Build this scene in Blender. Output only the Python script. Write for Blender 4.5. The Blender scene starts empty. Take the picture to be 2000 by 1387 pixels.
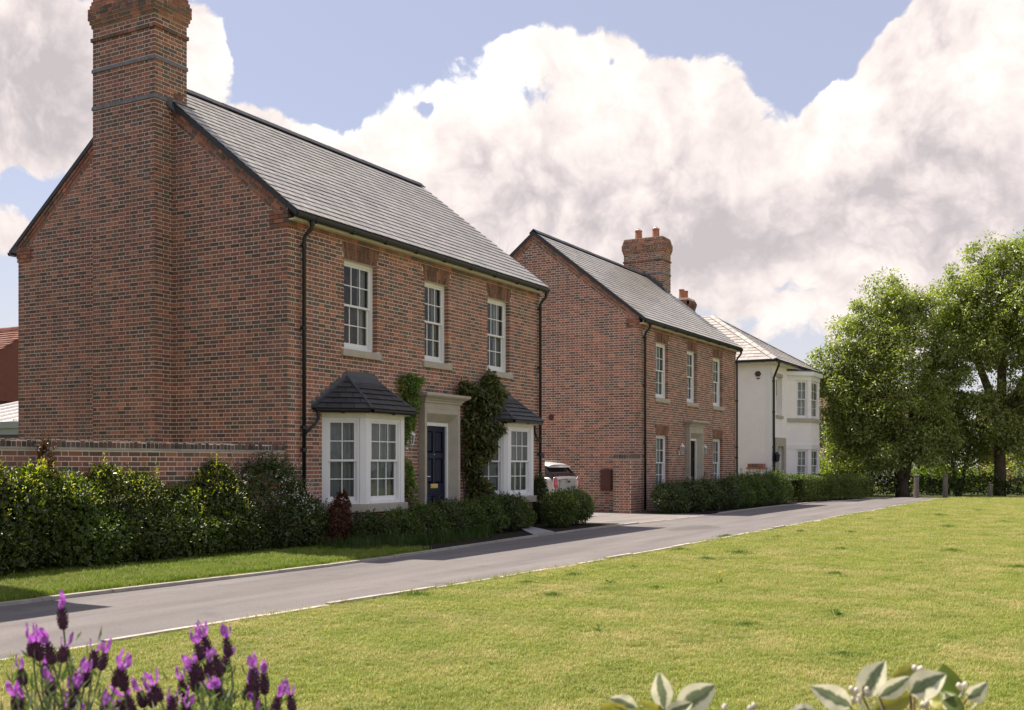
import bpy, math, random
import numpy as np
from mathutils import Vector, Matrix, Euler

random.seed(11)
RNG = np.random.default_rng(11)
R = math.radians
scene = bpy.context.scene
C = scene.collection

# ------------------------------------------------------------------ camera
EYE = 1.45
HEAD = R(29.0)                    # the camera looks 29 degrees to the left of the road
cam_d = bpy.data.cameras.new('camera')
cam = bpy.data.objects.new('camera', cam_d)
C.objects.link(cam)
cam.location = (0, 0, EYE)
cam.rotation_euler = (R(90), 0, HEAD)
cam_d.sensor_width = 36.0
cam_d.lens = 38.34
cam_d.shift_y = 0.10725
cam_d.clip_end = 2000.0
cam_d.clip_start = 0.05
cam_d.dof.use_dof = True
cam_d.dof.focus_distance = 24.0
cam_d.dof.aperture_fstop = 10.0
scene.camera = cam

# ------------------------------------------------------------------ light
SUN_EL = R(60)
SUN_DIR = Vector((-math.cos(SUN_EL) * math.cos(R(10)), math.cos(SUN_EL) * math.sin(R(10)), math.sin(SUN_EL)))
sun_d = bpy.data.lights.new('sun', 'SUN')
sun_d.energy = 4.2
sun_d.angle = R(0.5)
sun_d.color = (1.0, 0.91, 0.80)
sun = bpy.data.objects.new('sun', sun_d)
C.objects.link(sun)
sun.location = (-30, 0, 40)
sun.rotation_euler = SUN_DIR.to_track_quat('Z', 'Y').to_euler()

scene.view_settings.view_transform = 'Standard'
scene.view_settings.look = 'None'
scene.view_settings.exposure = 0.95
scene.view_settings.gamma = 1.0
scene.view_settings.use_curve_mapping = False

FOC = 2130.0


def sky_dir(px, py):
    """direction of a place in the sky, given as pixels of the 2000 wide photograph"""
    xc, zz = (px - 1000) / FOC, (908 - py) / FOC
    c, s = math.cos(HEAD), math.sin(HEAD)
    v = Vector((c * xc - s, s * xc + c, zz))
    n = v.length
    return v.normalized(), 1.0 / (FOC * n) * (1.0 / n) ** 0.0


class NT:
    """small helper to write node trees"""
    def __init__(self, tree):
        self.t = tree
        self.n = tree.nodes
        self.l = tree.links

    def add(self, typ, **kw):
        nd = self.n.new(typ)
        for k, v in kw.items():
            setattr(nd, k, v)
        return nd

    def link(self, a, b):
        self.l.new(a, b)

    def val(self, sock, v):
        if hasattr(v, 'is_linked') or isinstance(v, bpy.types.NodeSocket):
            self.l.new(v, sock)
        else:
            sock.default_value = v

    def math(self, op, a, b=None, c=None, clamp=False):
        nd = self.add('ShaderNodeMath', operation=op, use_clamp=clamp)
        self.val(nd.inputs[0], a)
        if b is not None:
            self.val(nd.inputs[1], b)
        if c is not None:
            self.val(nd.inputs[2], c)
        return nd.outputs[0]

    def vmath(self, op, a, b=None, scale=None):
        nd = self.add('ShaderNodeVectorMath', operation=op)
        self.val(nd.inputs[0], a)
        if b is not None:
            self.val(nd.inputs[1], b)
        if scale is not None:
            self.val(nd.inputs['Scale'], scale)
        return nd.outputs['Value'] if op in ('LENGTH', 'DISTANCE', 'DOT_PRODUCT') else nd.outputs['Vector']

    def noise(self, vec, scale, detail=4, rough=0.5, out='Fac', dim='3D'):
        nd = self.add('ShaderNodeTexNoise', noise_dimensions=dim)
        if vec is not None:
            self.val(nd.inputs['Vector'], vec)
        nd.inputs['Scale'].default_value = scale
        nd.inputs['Detail'].default_value = detail
        nd.inputs['Roughness'].default_value = rough
        return nd.outputs[out]

    def mix(self, fac, a, b, blend='MIX'):
        nd = self.add('ShaderNodeMix', data_type='RGBA', blend_type=blend)
        self.val(nd.inputs[0], fac)
        self.val(nd.inputs[6], a if not isinstance(a, tuple) else (*a, 1.0) if len(a) == 3 else a)
        self.val(nd.inputs[7], b if not isinstance(b, tuple) else (*b, 1.0) if len(b) == 3 else b)
        return nd.outputs[2]

    def ramp(self, fac, stops, interp='LINEAR'):
        nd = self.add('ShaderNodeValToRGB')
        cr = nd.color_ramp
        cr.interpolation = interp
        while len(cr.elements) > 1:
            cr.elements.remove(cr.elements[-1])
        cr.elements[0].position = stops[0][0]
        cr.elements[0].color = (*stops[0][1], 1)
        for p, col in stops[1:]:
            e = cr.elements.new(p)
            e.color = (*col, 1)
        self.val(nd.inputs[0], fac)
        return nd.outputs[0]

    def smooth(self, v, lo, hi, a=0.0, b=1.0):
        nd = self.add('ShaderNodeMapRange', interpolation_type='SMOOTHSTEP')
        self.val(nd.inputs[0], v)
        nd.inputs[1].default_value = lo
        nd.inputs[2].default_value = hi
        nd.inputs[3].default_value = a
        nd.inputs[4].default_value = b
        return nd.outputs[0]


# clouds: (x, y, radius, weight) in photograph pixels, turned into fixed directions of the sky
COVER = [(560, 110, 140, -.75), (660, 165, 80, -.6), (520, 20, 120, -.5), (740, 10, 150, -.8), (930, -20, 130, -.7),
         (1120, -10, 130, -.8), (1310, 20, 130, -.85), (1480, 50, 120, -.8), (1590, 60, 110, -.8), (1530, 150, 70, -.6),
         (1640, -30, 120, -.7), (120, 395, 60, -.55), (20, 600, 50, -.5), (20, 360, 45, -.45), (600, 195, 45, -.4), (640, 205, 35, -.4),
         (835, 215, 26, -.5), (1182, 150, 18, -.4), (905, 395, 22, -.30), (985, 475, 30, -.28), (470, 165, 25, -.2), (1480, 190, 30, -.35),
         (420, 90, 75, .75), (390, 20, 60, .6), (755, 120, 45, .55), (960, 100, 75, .6), (1230, 150, 130, .7),
         (1400, 170, 80, .6), (1850, 150, 220, .8), (1740, 60, 70, .6), (820, 280, 130, .7), (520, 260, 110, .6), (560, 330, 120, .6), (900, 430, 150, .6), (1000, 520, 150, .6), (1060, 110, 80, .5),
         (60, 170, 170, .7), (30, 440, 60, .4), (1640, 200, 80, .5), (1250, 400, 260, .5), (1700, 450, 250, .5)]
DARK = [(80, 130, 150, 0.429), (120, 270, 110, 0.39), (1120, 390, 100, 0.484), (980, 350, 70, 0.273), (1430, 430, 120, 0.468), (1560, 470, 90, 0.39), (1300, 470, 110, 0.234), (1450, 560, 90, 0.273), (1820, 330, 110, 0.351), (1700, 400, 80, 0.312), (1950, 420, 90, 0.39), (850, 430, 70, 0.312), (1230, 280, 60, 0.234), (880, 270, 110, -0.6), (1000, 160, 90, -0.5), (1240, 140, 100, -0.6), (420, 70, 80, -0.5), (1850, 120, 150, -0.55), (1500, 620, 90, -0.4), (620, 260, 80, -0.5), (1400, 160, 70, -0.3), (1640, 250, 80, -0.4)]


def make_world():
    w = bpy.data.worlds.new('World')
    scene.world = w
    w.use_nodes = True
    w.cycles.sampling_method = 'MANUAL'
    w.cycles.sample_map_resolution = 256
    w.node_tree.nodes.clear()
    t = NT(w.node_tree)
    out = t.add('ShaderNodeOutputWorld')
    bg = t.add('ShaderNodeBackground')
    bg.inputs['Strength'].default_value = 0.1
    sky = t.add('ShaderNodeTexSky', sky_type='NISHITA')
    sky.sun_disc = False
    sky.sun_elevation = SUN_EL
    sky.sun_rotation = math.atan2(SUN_DIR.x, SUN_DIR.y)
    sky.altitude = 60
    sky.air_density = 1.0
    sky.dust_density = 0.8
    co = t.add('ShaderNodeTexCoord').outputs['Generated']

    def density(vec):
        wn = t.noise(vec, 5.0, 4, .55, out='Color')
        wv = t.vmath('SCALE', t.vmath('SUBTRACT', wn, (.5, .5, .5)), scale=.10)
        p = t.vmath('ADD', vec, wv)
        acc = None
        for (px, py, r, wt) in COVER:
            d, k = sky_dir(px, py)
            dist = t.vmath('DISTANCE', p, tuple(d))
            q = t.math('MULTIPLY', dist, 1.0 / (r * k))
            g = t.math('EXPONENT', t.math('MULTIPLY', t.math('MULTIPLY', q, q), -1.0))
            acc = t.math('MULTIPLY_ADD', g, wt, acc if acc is not None else 0.16)
        n1 = t.noise(p, 9.0, 10, .60)
        vo = t.add('ShaderNodeTexVoronoi', feature='F1')
        t.val(vo.inputs['Vector'], t.vmath('ADD', p, t.vmath('SCALE', t.vmath('SUBTRACT', t.noise(vec, 24.0, 5, .6, out='Color'), (.5, .5, .5)), scale=.03)))
        vo.inputs['Scale'].default_value = 26.0
        vo.inputs['Detail'].default_value = 3.0
        vo.inputs['Roughness'].default_value = .6
        billow = t.math('SUBTRACT', .45, vo.outputs['Distance'])
        acc = t.math('MULTIPLY_ADD', t.math('SUBTRACT', n1, .5), 1.15, acc)
        acc = t.math('MULTIPLY_ADD', billow, .30, acc)
        return acc, billow, p

    d0, bil, p0 = density(co)
    s_off = tuple(SUN_DIR * 0.020 + Vector((0, 0, .006)))
    mask = t.smooth(d0, -.02, .17)
    # lit side minus shaded side, plus the broad grey bases
    q0 = t.noise(p0, 14.0, 5, .55)
    q1 = t.noise(t.vmath('ADD', p0, s_off), 14.0, 5, .55)
    slope = t.math('SUBTRACT', q0, q1)
    dark = None
    wn = t.noise(co, 8.0, 5, .55, out='Color')
    pd = t.vmath('ADD', co, t.vmath('SCALE', t.vmath('SUBTRACT', wn, (.5, .5, .5)), scale=.14))
    for (px, py, r, wt) in DARK:
        d, k = sky_dir(px, py)
        q = t.math('MULTIPLY', t.vmath('DISTANCE', pd, tuple(d)), 1.0 / (r * k))
        g = t.math('EXPONENT', t.math('MULTIPLY', t.math('MULTIPLY', q, q), -1.0))
        dark = t.math('MULTIPLY_ADD', g, wt, dark if dark is not None else 0.24)
    dn = t.noise(pd, 6.0, 6, .55)
    dark = t.math('MULTIPLY_ADD', t.math('SUBTRACT', dn, .5), 1.0, dark)
    lit = t.math('SUBTRACT', .78, dark)
    lit = t.math('MULTIPLY_ADD', slope, 1.1, lit)
    fine = t.noise(p0, 30.0, 8, .62)
    lit = t.math('MULTIPLY_ADD', t.math('SUBTRACT', fine, .5), 1.05, lit)
    lit = t.math('MULTIPLY_ADD', t.math('ADD', bil, .34), .62, lit)
    thin = t.math('MULTIPLY', t.math('SUBTRACT', 1.0, t.smooth(d0, .1, .55)), .22)
    lit = t.math('ADD', lit, thin)
    lit = t.math('MULTIPLY_ADD', lit, .78, .24)
    ccol = t.ramp(lit, [(.0, (3.2, 2.92, 2.98)), (.22, (3.9, 3.5, 3.52)), (.45, (4.75, 4.26, 4.14)), (.7, (5.4, 4.9, 4.66)), (.95, (5.8, 5.45, 5.15)), (1.4, (7.0, 6.75, 6.45))])
    # the blue of the sky, washed out as in the photograph
    blue = t.mix(.68, sky.outputs[0], (2.75, 2.74, 3.1))
    blue = t.mix(1.0, blue, (1.0, .985, 1.04), 'MULTIPLY')
    # a pale veil towards the horizon
    sep = t.add('ShaderNodeSeparateXYZ')
    t.link(co, sep.inputs[0])
    veil = t.smooth(sep.outputs[2], 0.0, .30, .6, 0.0)
    blue = t.mix(veil, blue, (4.4, 4.2, 4.2))
    col = t.mix(mask, blue, ccol)
    t.link(col, bg.inputs['Color'])
    t.link(bg.outputs[0], out.inputs['Surface'])


make_world()

# ------------------------------------------------------------------ helpers: objects
BASE = {}


def thing(name, label, cat, loc=(0, 0, 0), group=None):
    o = bpy.data.objects.new(name, None)
    o.empty_display_size = .2
    C.objects.link(o)
    o.location = loc
    o['label'] = label
    o['category'] = cat
    if group:
        o['group'] = group
    BASE[o] = Vector(loc)
    return o


def tag(o, label, cat, group=None, kind=None):
    o['label'] = label
    o['category'] = cat
    if group:
        o['group'] = group
    if kind:
        o['kind'] = kind
    return o


def link_mesh(name, me, mat, parent=None, kind=None, loc=None):
    o = bpy.data.objects.new(name, me)
    if mat is not None and not me.materials:
        me.materials.append(mat)
    C.objects.link(o)
    if parent is not None:
        o.parent = parent
        BASE[o] = BASE[parent]
    else:
        BASE[o] = Vector(loc or (0, 0, 0))
        if loc:
            o.location = loc
    if kind:
        o['kind'] = kind
    return o


def mesh_np(name, V, F, base=Vector((0, 0, 0)), smooth=False):
    V = np.asarray(V, dtype=np.float32) - np.array(base, dtype=np.float32)
    F = np.asarray(F, dtype=np.int32)
    me = bpy.data.meshes.new(name)
    n, k = F.shape
    me.vertices.add(len(V))
    me.vertices.foreach_set('co', V.ravel())
    me.loops.add(n * k)
    me.loops.foreach_set('vertex_index', F.ravel())
    me.polygons.add(n)
    me.polygons.foreach_set('loop_start', np.arange(0, n * k, k, dtype=np.int32))
    me.polygons.foreach_set('loop_total', np.full(n, k, dtype=np.int32))
    if smooth:
        me.polygons.foreach_set('use_smooth', np.ones(n, dtype=bool))
    me.update(calc_edges=True)
    return me


class MB:
    def __init__(self):
        self.v = []
        self.f = []

    def face(self, pts):
        i = len(self.v)
        self.v.extend([tuple(p) for p in pts])
        self.f.append(tuple(range(i, i + len(pts))))

    def box(self, x0, x1, y0, y1, z0, z1):
        i = len(self.v)
        self.v += [(x0, y0, z0), (x1, y0, z0), (x1, y1, z0), (x0, y1, z0), (x0, y0, z1), (x1, y0, z1), (x1, y1, z1), (x0, y1, z1)]
        for q in ((3, 2, 1, 0), (4, 5, 6, 7), (0, 1, 5, 4), (1, 2, 6, 5), (2, 3, 7, 6), (3, 0, 4, 7)):
            self.f.append(tuple(i + a for a in q))

    def prism(self, poly, vec, cap0=True, cap1=True):
        """polygon (3d points) swept along vec"""
        n = len(poly)
        i = len(self.v)
        vec = Vector(vec)
        self.v += [tuple(p) for p in poly] + [tuple(Vector(p) + vec) for p in poly]
        for k in range(n):
            self.f.append((i + k, i + (k + 1) % n, i + n + (k + 1) % n, i + n + k))
        if cap0:
            self.f.append(tuple(i + n - 1 - k for k in range(n)))
        if cap1:
            self.f.append(tuple(i + n + k for k in range(n)))

    def fbox(self, fr, u0, u1, v0, v1, d0, d1):
        """box in a wall frame: u along, v up, d outwards"""
        P = [fr(u0, v0, d0), fr(u1, v0, d0), fr(u1, v1, d0), fr(u0, v1, d0)]
        self.prism(P, Vector(fr(u0, v0, d1)) - Vector(fr(u0, v0, d0)))

    def tube(self, pts, r, n=8, cap=True):
        pts = [Vector(p) for p in pts]
        rr = r if isinstance(r, (list, tuple)) else [r] * len(pts)
        i0 = len(self.v)
        up = None
        for k, p in enumerate(pts):
            if k == 0:
                t = pts[1] - p
            elif k == len(pts) - 1:
                t = p - pts[k - 1]
            else:
                t = (pts[k + 1] - pts[k - 1])
            t.normalize()
            if up is None:
                up = t.orthogonal().normalized()
            up = (up - t * up.dot(t))
            if up.length < 1e-5:
                up = t.orthogonal()
            up.normalize()
            w = t.cross(up)
            for j in range(n):
                a = 2 * math.pi * j / n
                self.v.append(tuple(p + (up * math.cos(a) + w * math.sin(a)) * rr[k]))
        for k in range(len(pts) - 1):
            for j in range(n):
                a, b = i0 + k * n + j, i0 + k * n + (j + 1) % n
                self.f.append((a, b, b + n, a + n))
        if cap:
            self.f.append(tuple(i0 + n - 1 - j for j in range(n)))
            e = i0 + (len(pts) - 1) * n
            self.f.append(tuple(e + j for j in range(n)))

    def lathe(self, prof, c, n=14, axis=None):
        """profile of (radius, height) turned about a vertical (or given) axis through c"""
        c = Vector(c)
        q = Matrix.Identity(3) if axis is None else Vector((0, 0, 1)).rotation_difference(Vector(axis)).to_matrix()
        i0 = len(self.v)
        for r, z in prof:
            for j in range(n):
                a = 2 * math.pi * j / n
                self.v.append(tuple(c + q @ Vector((r * math.cos(a), r * math.sin(a), z))))
        for k in range(len(prof) - 1):
            for j in range(n):
                a, b = i0 + k * n + j, i0 + k * n + (j + 1) % n
                self.f.append((a, b, b + n, a + n))
        self.f.append(tuple(i0 + n - 1 - j for j in range(n)))
        e = i0 + (len(prof) - 1) * n
        self.f.append(tuple(e + j for j in range(n)))

    def build(self, name, mat, parent=None, smooth=False, kind=None, loc=None):
        base = BASE[parent] if parent is not None else Vector(loc or (0, 0, 0))
        me = bpy.data.meshes.new(name)
        bx, by, bz = base
        me.from_pydata([(x - bx, y - by, z - bz) for x, y, z in self.v], [], self.f)
        if smooth:
            me.polygons.foreach_set('use_smooth', [True] * len(me.polygons))
        me.update()
        return link_mesh(name, me, mat, parent, kind, loc)


def bevel(o, w=.01, seg=2):
    m = o.modifiers.new('bevel', 'BEVEL')
    m.width = w
    m.segments = seg
    m.limit_method = 'ANGLE'
    m.angle_limit = R(40)
    return o


# ------------------------------------------------------------------ helpers: materials
def pbr(name, col, rough=.7, spec=.3, var=0.0, nscale=6.0, namt=.25, bump=0.0, bscale=60.0, stops=None, metal=0.0, coat=0.0, stain=None, object_space=False):
    """principled material: tone per loose piece (stops or var), large soft noise, fine relief"""
    m = bpy.data.materials.new(name)
    m.use_nodes = True
    t = NT(m.node_tree)
    b = t.n['Principled BSDF']
    geo = t.add('ShaderNodeNewGeometry')
    pos = geo.outputs['Position']
    c = None
    if stops or var:
        oi = t.add('ShaderNodeObjectInfo').outputs['Random']
        rnd = t.math('FRACT', t.math('ADD', t.math('MULTIPLY', oi, 7.31), geo.outputs['Random Per Island']))
        if stops:
            c = t.ramp(rnd, stops)
            rnd2 = t.math('FRACT', t.math('MULTIPLY', rnd, 37.7))
            c = t.mix(1.0, c, t.ramp(rnd2, [(0, (.82, .82, .82)), (1, (1.18, 1.18, 1.18))]), 'MULTIPLY')
        else:
            c = t.mix(1.0, (*col, 1), t.ramp(rnd, [(0, (1 - var,) * 3), (1, (1 + var,) * 3)]), 'MULTIPLY')
    base = c if c is not None else (*col, 1)
    if namt:
        n = t.noise(pos, nscale, 6, .6)
        g = t.ramp(n, [(.25, (1 - namt,) * 3), (.75, (1 + namt,) * 3)])
        base = t.mix(1.0, base, g, 'MULTIPLY')
    if stain:
        scol, ssc, lo, hi, amt = stain
        sn = t.smooth(t.noise(pos, ssc, 6, .65), lo, hi, 0, amt)
        base = t.mix(sn, base, (*scol, 1))
    t.val(b.inputs['Base Color'], base)
    b.inputs['Roughness'].default_value = rough
    b.inputs['Specular IOR Level'].default_value = spec
    b.inputs['Metallic'].default_value = metal
    b.inputs['Coat Weight'].default_value = coat
    if bump:
        bn = t.add('ShaderNodeBump')
        bn.inputs['Strength'].default_value = bump
        bn.inputs['Distance'].default_value = .02
        t.link(t.noise(pos, bscale, 5, .6), bn.inputs['Height'])
        t.link(bn.outputs[0], b.inputs['Normal'])
    return m


def leaf_mat(name, stops, rough=.45, spec=.4, transl=.35, tcol=(.25, .38, .05), nscale=1.3, namt=.25):
    m = bpy.data.materials.new(name)
    m.use_nodes = True
    t = NT(m.node_tree)
    b = t.n['Principled BSDF']
    geo = t.add('ShaderNodeNewGeometry')
    oi = t.add('ShaderNodeObjectInfo').outputs['Random']
    rnd = t.math('FRACT', t.math('ADD', oi, geo.outputs['Random Per Island']))
    c = t.ramp(rnd, stops)
    n = t.noise(geo.outputs['Position'], nscale, 4, .6)
    c = t.mix(1.0, c, t.ramp(n, [(.25, (1 - namt,) * 3), (.75, (1 + namt,) * 3)]), 'MULTIPLY')
    t.val(b.inputs['Base Color'], c)
    b.inputs['Roughness'].default_value = rough
    b.inputs['Specular IOR Level'].default_value = spec
    tr = t.add('ShaderNodeBsdfTranslucent')
    t.val(tr.inputs['Color'], t.mix(1.0, c, (*[x * 4 for x in tcol], 1), 'MULTIPLY'))
    mx = t.add('ShaderNodeMixShader')
    mx.inputs[0].default_value = transl
    t.link(b.outputs[0], mx.inputs[1])
    t.link(tr.outputs[0], mx.inputs[2])
    t.link(mx.outputs[0], t.n['Material Output'].inputs['Surface'])
    return m


def glass_mat(name, tint=(.75, .8, .8), ior=1.5):
    m = bpy.data.materials.new(name)
    m.use_nodes = True
    t = NT(m.node_tree)
    t.n.remove(t.n['Principled BSDF'])
    fr = t.add('ShaderNodeFresnel')
    fr.inputs['IOR'].default_value = ior
    g = t.add('ShaderNodeBsdfGlossy')
    g.inputs['Roughness'].default_value = .015
    bn = t.add('ShaderNodeBump')
    bn.inputs['Strength'].default_value = .12
    bn.inputs['Distance'].default_value = .02
    t.link(t.noise(t.add('ShaderNodeNewGeometry').outputs['Position'], 3.0, 2, .5), bn.inputs['Height'])
    t.link(bn.outputs[0], g.inputs['Normal'])
    tr = t.add('ShaderNodeBsdfTransparent')
    tr.inputs['Color'].default_value = (*tint, 1)
    mx = t.add('ShaderNodeMixShader')
    t.link(fr.outputs[0], mx.inputs[0])
    t.link(tr.outputs[0], mx.inputs[1])
    t.link(g.outputs[0], mx.inputs[2])
    t.link(mx.outputs[0], t.n['Material Output'].inputs['Surface'])
    return m


BRICK_STOPS = [(0.0, (0.136, 0.101, 0.073)), (0.1, (0.165, 0.121, 0.091)), (0.2, (0.184, 0.114, 0.084)), (0.34, (0.224, 0.118, 0.084)), (0.5, (0.278, 0.129, 0.089)), (0.66, (0.318, 0.142, 0.095)), (0.82, (0.357, 0.155, 0.098)), (0.93, (0.426, 0.185, 0.108)), (1.0, (0.201, 0.145, 0.107))]
M = {}
M['brick'] = pbr('brick', (.2, .08, .05), .85, .2, stops=BRICK_STOPS, nscale=.45, namt=.22, bump=.5, bscale=70, stain=((.36, .26, .22), .8, .54, .76, .32))
M['brick_pale'] = pbr('brick_pale', (.3, .16, .08), .85, .2, stops=[(0, (.22, .11, .06)), (.5, (.30, .15, .08)), (1, (.36, .2, .11))], bump=.3)
M['rubbed'] = pbr('rubbed_brick', (.26, .09, .05), .85, .2, stops=[(0, (.11, .075, .055)), (.35, (.19, .105, .072)), (.7, (.25, .122, .08)), (1, (.30, .145, .09))], bump=.4)
M['coping'] = pbr('coping_brick', (.08, .06, .05), .9, .2, stops=[(0, (.07, .06, .052)), (.4, (.12, .09, .075)), (.8, (.17, .115, .09)), (1, (.24, .125, .09))], bump=.6)
M['mortar'] = pbr('mortar', (.74, .64, .56), .95, .1, nscale=1.1, namt=.16, bump=.3, bscale=120)
M['slate'] = pbr('slate', (.40, .365, .33), .42, .8, metal=.22, coat=.15, var=.14, nscale=.7, namt=.12, bump=.12, bscale=30, stain=((.40, .36, .22), 1.3, .5, .78, .42))
M['slate_dark'] = pbr('bay_slate', (.055, .055, .062), .5, .4, var=.22, nscale=3.0, namt=.15, bump=.3, bscale=40, stain=((.07, .075, .035), 2.2, .45, .75, .5))
M['slate_edge'] = pbr('ridge_clay', (.032, .032, .038), .55, .4, var=.2, namt=.15)
M['lead'] = pbr('lead', (.17, .17, .18), .6, .4, nscale=14, namt=.35, stain=((.35, .34, .32), 9, .5, .7, .5))
M['lead_flash'] = pbr('lead_flashing', (.085, .088, .10), .55, .4, nscale=10, namt=.2)
M['stone'] = pbr('stone', (.44, .395, .325), .85, .2, nscale=4, namt=.12, bump=.2, stain=((.2, .19, .14), 5, .58, .8, .5))
M['white'] = pbr('white_paint', (.80, .79, .78), .45, .4, nscale=3, namt=.02)
M['cream'] = pbr('cream_paint', (.66, .63, .53), .5, .35, nscale=5, namt=.06)
M['black'] = pbr('black_metal', (.012, .012, .016), .4, .5, namt=.1)
M['door_blue'] = pbr('door_paint', (.005, .007, .030), .35, .18, namt=.1)
M['door_black'] = pbr('black_door_paint', (.010, .009, .010), .5, .12, namt=.1)
M['brass'] = pbr('brass', (.55, .42, .16), .35, .5, metal=1.0)
M['chrome'] = pbr('chrome', (.7, .7, .7), .2, .5, metal=1.0, namt=.05)
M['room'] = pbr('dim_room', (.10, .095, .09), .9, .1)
M['curtain'] = pbr('curtain', (.52, .51, .50), .9, .1, nscale=5, namt=.1)
M['net'] = pbr('net_curtain', (.42, .43, .43), .9, .1, nscale=5, namt=.12)
M['blind'] = pbr('window_blind', (.72, .72, .71), .8, .2, namt=.05)
M['glass'] = glass_mat('window_glass')
M['render'] = pbr('white_render', (.88, .83, .81), .9, .1, nscale=2, namt=.05, bump=.15, bscale=90)
M['asphalt'] = None
M['clay_pot'] = pbr('terracotta', (.42, .17, .10), .8, .2, nscale=8, namt=.2)
M['cabinet'] = pbr('brown_cabinet', (.095, .035, .028), .5, .4, namt=.08)
M['bark'] = pbr('bark', (.11, .085, .065), .95, .1, nscale=5, namt=.4, bump=1.0, bscale=22)
M['stem'] = pbr('stem', (.07, .05, .035), .9, .1)
M['timber'] = pbr('weathered_post', (.17, .15, .135), .9, .1, nscale=9, namt=.35, bump=.6, bscale=30)
M['concrete'] = pbr('kerb_concrete', (.36, .33, .29), .9, .15, nscale=6, namt=.2, var=.10, bump=.3, bscale=60)
M['edging'] = pbr('pale_edging', (.46, .415, .355), .9, .15, nscale=3, namt=.3, var=.12, bump=.3)
M['paving'] = pbr('path_paving', (.34, .33, .33), .85, .2, nscale=5, namt=.12, var=.06)
M['pantile'] = pbr('brown_tile', (.16, .105, .085), .85, .2, var=.25, namt=.15)
M['redtile'] = pbr('red_tile', (.21, .09, .065), .85, .2, var=.22, namt=.12)

# ------------------------------------------------------------------ ground materials


def asphalt(name, lo, hi):
    m = bpy.data.materials.new(name)
    m.use_nodes = True
    t = NT(m.node_tree)
    b = t.n['Principled BSDF']
    pos = t.add('ShaderNodeNewGeometry').outputs['Position']
    fine = t.noise(pos, 75, 3, .7)
    grit = t.add('ShaderNodeTexVoronoi')
    t.val(grit.inputs['Vector'], pos)
    grit.inputs['Scale'].default_value = 42
    streak = t.add('ShaderNodeMapping')
    streak.inputs['Scale'].default_value = (2.2, .22, 1)
    t.link(pos, streak.inputs[0])
    big = t.noise(streak.outputs[0], 1.0, 5, .55)
    f = t.math('MULTIPLY_ADD', t.math('SUBTRACT', fine, .5), 2.4, .5)
    c = t.mix(f, (*lo, 1), (*hi, 1))
    c = t.mix(1.0, c, t.ramp(big, [(.3, (.78, .77, .78)), (.7, (1.14, 1.13, 1.12))]), 'MULTIPLY')
    c = t.mix(t.smooth(grit.outputs['Distance'], .0, .26, .75, 0.0), c, (.10, .09, .09, 1))
    blot = t.smooth(t.noise(pos, 1.7, 7, .7), .52, .72, 0, .38)
    c = t.mix(blot, c, (.085, .078, .075, 1))
    t.val(b.inputs['Base Color'], c)
    b.inputs['Roughness'].default_value = .88
    b.inputs['Specular IOR Level'].default_value = .25
    bn = t.add('ShaderNodeBump')
    bn.inputs['Strength'].default_value = .5
    bn.inputs['Distance'].default_value = .01
    t.link(fine, bn.inputs['Height'])
    t.link(bn.outputs[0], b.inputs['Normal'])
    return m


def turf(name, a, bcol, straw, scale=1.0):
    m = bpy.data.materials.new(name)
    m.use_nodes = True
    t = NT(m.node_tree)
    b = t.n['Principled BSDF']
    pos = t.add('ShaderNodeNewGeometry').outputs['Position']
    f = t.noise(pos, 30, 4, .7)
    c = t.mix(t.smooth(f, .3, .7), (*a, 1), (*bcol, 1))
    c = t.mix(t.smooth(t.noise(pos, .8 * scale, 5, .6), .45, .7, 0, .7), c, (*straw, 1))
    t.val(b.inputs['Base Color'], c)
    b.inputs['Roughness'].default_value = .95
    b.inputs['Specular IOR Level'].default_value = .1
    bn = t.add('ShaderNodeBump')
    bn.inputs['Strength'].default_value = .8
    bn.inputs['Distance'].default_value = .03
    t.link(t.noise(pos, 90, 3, .6), bn.inputs['Height'])
    t.link(bn.outputs[0], b.inputs['Normal'])
    return m


def blade_mat(name, stops, strawc):
    m = bpy.data.materials.new(name)
    m.use_nodes = True
    t = NT(m.node_tree)
    b = t.n['Principled BSDF']
    geo = t.add('ShaderNodeNewGeometry')
    oi = t.add('ShaderNodeObjectInfo')
    pos = oi.outputs['Location']
    rnd = t.math('FRACT', t.math('ADD', oi.outputs['Random'], geo.outputs['Random Per Island']))
    patch = t.noise(pos, .75, 6, .66)
    c = t.ramp(rnd, stops)
    c = t.mix(t.smooth(t.math('ADD', patch, t.math('MULTIPLY', t.math('SUBTRACT', rnd, .5), .35)), .46, .66, 0, .85), c, (*strawc, 1))
    p2 = t.noise(pos, 1.5, 6, .7)
    c = t.mix(1.0, c, t.ramp(p2, [(.25, (.58, .70, .50)), (.5, (.98, 1.0, .95)), (.75, (1.26, 1.2, 1.25))]), 'MULTIPLY')
    t.val(b.inputs['Base Color'], c)
    b.inputs['Roughness'].default_value = .5
    b.inputs['Specular IOR Level'].default_value = .3
    tr = t.add('ShaderNodeBsdfTranslucent')
    t.val(tr.inputs['Color'], c)
    mx = t.add('ShaderNodeMixShader')
    mx.inputs[0].default_value = .4
    t.link(b.outputs[0], mx.inputs[1])
    t.link(tr.outputs[0], mx.inputs[2])
    t.link(mx.outputs[0], t.n['Material Output'].inputs['Surface'])
    return m


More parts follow.
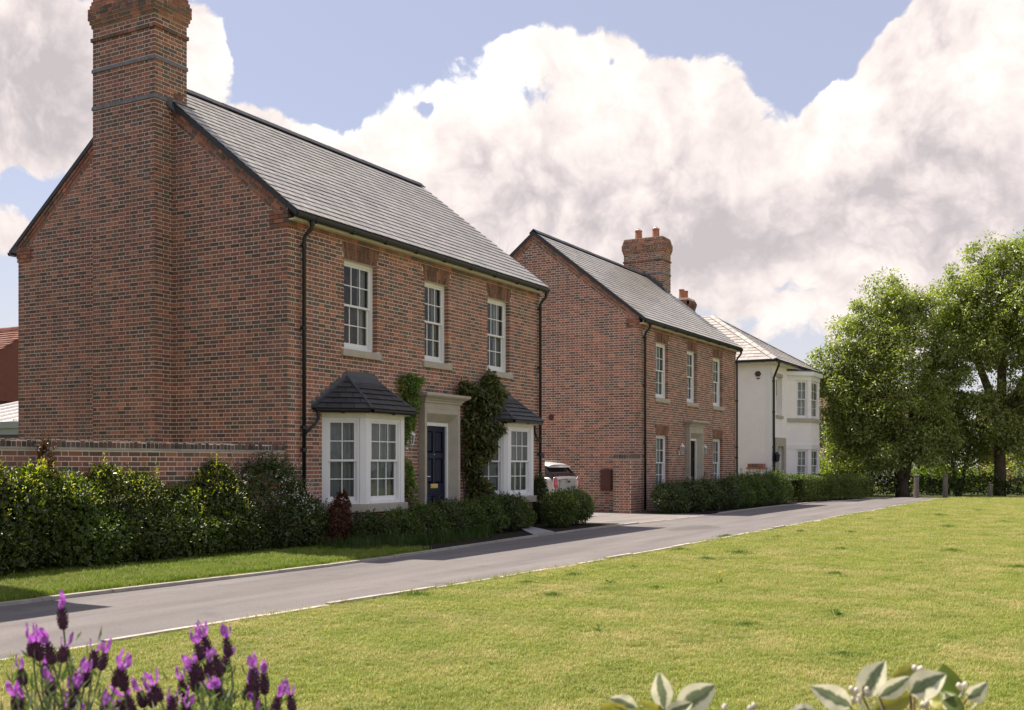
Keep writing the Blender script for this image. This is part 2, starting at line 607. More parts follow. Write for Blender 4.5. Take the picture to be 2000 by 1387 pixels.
M['asphalt'] = asphalt('road_asphalt', (.135, .124, .120), (.225, .205, .197))
M['drive'] = asphalt('drive_asphalt', (.18, .166, .155), (.28, .256, .236))
M['turf'] = turf('lawn_turf', (.17, .18, .035), (.26, .25, .06), (.34, .29, .11))
M['verge'] = turf('verge_turf', (.09, .12, .02), (.15, .18, .03), (.18, .19, .05))
M['soil'] = pbr('soil_mulch', (.035, .027, .022), .95, .1, nscale=18, namt=.5, bump=1.0, bscale=60)
M['field'] = turf('far_ground', (.05, .065, .018), (.07, .08, .025), (.09, .085, .035))
M['blade'] = blade_mat('lawn_blades', [(0, (.20, .27, .045)), (.35, (.32, .39, .065)), (.7, (.43, .47, .10)), (1, (.54, .51, .19))], (.60, .50, .25))
M['blade_green'] = blade_mat('tuft_blades', [(0, (.10, .19, .025)), (.5, (.17, .27, .04)), (1, (.26, .34, .06))], (.15, .2, .05))
M['blade_dark'] = blade_mat('shade_blades', [(0, (.03, .07, .01)), (.5, (.055, .10, .016)), (1, (.10, .14, .03))], (.10, .12, .04))  # darker green blades of the rough grass around the low shrubs
M['blade_verge'] = blade_mat('verge_blades', [(0, (.15, .23, .025)), (.5, (.24, .33, .035)), (1, (.34, .40, .06))], (.30, .31, .09))


# ================================================================== the setting
K_FAR = [(-10.3, -6), (-10.28, 3), (-10.25, 7.5), (-10.14, 9.5), (-10.02, 12.3), (-10.08, 14.5), (-10.18, 16.4), (-10.38, 20), (-10.42, 22), (-10.4, 24.2),
         (-10.38, 27.6), (-10.4, 31.8), (-10.45, 36.7), (-10.2, 42), (-8.85, 49.4), (-8.3, 52)]
K_NEAR = [(-7.6, -6), (-7.3, 5.3), (-7.22, 6.9), (-7.15, 8.8), (-7.0, 11.3), (-6.83, 16.8), (-6.84, 29.8), (-6.7, 48.2), (-6.3, 52)]


def xat(line, y):
    for (xa, ya), (xb, yb) in zip(line, line[1:]):
        if ya <= y <= yb:
            return xa + (xb - xa) * (y - ya) / (yb - ya)
    return line[0][0] if y < line[0][1] else line[-1][0]


def sheet(name, left, right, y0, y1, z, mat, step=1.0, kind='structure'):
    """strip of ground between two lines x = left(y) and x = right(y)"""
    mb = MB()
    n = max(1, int(round((y1 - y0) / step)))
    ys = [y0 + (y1 - y0) * k / n for k in range(n + 1)]
    V, F = [], []
    for y in ys:
        zz = z(y) if callable(z) else z
        V += [(left(y), y, zz), (right(y), y, zz)]
    for k in range(n):
        F.append((2 * k, 2 * k + 1, 2 * k + 3, 2 * k + 2))
    mb.v, mb.f = V, F
    return mb.build(name, mat, kind=kind)




def road_z(y):
    """the road climbs a little towards the drive"""
    t = min(1, max(0, (y - 12) / 12))
    return -.036 + .024 * t * t * (3 - 2 * t)


g = MB()
g.face([(-600, -600, -.16), (600, -600, -.16), (600, 600, -.16), (-600, 600, -.16)])
g.build('ground', M['field'], kind='structure')
sheet('road', lambda y: xat(K_FAR, y) - .02, lambda y: xat(K_NEAR, y) + .02, -6, 52, road_z, M['asphalt'])
sheet('lawn', lambda y: xat(K_NEAR, y) + .065, lambda y: 70.0, -6, 54, 0.0, M['turf'])
sheet('verge_lawn', lambda y: -14.2, lambda y: xat(K_FAR, y) - .085, -6, 15.2, 0.0, M['verge'])
sheet('planting_ground', lambda y: -12.85, lambda y: xat(K_FAR, y) - .085 - max(0, (15.9 - y)) * 1.6, 15.2, 24.9, 0.0, M['soil'], .5)
sheet('driveway_pavement', lambda y: -26.0, lambda y: xat(K_FAR, y) - .085, 24.9, 31.0, -.008, M['drive'])
sheet('hedge_ground', lambda y: -12.85, lambda y: xat(K_FAR, y) - .085 - max(0, 32.0 - y) * 1.1, 31.0, 49.0, 0.0, M['soil'])
g = MB()
g.prism([(-10.53, 19.88, -.02), (-10.53, 20.85, -.02), (-11.95, 22.4, -.02), (-12.75, 22.4, -.02), (-12.75, 21.75, -.02), (-11.75, 21.55, -.02)], (0, 0, .045))
g.build('path', M['paving'], kind='structure')


def kerb(name, line, w, ztop, side, y0, y1, mat=None):
    k = bpy.data.objects.new(name, None)
    C.objects.link(k)
    k['kind'] = 'structure'
    BASE[k] = Vector((0, 0, 0))
    y = y0
    while y < y1:
        ye = min(y + .915, y1)
        xa, xb = xat(line, y), xat(line, ye)
        zt = ztop(y + .4) + random.uniform(-.004, .004)
        j = random.uniform(-.006, .006)
        mb = MB()
        mb.prism([(xa + j, y + .006, -.2), (xa + j + side * w, y + .006, -.2), (xb + j + side * w, ye - .006, -.2), (xb + j, ye - .006, -.2)], (0, 0, .2 + zt))
        o = mb.build('kerb_stone', mat or M['concrete'], k)
        y = ye
    return k


kerb('far_kerb', K_FAR, .09, lambda y: (.002 + .02 * min(1, max(0, (y - 14) / 10))) if not 25 < y < 31.5 else -.004, -1, 1.5, 50)
kerb('near_kerb', K_NEAR, .07, lambda y: .016 + .009 * math.sin(y * 2.1) + .010 * math.sin(y * .83), 1, 2.5, 50, M['edging'])

# an uneven darker patch of mended tarmac in the road
g = MB()
pts = []
for k in range(26):
    a = 2 * math.pi * k / 26
    r = 1 + .18 * math.sin(3 * a + 1) + random.uniform(-.08, .08)
    pts.append((-8.55 + .42 * r * math.cos(a), 24.2 + 1.15 * r * math.sin(a), -.011))
g.face(pts)
g.build('patched_road', asphalt('mended_asphalt', (.10, .088, .084), (.18, .165, .158)), kind='structure')

# ------------------------------------------------------------------ grass (uncountable)


def scatter_group(name, proto):
    ng = bpy.data.node_groups.new(name, 'GeometryNodeTree')
    ng.interface.new_socket('Geometry', in_out='INPUT', socket_type='NodeSocketGeometry')
    ng.interface.new_socket('Geometry', in_out='OUTPUT', socket_type='NodeSocketGeometry')
    n = ng.nodes
    gi, go = n.new('NodeGroupInput'), n.new('NodeGroupOutput')
    ip = n.new('GeometryNodeInstanceOnPoints')
    oi = n.new('GeometryNodeObjectInfo')
    oi.inputs['Object'].default_value = proto
    oi.inputs['As Instance'].default_value = True
    rv = n.new('FunctionNodeRandomValue')
    rv.data_type = 'FLOAT_VECTOR'
    rv.inputs[0].default_value = (-.15, -.15, 0)
    rv.inputs[1].default_value = (.15, .15, 6.283)
    na = n.new('GeometryNodeInputNamedAttribute')
    na.data_type = 'FLOAT'
    na.inputs['Name'].default_value = 'size'
    L = ng.links.new
    L(gi.outputs[0], ip.inputs['Points'])
    L(oi.outputs['Geometry'], ip.inputs['Instance'])
    L(rv.outputs[0], ip.inputs['Rotation'])
    L(na.outputs[0], ip.inputs['Scale'])
    L(ip.outputs[0], go.inputs[0])
    return ng


def tuft_proto(name, n, rad, h, w, mat, lean=.5, seed=0):
    rng = random.Random(seed)
    V, F = [], []
    for k in range(n):
        a, r = rng.uniform(0, 6.283), rad * math.sqrt(rng.random())
        x, y = r * math.cos(a), r * math.sin(a)
        d = rng.uniform(0, 6.283)
        hh = h * rng.uniform(.55, 1.25)
        le = lean * rng.uniform(.2, 1.2)
        dx, dy = math.cos(d), math.sin(d)
        px, py = -dy * w / 2, dx * w / 2
        i = len(V)
        m = (x + dx * le * hh * .35, y + dy * le * hh * .35, hh * .6)
        t = (x + dx * le * hh, y + dy * le * hh, hh)
        V += [(x - px, y - py, -.01), (x + px, y + py, -.01), (m[0] - px * .8, m[1] - py * .8, m[2]), (m[0] + px * .8, m[1] + py * .8, m[2]), t]
        F += [(i, i + 1, i + 3, i + 2), (i + 2, i + 3, i + 4)]
    me = bpy.data.meshes.new(name)
    me.from_pydata(V, [], F)
    me.materials.append(mat)
    o = bpy.data.objects.new(name, me)
    return o


def grass_object(name, pts, sizes, proto):
    me = bpy.data.meshes.new(name)
    pts = np.asarray(pts, dtype=np.float32)
    me.vertices.add(len(pts))
    me.vertices.foreach_set('co', pts.ravel())
    at = me.attributes.new('size', 'FLOAT', 'POINT')
    at.data.foreach_set('value', np.asarray(sizes, dtype=np.float32))
    o = bpy.data.objects.new(name, me)
    C.objects.link(o)
    o['kind'] = 'stuff'
    md = o.modifiers.new('scatter', 'NODES')
    md.node_group = scatter_group(name + '_scatter', proto)
    return o


def frustum_pts(n_per_m2, zmin, zmax, margin=1.06):
    """random ground points of the visible wedge, density falling with distance"""
    c, s = math.cos(HEAD), math.sin(HEAD)
    out = []
    z = zmin
    while z < zmax:
        dz = .06 * z
        wd = z * (1000 / FOC) * 2 * margin
        n = int(n_per_m2(z) * wd * dz)
        zz = RNG.uniform(z, z + dz, n)
        xc = RNG.uniform(-.5, .5, n) * wd
        out.append(np.stack([c * xc - s * zz, s * xc + c * zz, zz], 1))
        z += dz
    return np.concatenate(out)


xf = np.vectorize(lambda y: xat(K_FAR, y))
xn = np.vectorize(lambda y: xat(K_NEAR, y))
P = frustum_pts(lambda z: min(750, 750 * (8.5 / z) ** 1.55), 4.5, 60)
lawn_sel = (P[:, 0] > xn(P[:, 1]) + .07 + RNG.normal(0, .03, len(P))) & (P[:, 1] < 53.8)
PL = P[lawn_sel]
proto = tuft_proto('lawn_tuft', 14, .05, .030, .0042, M['blade'], 1.5, 1)
sz = np.clip(.85 + .022 * (PL[:, 2] - 8), .85, 1.7) * RNG.uniform(.7, 1.3, len(PL))
near = np.clip((PL[:, 0] - xn(PL[:, 1]) - .07) / .4, 0, 1)
sz = sz * (.7 + .3 * near)
grass_object('lawn_grass', np.stack([PL[:, 0], PL[:, 1], np.zeros(len(PL))], 1), sz, proto)
proto2 = tuft_proto('verge_tuft', 13, .05, .045, .0055, M['blade_verge'], .6, 2)
vs = (P[:, 0] < xf(P[:, 1]) - .13) & (P[:, 0] > -13.2) & (P[:, 1] < 15.6 + RNG.normal(0, .2, len(P)))
PV = P[vs]
PV = np.concatenate([PV] * 2)
PV = PV + np.stack([RNG.normal(0, .02, len(PV)), RNG.normal(0, .02, len(PV)), np.zeros(len(PV))], 1)
grass_object('verge_grass', np.stack([PV[:, 0], PV[:, 1], np.zeros(len(PV))], 1), RNG.uniform(.8, 1.4, len(PV)), proto2)
# ragged longer grass along the near kerb and under the left hedge
proto3 = tuft_proto('edge_tuft', 9, .035, .075, .0045, M['blade'], .7, 3)
ye = np.concatenate([RNG.uniform(5, 20, 500), RNG.uniform(20, 50, 500)])
grass_object('edge_grass', np.stack([xn(ye) + .06 + np.abs(RNG.normal(0, .05, len(ye))), ye, np.zeros(len(ye))], 1), RNG.uniform(.3, 1.1, len(ye)) * (np.sin(ye * 1.7) + np.sin(ye * .63) + RNG.normal(0, .7, len(ye)) > -.2), proto3)
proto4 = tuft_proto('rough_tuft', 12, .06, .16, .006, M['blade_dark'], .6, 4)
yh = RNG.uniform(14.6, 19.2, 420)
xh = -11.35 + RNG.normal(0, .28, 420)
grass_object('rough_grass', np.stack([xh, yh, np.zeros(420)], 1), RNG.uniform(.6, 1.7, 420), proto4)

# dark green tufts that stand out of the lawn
TUFTS = [(-3.2, 14.6, .3), (-1.2, 16.8, .34), (-2.4, 19.5, .36), (.6, 21.0, .4), (-4.1, 19.0, .3), (-1.6, 24.5, .4), (1.5, 27.5, .45), (-3.4, 27.0, .4), (-.4, 12.6, .26), (-2.9, 9.6, .22), (-4.4, 33.0, .45), (1.0, 35.0, .5), (-4.96, 23.8, 0.34), (-6.89, 21.4, 0.3), (-5.36, 17.32, 0.42), (-5.9, 23.48, 0.36), (-5.9, 21.6, 0.24), (-5.46, 15.96, 0.36), (-5.43, 10.73, 0.3), (-6.74, 10.0, 0.36), (-6.2, 12.84, 0.26), (-3.81, 37.12, 0.36), (-2.5, 30.14, 0.3), (-4.72, 11.98, 0.2), (-1.8, 8.44, 0.2), (-5.74, 53.77, 0.5), (-5.91, 14.21, 0.22), (-5.7, 29.84, 0.28), (-6.46, 17.56, 0.3), (-6.29, 11.73, 0.24)]
rngt = random.Random(5)
V, F = [], []
for X, Y, rad in TUFTS:
    for q in range(420):
        a, r = rngt.uniform(0, 6.283), abs(rngt.gauss(0, .42)) * rad
        x, y = X + r * math.cos(a), Y + r * math.sin(a)
        hh = .15 * rad * rngt.uniform(.5, 1.2) * max(.35, 1 - r / rad * .6) + .012
        d = rngt.uniform(0, 6.283)
        dx, dy = math.cos(d), math.sin(d)
        w = .0055
        i = len(V)
        V += [(x - dy * w, y + dx * w, -.02), (x + dy * w, y - dx * w, -.02), (x + dx * hh * .5, y + dy * hh * .5, hh)]
        F.append((i, i + 1, i + 2))
me = bpy.data.meshes.new('tufted_grass')
me.from_pydata(V, [], F)
link_mesh('tufted_grass', me, M['blade_green'], kind='stuff')

# a few leafy weeds, one of them in yellow flower
for k, (x, y, lab, fl) in enumerate(((-5.35, 12.1, 'dark leafy weed growing in the middle of the lawn', 0), (-4.25, 12.9, 'small weed with one yellow flower in the lawn', 1), (-2.35, 10.6, 'low broad leaved weed in the pale lawn nearer the variegated shrub', 0),
                                     (-3.9, 8.6, 'spreading weed rosette in the lawn in front of the lavender side', 0))):
    t = thing('lawn_weed', lab, 'weed', (x, y, 0))
    rw = random.Random(k + 3)
    mb = MB()
    for q in range(13):
        a = rw.uniform(0, 6.283)
        L = rw.uniform(.05, .12)
        d = Vector((math.cos(a), math.sin(a), rw.uniform(.35, 1.6))).normalized()
        sd = Vector((-math.sin(a), math.cos(a), 0))
        b = Vector((x, y, 0)) + d * .01
        m_, tp = b + d * L * .55, b + d * L - Vector((0, 0, L * .25))
        mb.face([b, m_ + sd * L * .14, tp])
        mb.face([b, tp, m_ - sd * L * .14])
    mb.build('leaf_rosette', M['blade_green'], t)
    if fl:
        mb = MB()
        mb.tube([(x, y, 0), (x + .01, y, .13)], .0025, 4)
        mb.build('stalk', M['blade_green'], t)
        mb = MB()
        mb.lathe([(.004, 0), (.022, .006), (.018, .014), (.004, .016)], (x + .01, y, .125), 10)
        mb.build('flower', pbr('weed_flower', (.75, .55, .02), .6, .2, namt=.1), t)

# ================================================================== brickwork
CO = .075                                     # one course
STR, HDR, JT = .2125, .1000, .0125
CAMV = Vector((0, 0, EYE))
FWD = Vector((-math.sin(HEAD), math.cos(HEAD), 0))
RGT = Vector((math.cos(HEAD), math.sin(HEAD), 0))


class Frame:
    """plane of a wall: origin o, u along, z up, n outwards"""
    def __init__(self, o, u, n):
        self.o, self.u, self.n = Vector(o), Vector(u).normalized(), Vector(n).normalized()
        self.rot = math.atan2(self.u.y, self.u.x)

    def __call__(self, u, v, d):
        p = self.o + self.u * u + self.n * d
        return (p.x, p.y, p.z + v)


def clip_half(poly, a, b, c):
    """keep the side a*u + b*v <= c"""
    out = []
    n = len(poly)
    for i in range(n):
        p, q = poly[i], poly[(i + 1) % n]
        dp, dq = a * p[0] + b * p[1] - c, a * q[0] + b * q[1] - c
        if dp <= 0:
            out.append(p)
        if (dp < 0 < dq) or (dq < 0 < dp):
            s = dp / (dp - dq)
            out.append((p[0] + (q[0] - p[0]) * s, p[1] + (q[1] - p[1]) * s))
    return out


def add_brick(mb, fr, poly, d0, d1):
    n = len(poly)
    i = len(mb.v)
    mb.v += [fr(u, v, d1) for u, v in poly] + [fr(u, v, d0) for u, v in poly]
    mb.f.append(tuple(i + k for k in range(n)))
    for k in range(n):
        mb.f.append((i + (k + 1) % n, i + k, i + n + k, i + n + (k + 1) % n))


class Bricks:
    """collects the bricks of one building; the largest in view become objects, the others one mass"""
    def __init__(self):
        self.rest = {}
        self.whole = []

    def wall(self, fr, W, H, openings=(), halves=(), v0=0.0, key='wall', phase=0, seed=0, single=True, proud=.0, deep=.11):
        rng = random.Random(seed)
        mb = self.rest.setdefault(key, MB())
        nc = int(math.ceil((H - v0) / CO - 1e-6))
        for i in range(nc):
            va = v0 + i * CO + JT / 2
            vb = min(va + CO - JT, H)
            if vb - va < .01:
                continue
            vm = (va + vb) / 2
            if (i + phase) % 2 == 0:
                seq = [STR, HDR]
                head = []
            else:
                head = [HDR, .0438]
                seq = [STR, HDR]
            u, k = 0.0, 0
            spans = []
            for w in head:
                spans.append((u, u + w))
                u += w + JT
            while u < W:
                w = seq[k % 2]
                spans.append((u, min(u + w, W)))
                u += w + JT
                k += 1
            for (ua, ub) in spans:
                if ub - ua < .02:
                    continue
                segs = [((ua, ua), (ub, ub), False)]
                for op in openings:            # (ub0, ub1, ut0, ut1, v0, v1): bottom and top edges, may lean
                    if not (op[4] - .004 < vm < op[5] + .004):
                        continue
                    def edge(e0, e1, v):
                        s = (v - op[4]) / max(1e-6, op[5] - op[4])
                        return e0 + (e1 - e0) * s
                    la, lb = edge(op[0], op[2], va), edge(op[0], op[2], vb)
                    ra, rb = edge(op[1], op[3], va), edge(op[1], op[3], vb)
                    new = []
                    for (a, b, dp) in segs:
                        if b[0] <= la and b[1] <= lb or a[0] >= ra and a[1] >= rb:
                            new.append((a, b, dp))
                            continue
                        if a[0] < la - .045:
                            new.append((a, (min(b[0], la), min(b[1], lb)), dp or op[0] == op[2]))
                        if b[0] > ra + .045:
                            new.append(((max(a[0], ra), max(a[1], rb)), b, dp or op[0] == op[2]))
                    if op[0] == op[2]:
                        fix = []
                        for (a, b, dp) in new:
                            if 0 < la - b[0] < .06:
                                b, dp = (la, la), True
                            if 0 < a[0] - ra < .06:
                                a, dp = (ra, ra), True
                            fix.append((a, b, dp))
                        new = fix
                    segs = new
                for (a, b, dp) in segs:
                    if b[0] - a[0] < .018 and b[1] - a[1] < .018:
                        continue
                    poly = [(a[0], va), (b[0], va), (b[1], vb), (a[1], vb)]
                    cut = False
                    for hf in halves:
                        n2 = clip_half(poly, *hf)
                        if len(n2) != len(poly) or any(abs(p[0] - q[0]) + abs(p[1] - q[1]) > 1e-6 for p, q in zip(poly, n2)):
                            cut = True
                        poly = n2
                        if len(poly) < 3:
                            break
                    if len(poly) < 3:
                        continue
                    j = rng.uniform(-.0018, .0022) + proud
                    w = b[0] - a[0]
                    full = (not cut and not dp and abs(a[0] - a[1]) < 1e-6 and abs(b[0] - b[1]) < 1e-6 and abs(vb - va - .0625) < 1e-4
                            and (abs(w - STR) < 1e-4 or abs(w - HDR) < 1e-4))
                    if single and full:
                        self.whole.append((fr, (a[0] + b[0]) / 2, vm, j, w > .15, poly, key))
                    else:
                        add_brick(mb, fr, poly, -deep if dp else -.003, j)

    def finish(self, parents, mat, limit=300, zmin=1.9, name='brick'):
        cand = []
        for k, (fr, u, v, j, st, poly, key) in enumerate(self.whole):
            p = Vector(fr(u, v, 0))
            r = p - CAMV
            Z = r.dot(FWD)
            if p.z < zmin or Z < 1:
                continue
            x, y = r.dot(RGT) / Z, r.z / Z
            if abs(x) > .468 or y > .424:
                continue
            cosn = -r.normalized().dot(fr.n)
            if cosn <= 0:
                continue
            cand.append((cosn * (STR if st else HDR) / (Z * Z), k))
        cand.sort(reverse=True)
        pick = set(k for _, k in cand[:limit])
        shared = {}
        for k, (fr, u, v, j, st, poly, key) in enumerate(self.whole):
            if k not in pick:
                add_brick(self.rest[key], fr, poly, -.003, j)
                continue
            if st not in shared:
                mb = MB()
                w = (STR if st else HDR) / 2
                mb.box(-w, w, 0, .09, -.03125, .03125)
                me = bpy.data.meshes.new('brick')
                me.from_pydata(mb.v, [], mb.f)
                me.materials.append(mat)
                shared[st] = me
            o = bpy.data.objects.new(name, shared[st])
            C.objects.link(o)
            par = parents[key]
            o.parent = par
            o.location = Vector(fr(u, v, j)) - BASE[par]
            o.rotation_euler = (0, 0, fr.rot)
        for key, mb in self.rest.items():
            if mb.f:
                mb.build('brickwork', mat, parents[key], kind='stuff')


def wall_skin(mb, fr, W, H, openings, d=-.0025, v0=0.0, reveal=.14):
    """mortar plane with rectangular holes and the reveals of the holes"""
    us = sorted(set([0.0, W] + [o[0] for o in openings] + [o[1] for o in openings]))
    vs = sorted(set([v0, H] + [o[2] for o in openings] + [o[3] for o in openings]))
    for ua, ub in zip(us, us[1:]):
        for va, vb in zip(vs, vs[1:]):
            um, vm = (ua + ub) / 2, (va + vb) / 2
            if any(o[0] < um < o[1] and o[2] < vm < o[3] for o in openings):
                continue
            mb.face([fr(ua, va, d), fr(ub, va, d), fr(ub, vb, d), fr(ua, vb, d)])
    e = .004
    for (a, b, c, t) in openings:
        mb.face([fr(a - e, c, d), fr(a - e, t, d), fr(a - e, t, -reveal), fr(a - e, c, -reveal)])
        mb.face([fr(b + e, c, -reveal), fr(b + e, t, -reveal), fr(b + e, t, d), fr(b + e, c, d)])
        mb.face([fr(a, t, d), fr(b, t, d), fr(b, t, -reveal), fr(a, t, -reveal)])
        mb.face([fr(a, c, -reveal), fr(b, c, -reveal), fr(b, c, d), fr(a, c, d)])


def curtain_sheet(mb, fr, u0, u1, v0, v1, d, folds, amp, seed=0):
    rng = random.Random(seed)
    n = max(8, int(folds * 6))
    ph = rng.uniform(0, 6)
    prev = None
    for k in range(n + 1):
        s = k / n
        u = u0 + (u1 - u0) * s
        dd = d + amp * math.sin(ph + s * folds * 6.283 + .6 * math.sin(s * 9 + ph)) * (.6 + .4 * math.sin(s * 5 + ph))
        cur = (fr(u, v0, dd), fr(u, v1, dd * 1.0))
        if prev:
            mb.face([prev[0], cur[0], cur[1], prev[1]])
        prev = cur


def sash_window(parent, fr, u0, u1, v0, v1, cols, recess=.10, curtain='sides', name='window', sill=True, seed=0, frame_w=.055, room=True, lift=0.0):
    """vertical sliding sash window in a wall frame; returns the window part"""
    rng = random.Random(seed)
    d0 = -recess
    mb = MB()
    fw = frame_w
    mb.fbox(fr, u0, u0 + fw, v0, v1, d0 - .11, d0)
    mb.fbox(fr, u1 - fw, u1, v0, v1, d0 - .11, d0)
    mb.fbox(fr, u0 + fw, u1 - fw, v1 - fw, v1, d0 - .11, d0)
    mb.fbox(fr, u0 + fw, u1 - fw, v0, v0 + .055, d0 - .11, d0 + .012)
    # parting beads
    for a, b in ((u0 + fw, u0 + fw + .014), (u1 - fw - .014, u1 - fw)):
        mb.fbox(fr, a, b, v0 + .055, v1 - fw, d0 - .10, d0 - .018)
    win = mb.build(name, M['white'], parent)
    ia, ib, ic, it = u0 + fw + .014, u1 - fw - .014, v0 + .055, v1 - fw
    mid = (ic + it) / 2 + .01
    if sill:
        mb = MB()
        mb.prism([fr(u0 - .09, v0 - .145, .055), fr(u0 - .09, v0 - .145, -.1), fr(u0 - .09, v0 + .005, -.1), fr(u0 - .09, v0 - .012, .055)],
                 Vector(fr(u1 + .09, 0, 0)) - Vector(fr(u0 - .09, 0, 0)))
        bevel(mb.build('sill', M['stone'], win), .006, 1)
    st = .042
    for upper in (True, False):
        sa, sb = (mid - .02, it) if upper else (ic, mid + .02)
        da, db = (d0 - .058, d0 - .022) if upper else (d0 - .098, d0 - .062)
        mb = MB()
        botw = .04 if upper else .085
        mb.fbox(fr, ia, ia + st, sa, sb, da, db)
        mb.fbox(fr, ib - st, ib, sa, sb, da, db)
        mb.fbox(fr, ia + st, ib - st, sa, sa + botw, da, db)
        mb.fbox(fr, ia + st, ib - st, sb - .04, sb, da, db)
        ga, gb, gc, gt = ia + st, ib - st, sa + botw, sb - .04
        bw = .02
        for k in range(1, cols):
            u = ga + (gb - ga) * k / cols
            mb.fbox(fr, u - bw / 2, u + bw / 2, gc, gt, da + .006, db - .004)
        vm = (gc + gt) / 2
        for k in range(cols):
            a = ga + (gb - ga) * k / cols + (bw / 2 if k else 0)
            b = ga + (gb - ga) * (k + 1) / cols - (bw / 2 if k < cols - 1 else 0)
            mb.fbox(fr, a, b, vm - bw / 2, vm + bw / 2, da + .006, db - .004)
        mb.build('sash', M['white'], win)
        dm = (da + db) / 2
        for k in range(cols):
            for r in range(2):
                a = ga + (gb - ga) * k / cols + bw / 2 * (k > 0)
                b = ga + (gb - ga) * (k + 1) / cols - bw / 2 * (k < cols - 1)
                c, t = (gc, vm - bw / 2) if r == 0 else (vm + bw / 2, gt)
                p = MB()
                j = [rng.uniform(-.0012, .0012) for _ in range(3)]
                p.face([fr(a, c, dm + j[0]), fr(b, c, dm + j[1]), fr(b, t, dm + j[2]), fr(a, t, dm + j[0] - j[1] + j[2])])
                p.build('pane', M['glass'], win)
    cd = d0 - .15
    mb = MB()
    if curtain == 'sides':
        w = (u1 - u0) * rng.uniform(.30, .36)
        curtain_sheet(mb, fr, u0, u0 + w * .8, v0, v1, cd, 3, .03, seed)
        mb.build('curtain', M['curtain'], win)
        mb = MB()
        curtain_sheet(mb, fr, u1 - w, u1, v0, v1, cd, 4, .03, seed + 1)
        mb.build('curtain', M['curtain'], win)
    elif curtain == 'net':
        curtain_sheet(mb, fr, u0, u1, v0, v1, cd - .02, (u1 - u0) * 8, .055, seed)
        mb.build('curtain', M['net'], win)
    elif curtain == 'blind':
        nb = int((v1 - v0) / .05)
        for k in range(nb):
            v = v0 + (v1 - v0) * k / nb
            mb.fbox(fr, u0 + .02, u1 - .02, v, v + .044, cd - .004, cd + .004)
        mb.build('blind', M['blind'], win)
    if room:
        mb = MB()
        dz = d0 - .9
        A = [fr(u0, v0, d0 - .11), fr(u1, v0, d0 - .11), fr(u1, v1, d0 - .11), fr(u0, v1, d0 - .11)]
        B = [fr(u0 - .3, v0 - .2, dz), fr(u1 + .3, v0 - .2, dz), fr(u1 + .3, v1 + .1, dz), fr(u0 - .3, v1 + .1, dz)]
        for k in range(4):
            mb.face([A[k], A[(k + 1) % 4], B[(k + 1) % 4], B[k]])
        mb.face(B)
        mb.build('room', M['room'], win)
    return win


def flat_arch(parent, fr, u0, u1, v0, h=.31, lean=.09):
    """flat arch of rubbed bricks over an opening"""
    mb = MB()
    n = int((u1 - u0) / .056)
    for k in range(n):
        a0, a1 = u0 + (u1 - u0) * k / n + .002, u0 + (u1 - u0) * (k + 1) / n - .002
        s0, s1 = k / n, (k + 1) / n
        b0 = (u0 - lean) + (u1 - u0 + 2 * lean) * s0 + .002
        b1 = (u0 - lean) + (u1 - u0 + 2 * lean) * s1 - .002
        sp = .5 + .22 * ((k * 7) % 3 - 1)
        m0, m1 = a0 + (b0 - a0) * sp, a1 + (b1 - a1) * sp
        j = random.uniform(-.002, .002)
        add_brick(mb, fr, [(a0, v0 + .002), (a1, v0 + .002), (m1, v0 + h * sp - .002), (m0, v0 + h * sp - .002)], -.12, .002 + j)
        add_brick(mb, fr, [(m0, v0 + h * sp + .002), (m1, v0 + h * sp + .002), (b1, v0 + h - .004), (b0, v0 + h - .004)], -.12, .002 - j)
    return mb.build('flat_arch', M['rubbed'], parent, kind='stuff')


def lantern(label, fr, u, v, group=None):
    t = thing('wall_lantern', label, 'lantern', fr(u, v, 0), group)
    mb = MB()
    mb.fbox(fr, u - .04, u + .04, v - .09, v + .07, 0, .015)
    mb.tube([fr(u, v - .02, .01), fr(u, v - .06, .06), fr(u, v - .05, .11), fr(u, v + .0, .125)], .011, 6)
    mb.build('bracket', M['white'], t)
    c = Vector(fr(u, v, .125))
    mb = MB()
    mb.lathe([(.02, -.02), (.055, .0), (.06, .012), (.052, .02)], c, 8)
    for k in range(6):
        a = k * math.pi / 3
        p = c + Vector((math.cos(a) * .052, math.sin(a) * .052, .02))
        q = c + Vector((math.cos(a) * .07, math.sin(a) * .07, .2))
        mb.tube([p, q], .007, 4)
    mb.build('cage', M['white'], t)
    mb = MB()
    mb.lathe([(.088, .195), (.085, .21), (.05, .25), (.022, .275), (.015, .30), (.02, .31), (.002, .33)], c, 10)
    mb.build('cap', M['white'], t)
    mb = MB()
    mb.lathe([(.045, .02), (.062, .195)], c, 6)
    mb.build('pane', M['glass'], t)
    return t


def downpipe(parent, pts, r=.036, collars=(), name='downpipe'):
    mb = MB()
    mb.tube(pts, r, 10)
    p = mb.build(name, M['black'], parent, smooth=True)
    for (x, y, z), (dx, dy) in collars:
        mb = MB()
        mb.lathe([(r + .012, -.03), (r + .012, .03)], (x, y, z), 10)
        mb.box(x - .02 + min(dx, 0), x + .02 + max(dx, 0), y - .02 + min(dy, 0), y + .02 + max(dy, 0), z - .014, z + .014)
        mb.build('pipe_collar', M['black'], p)
    return p


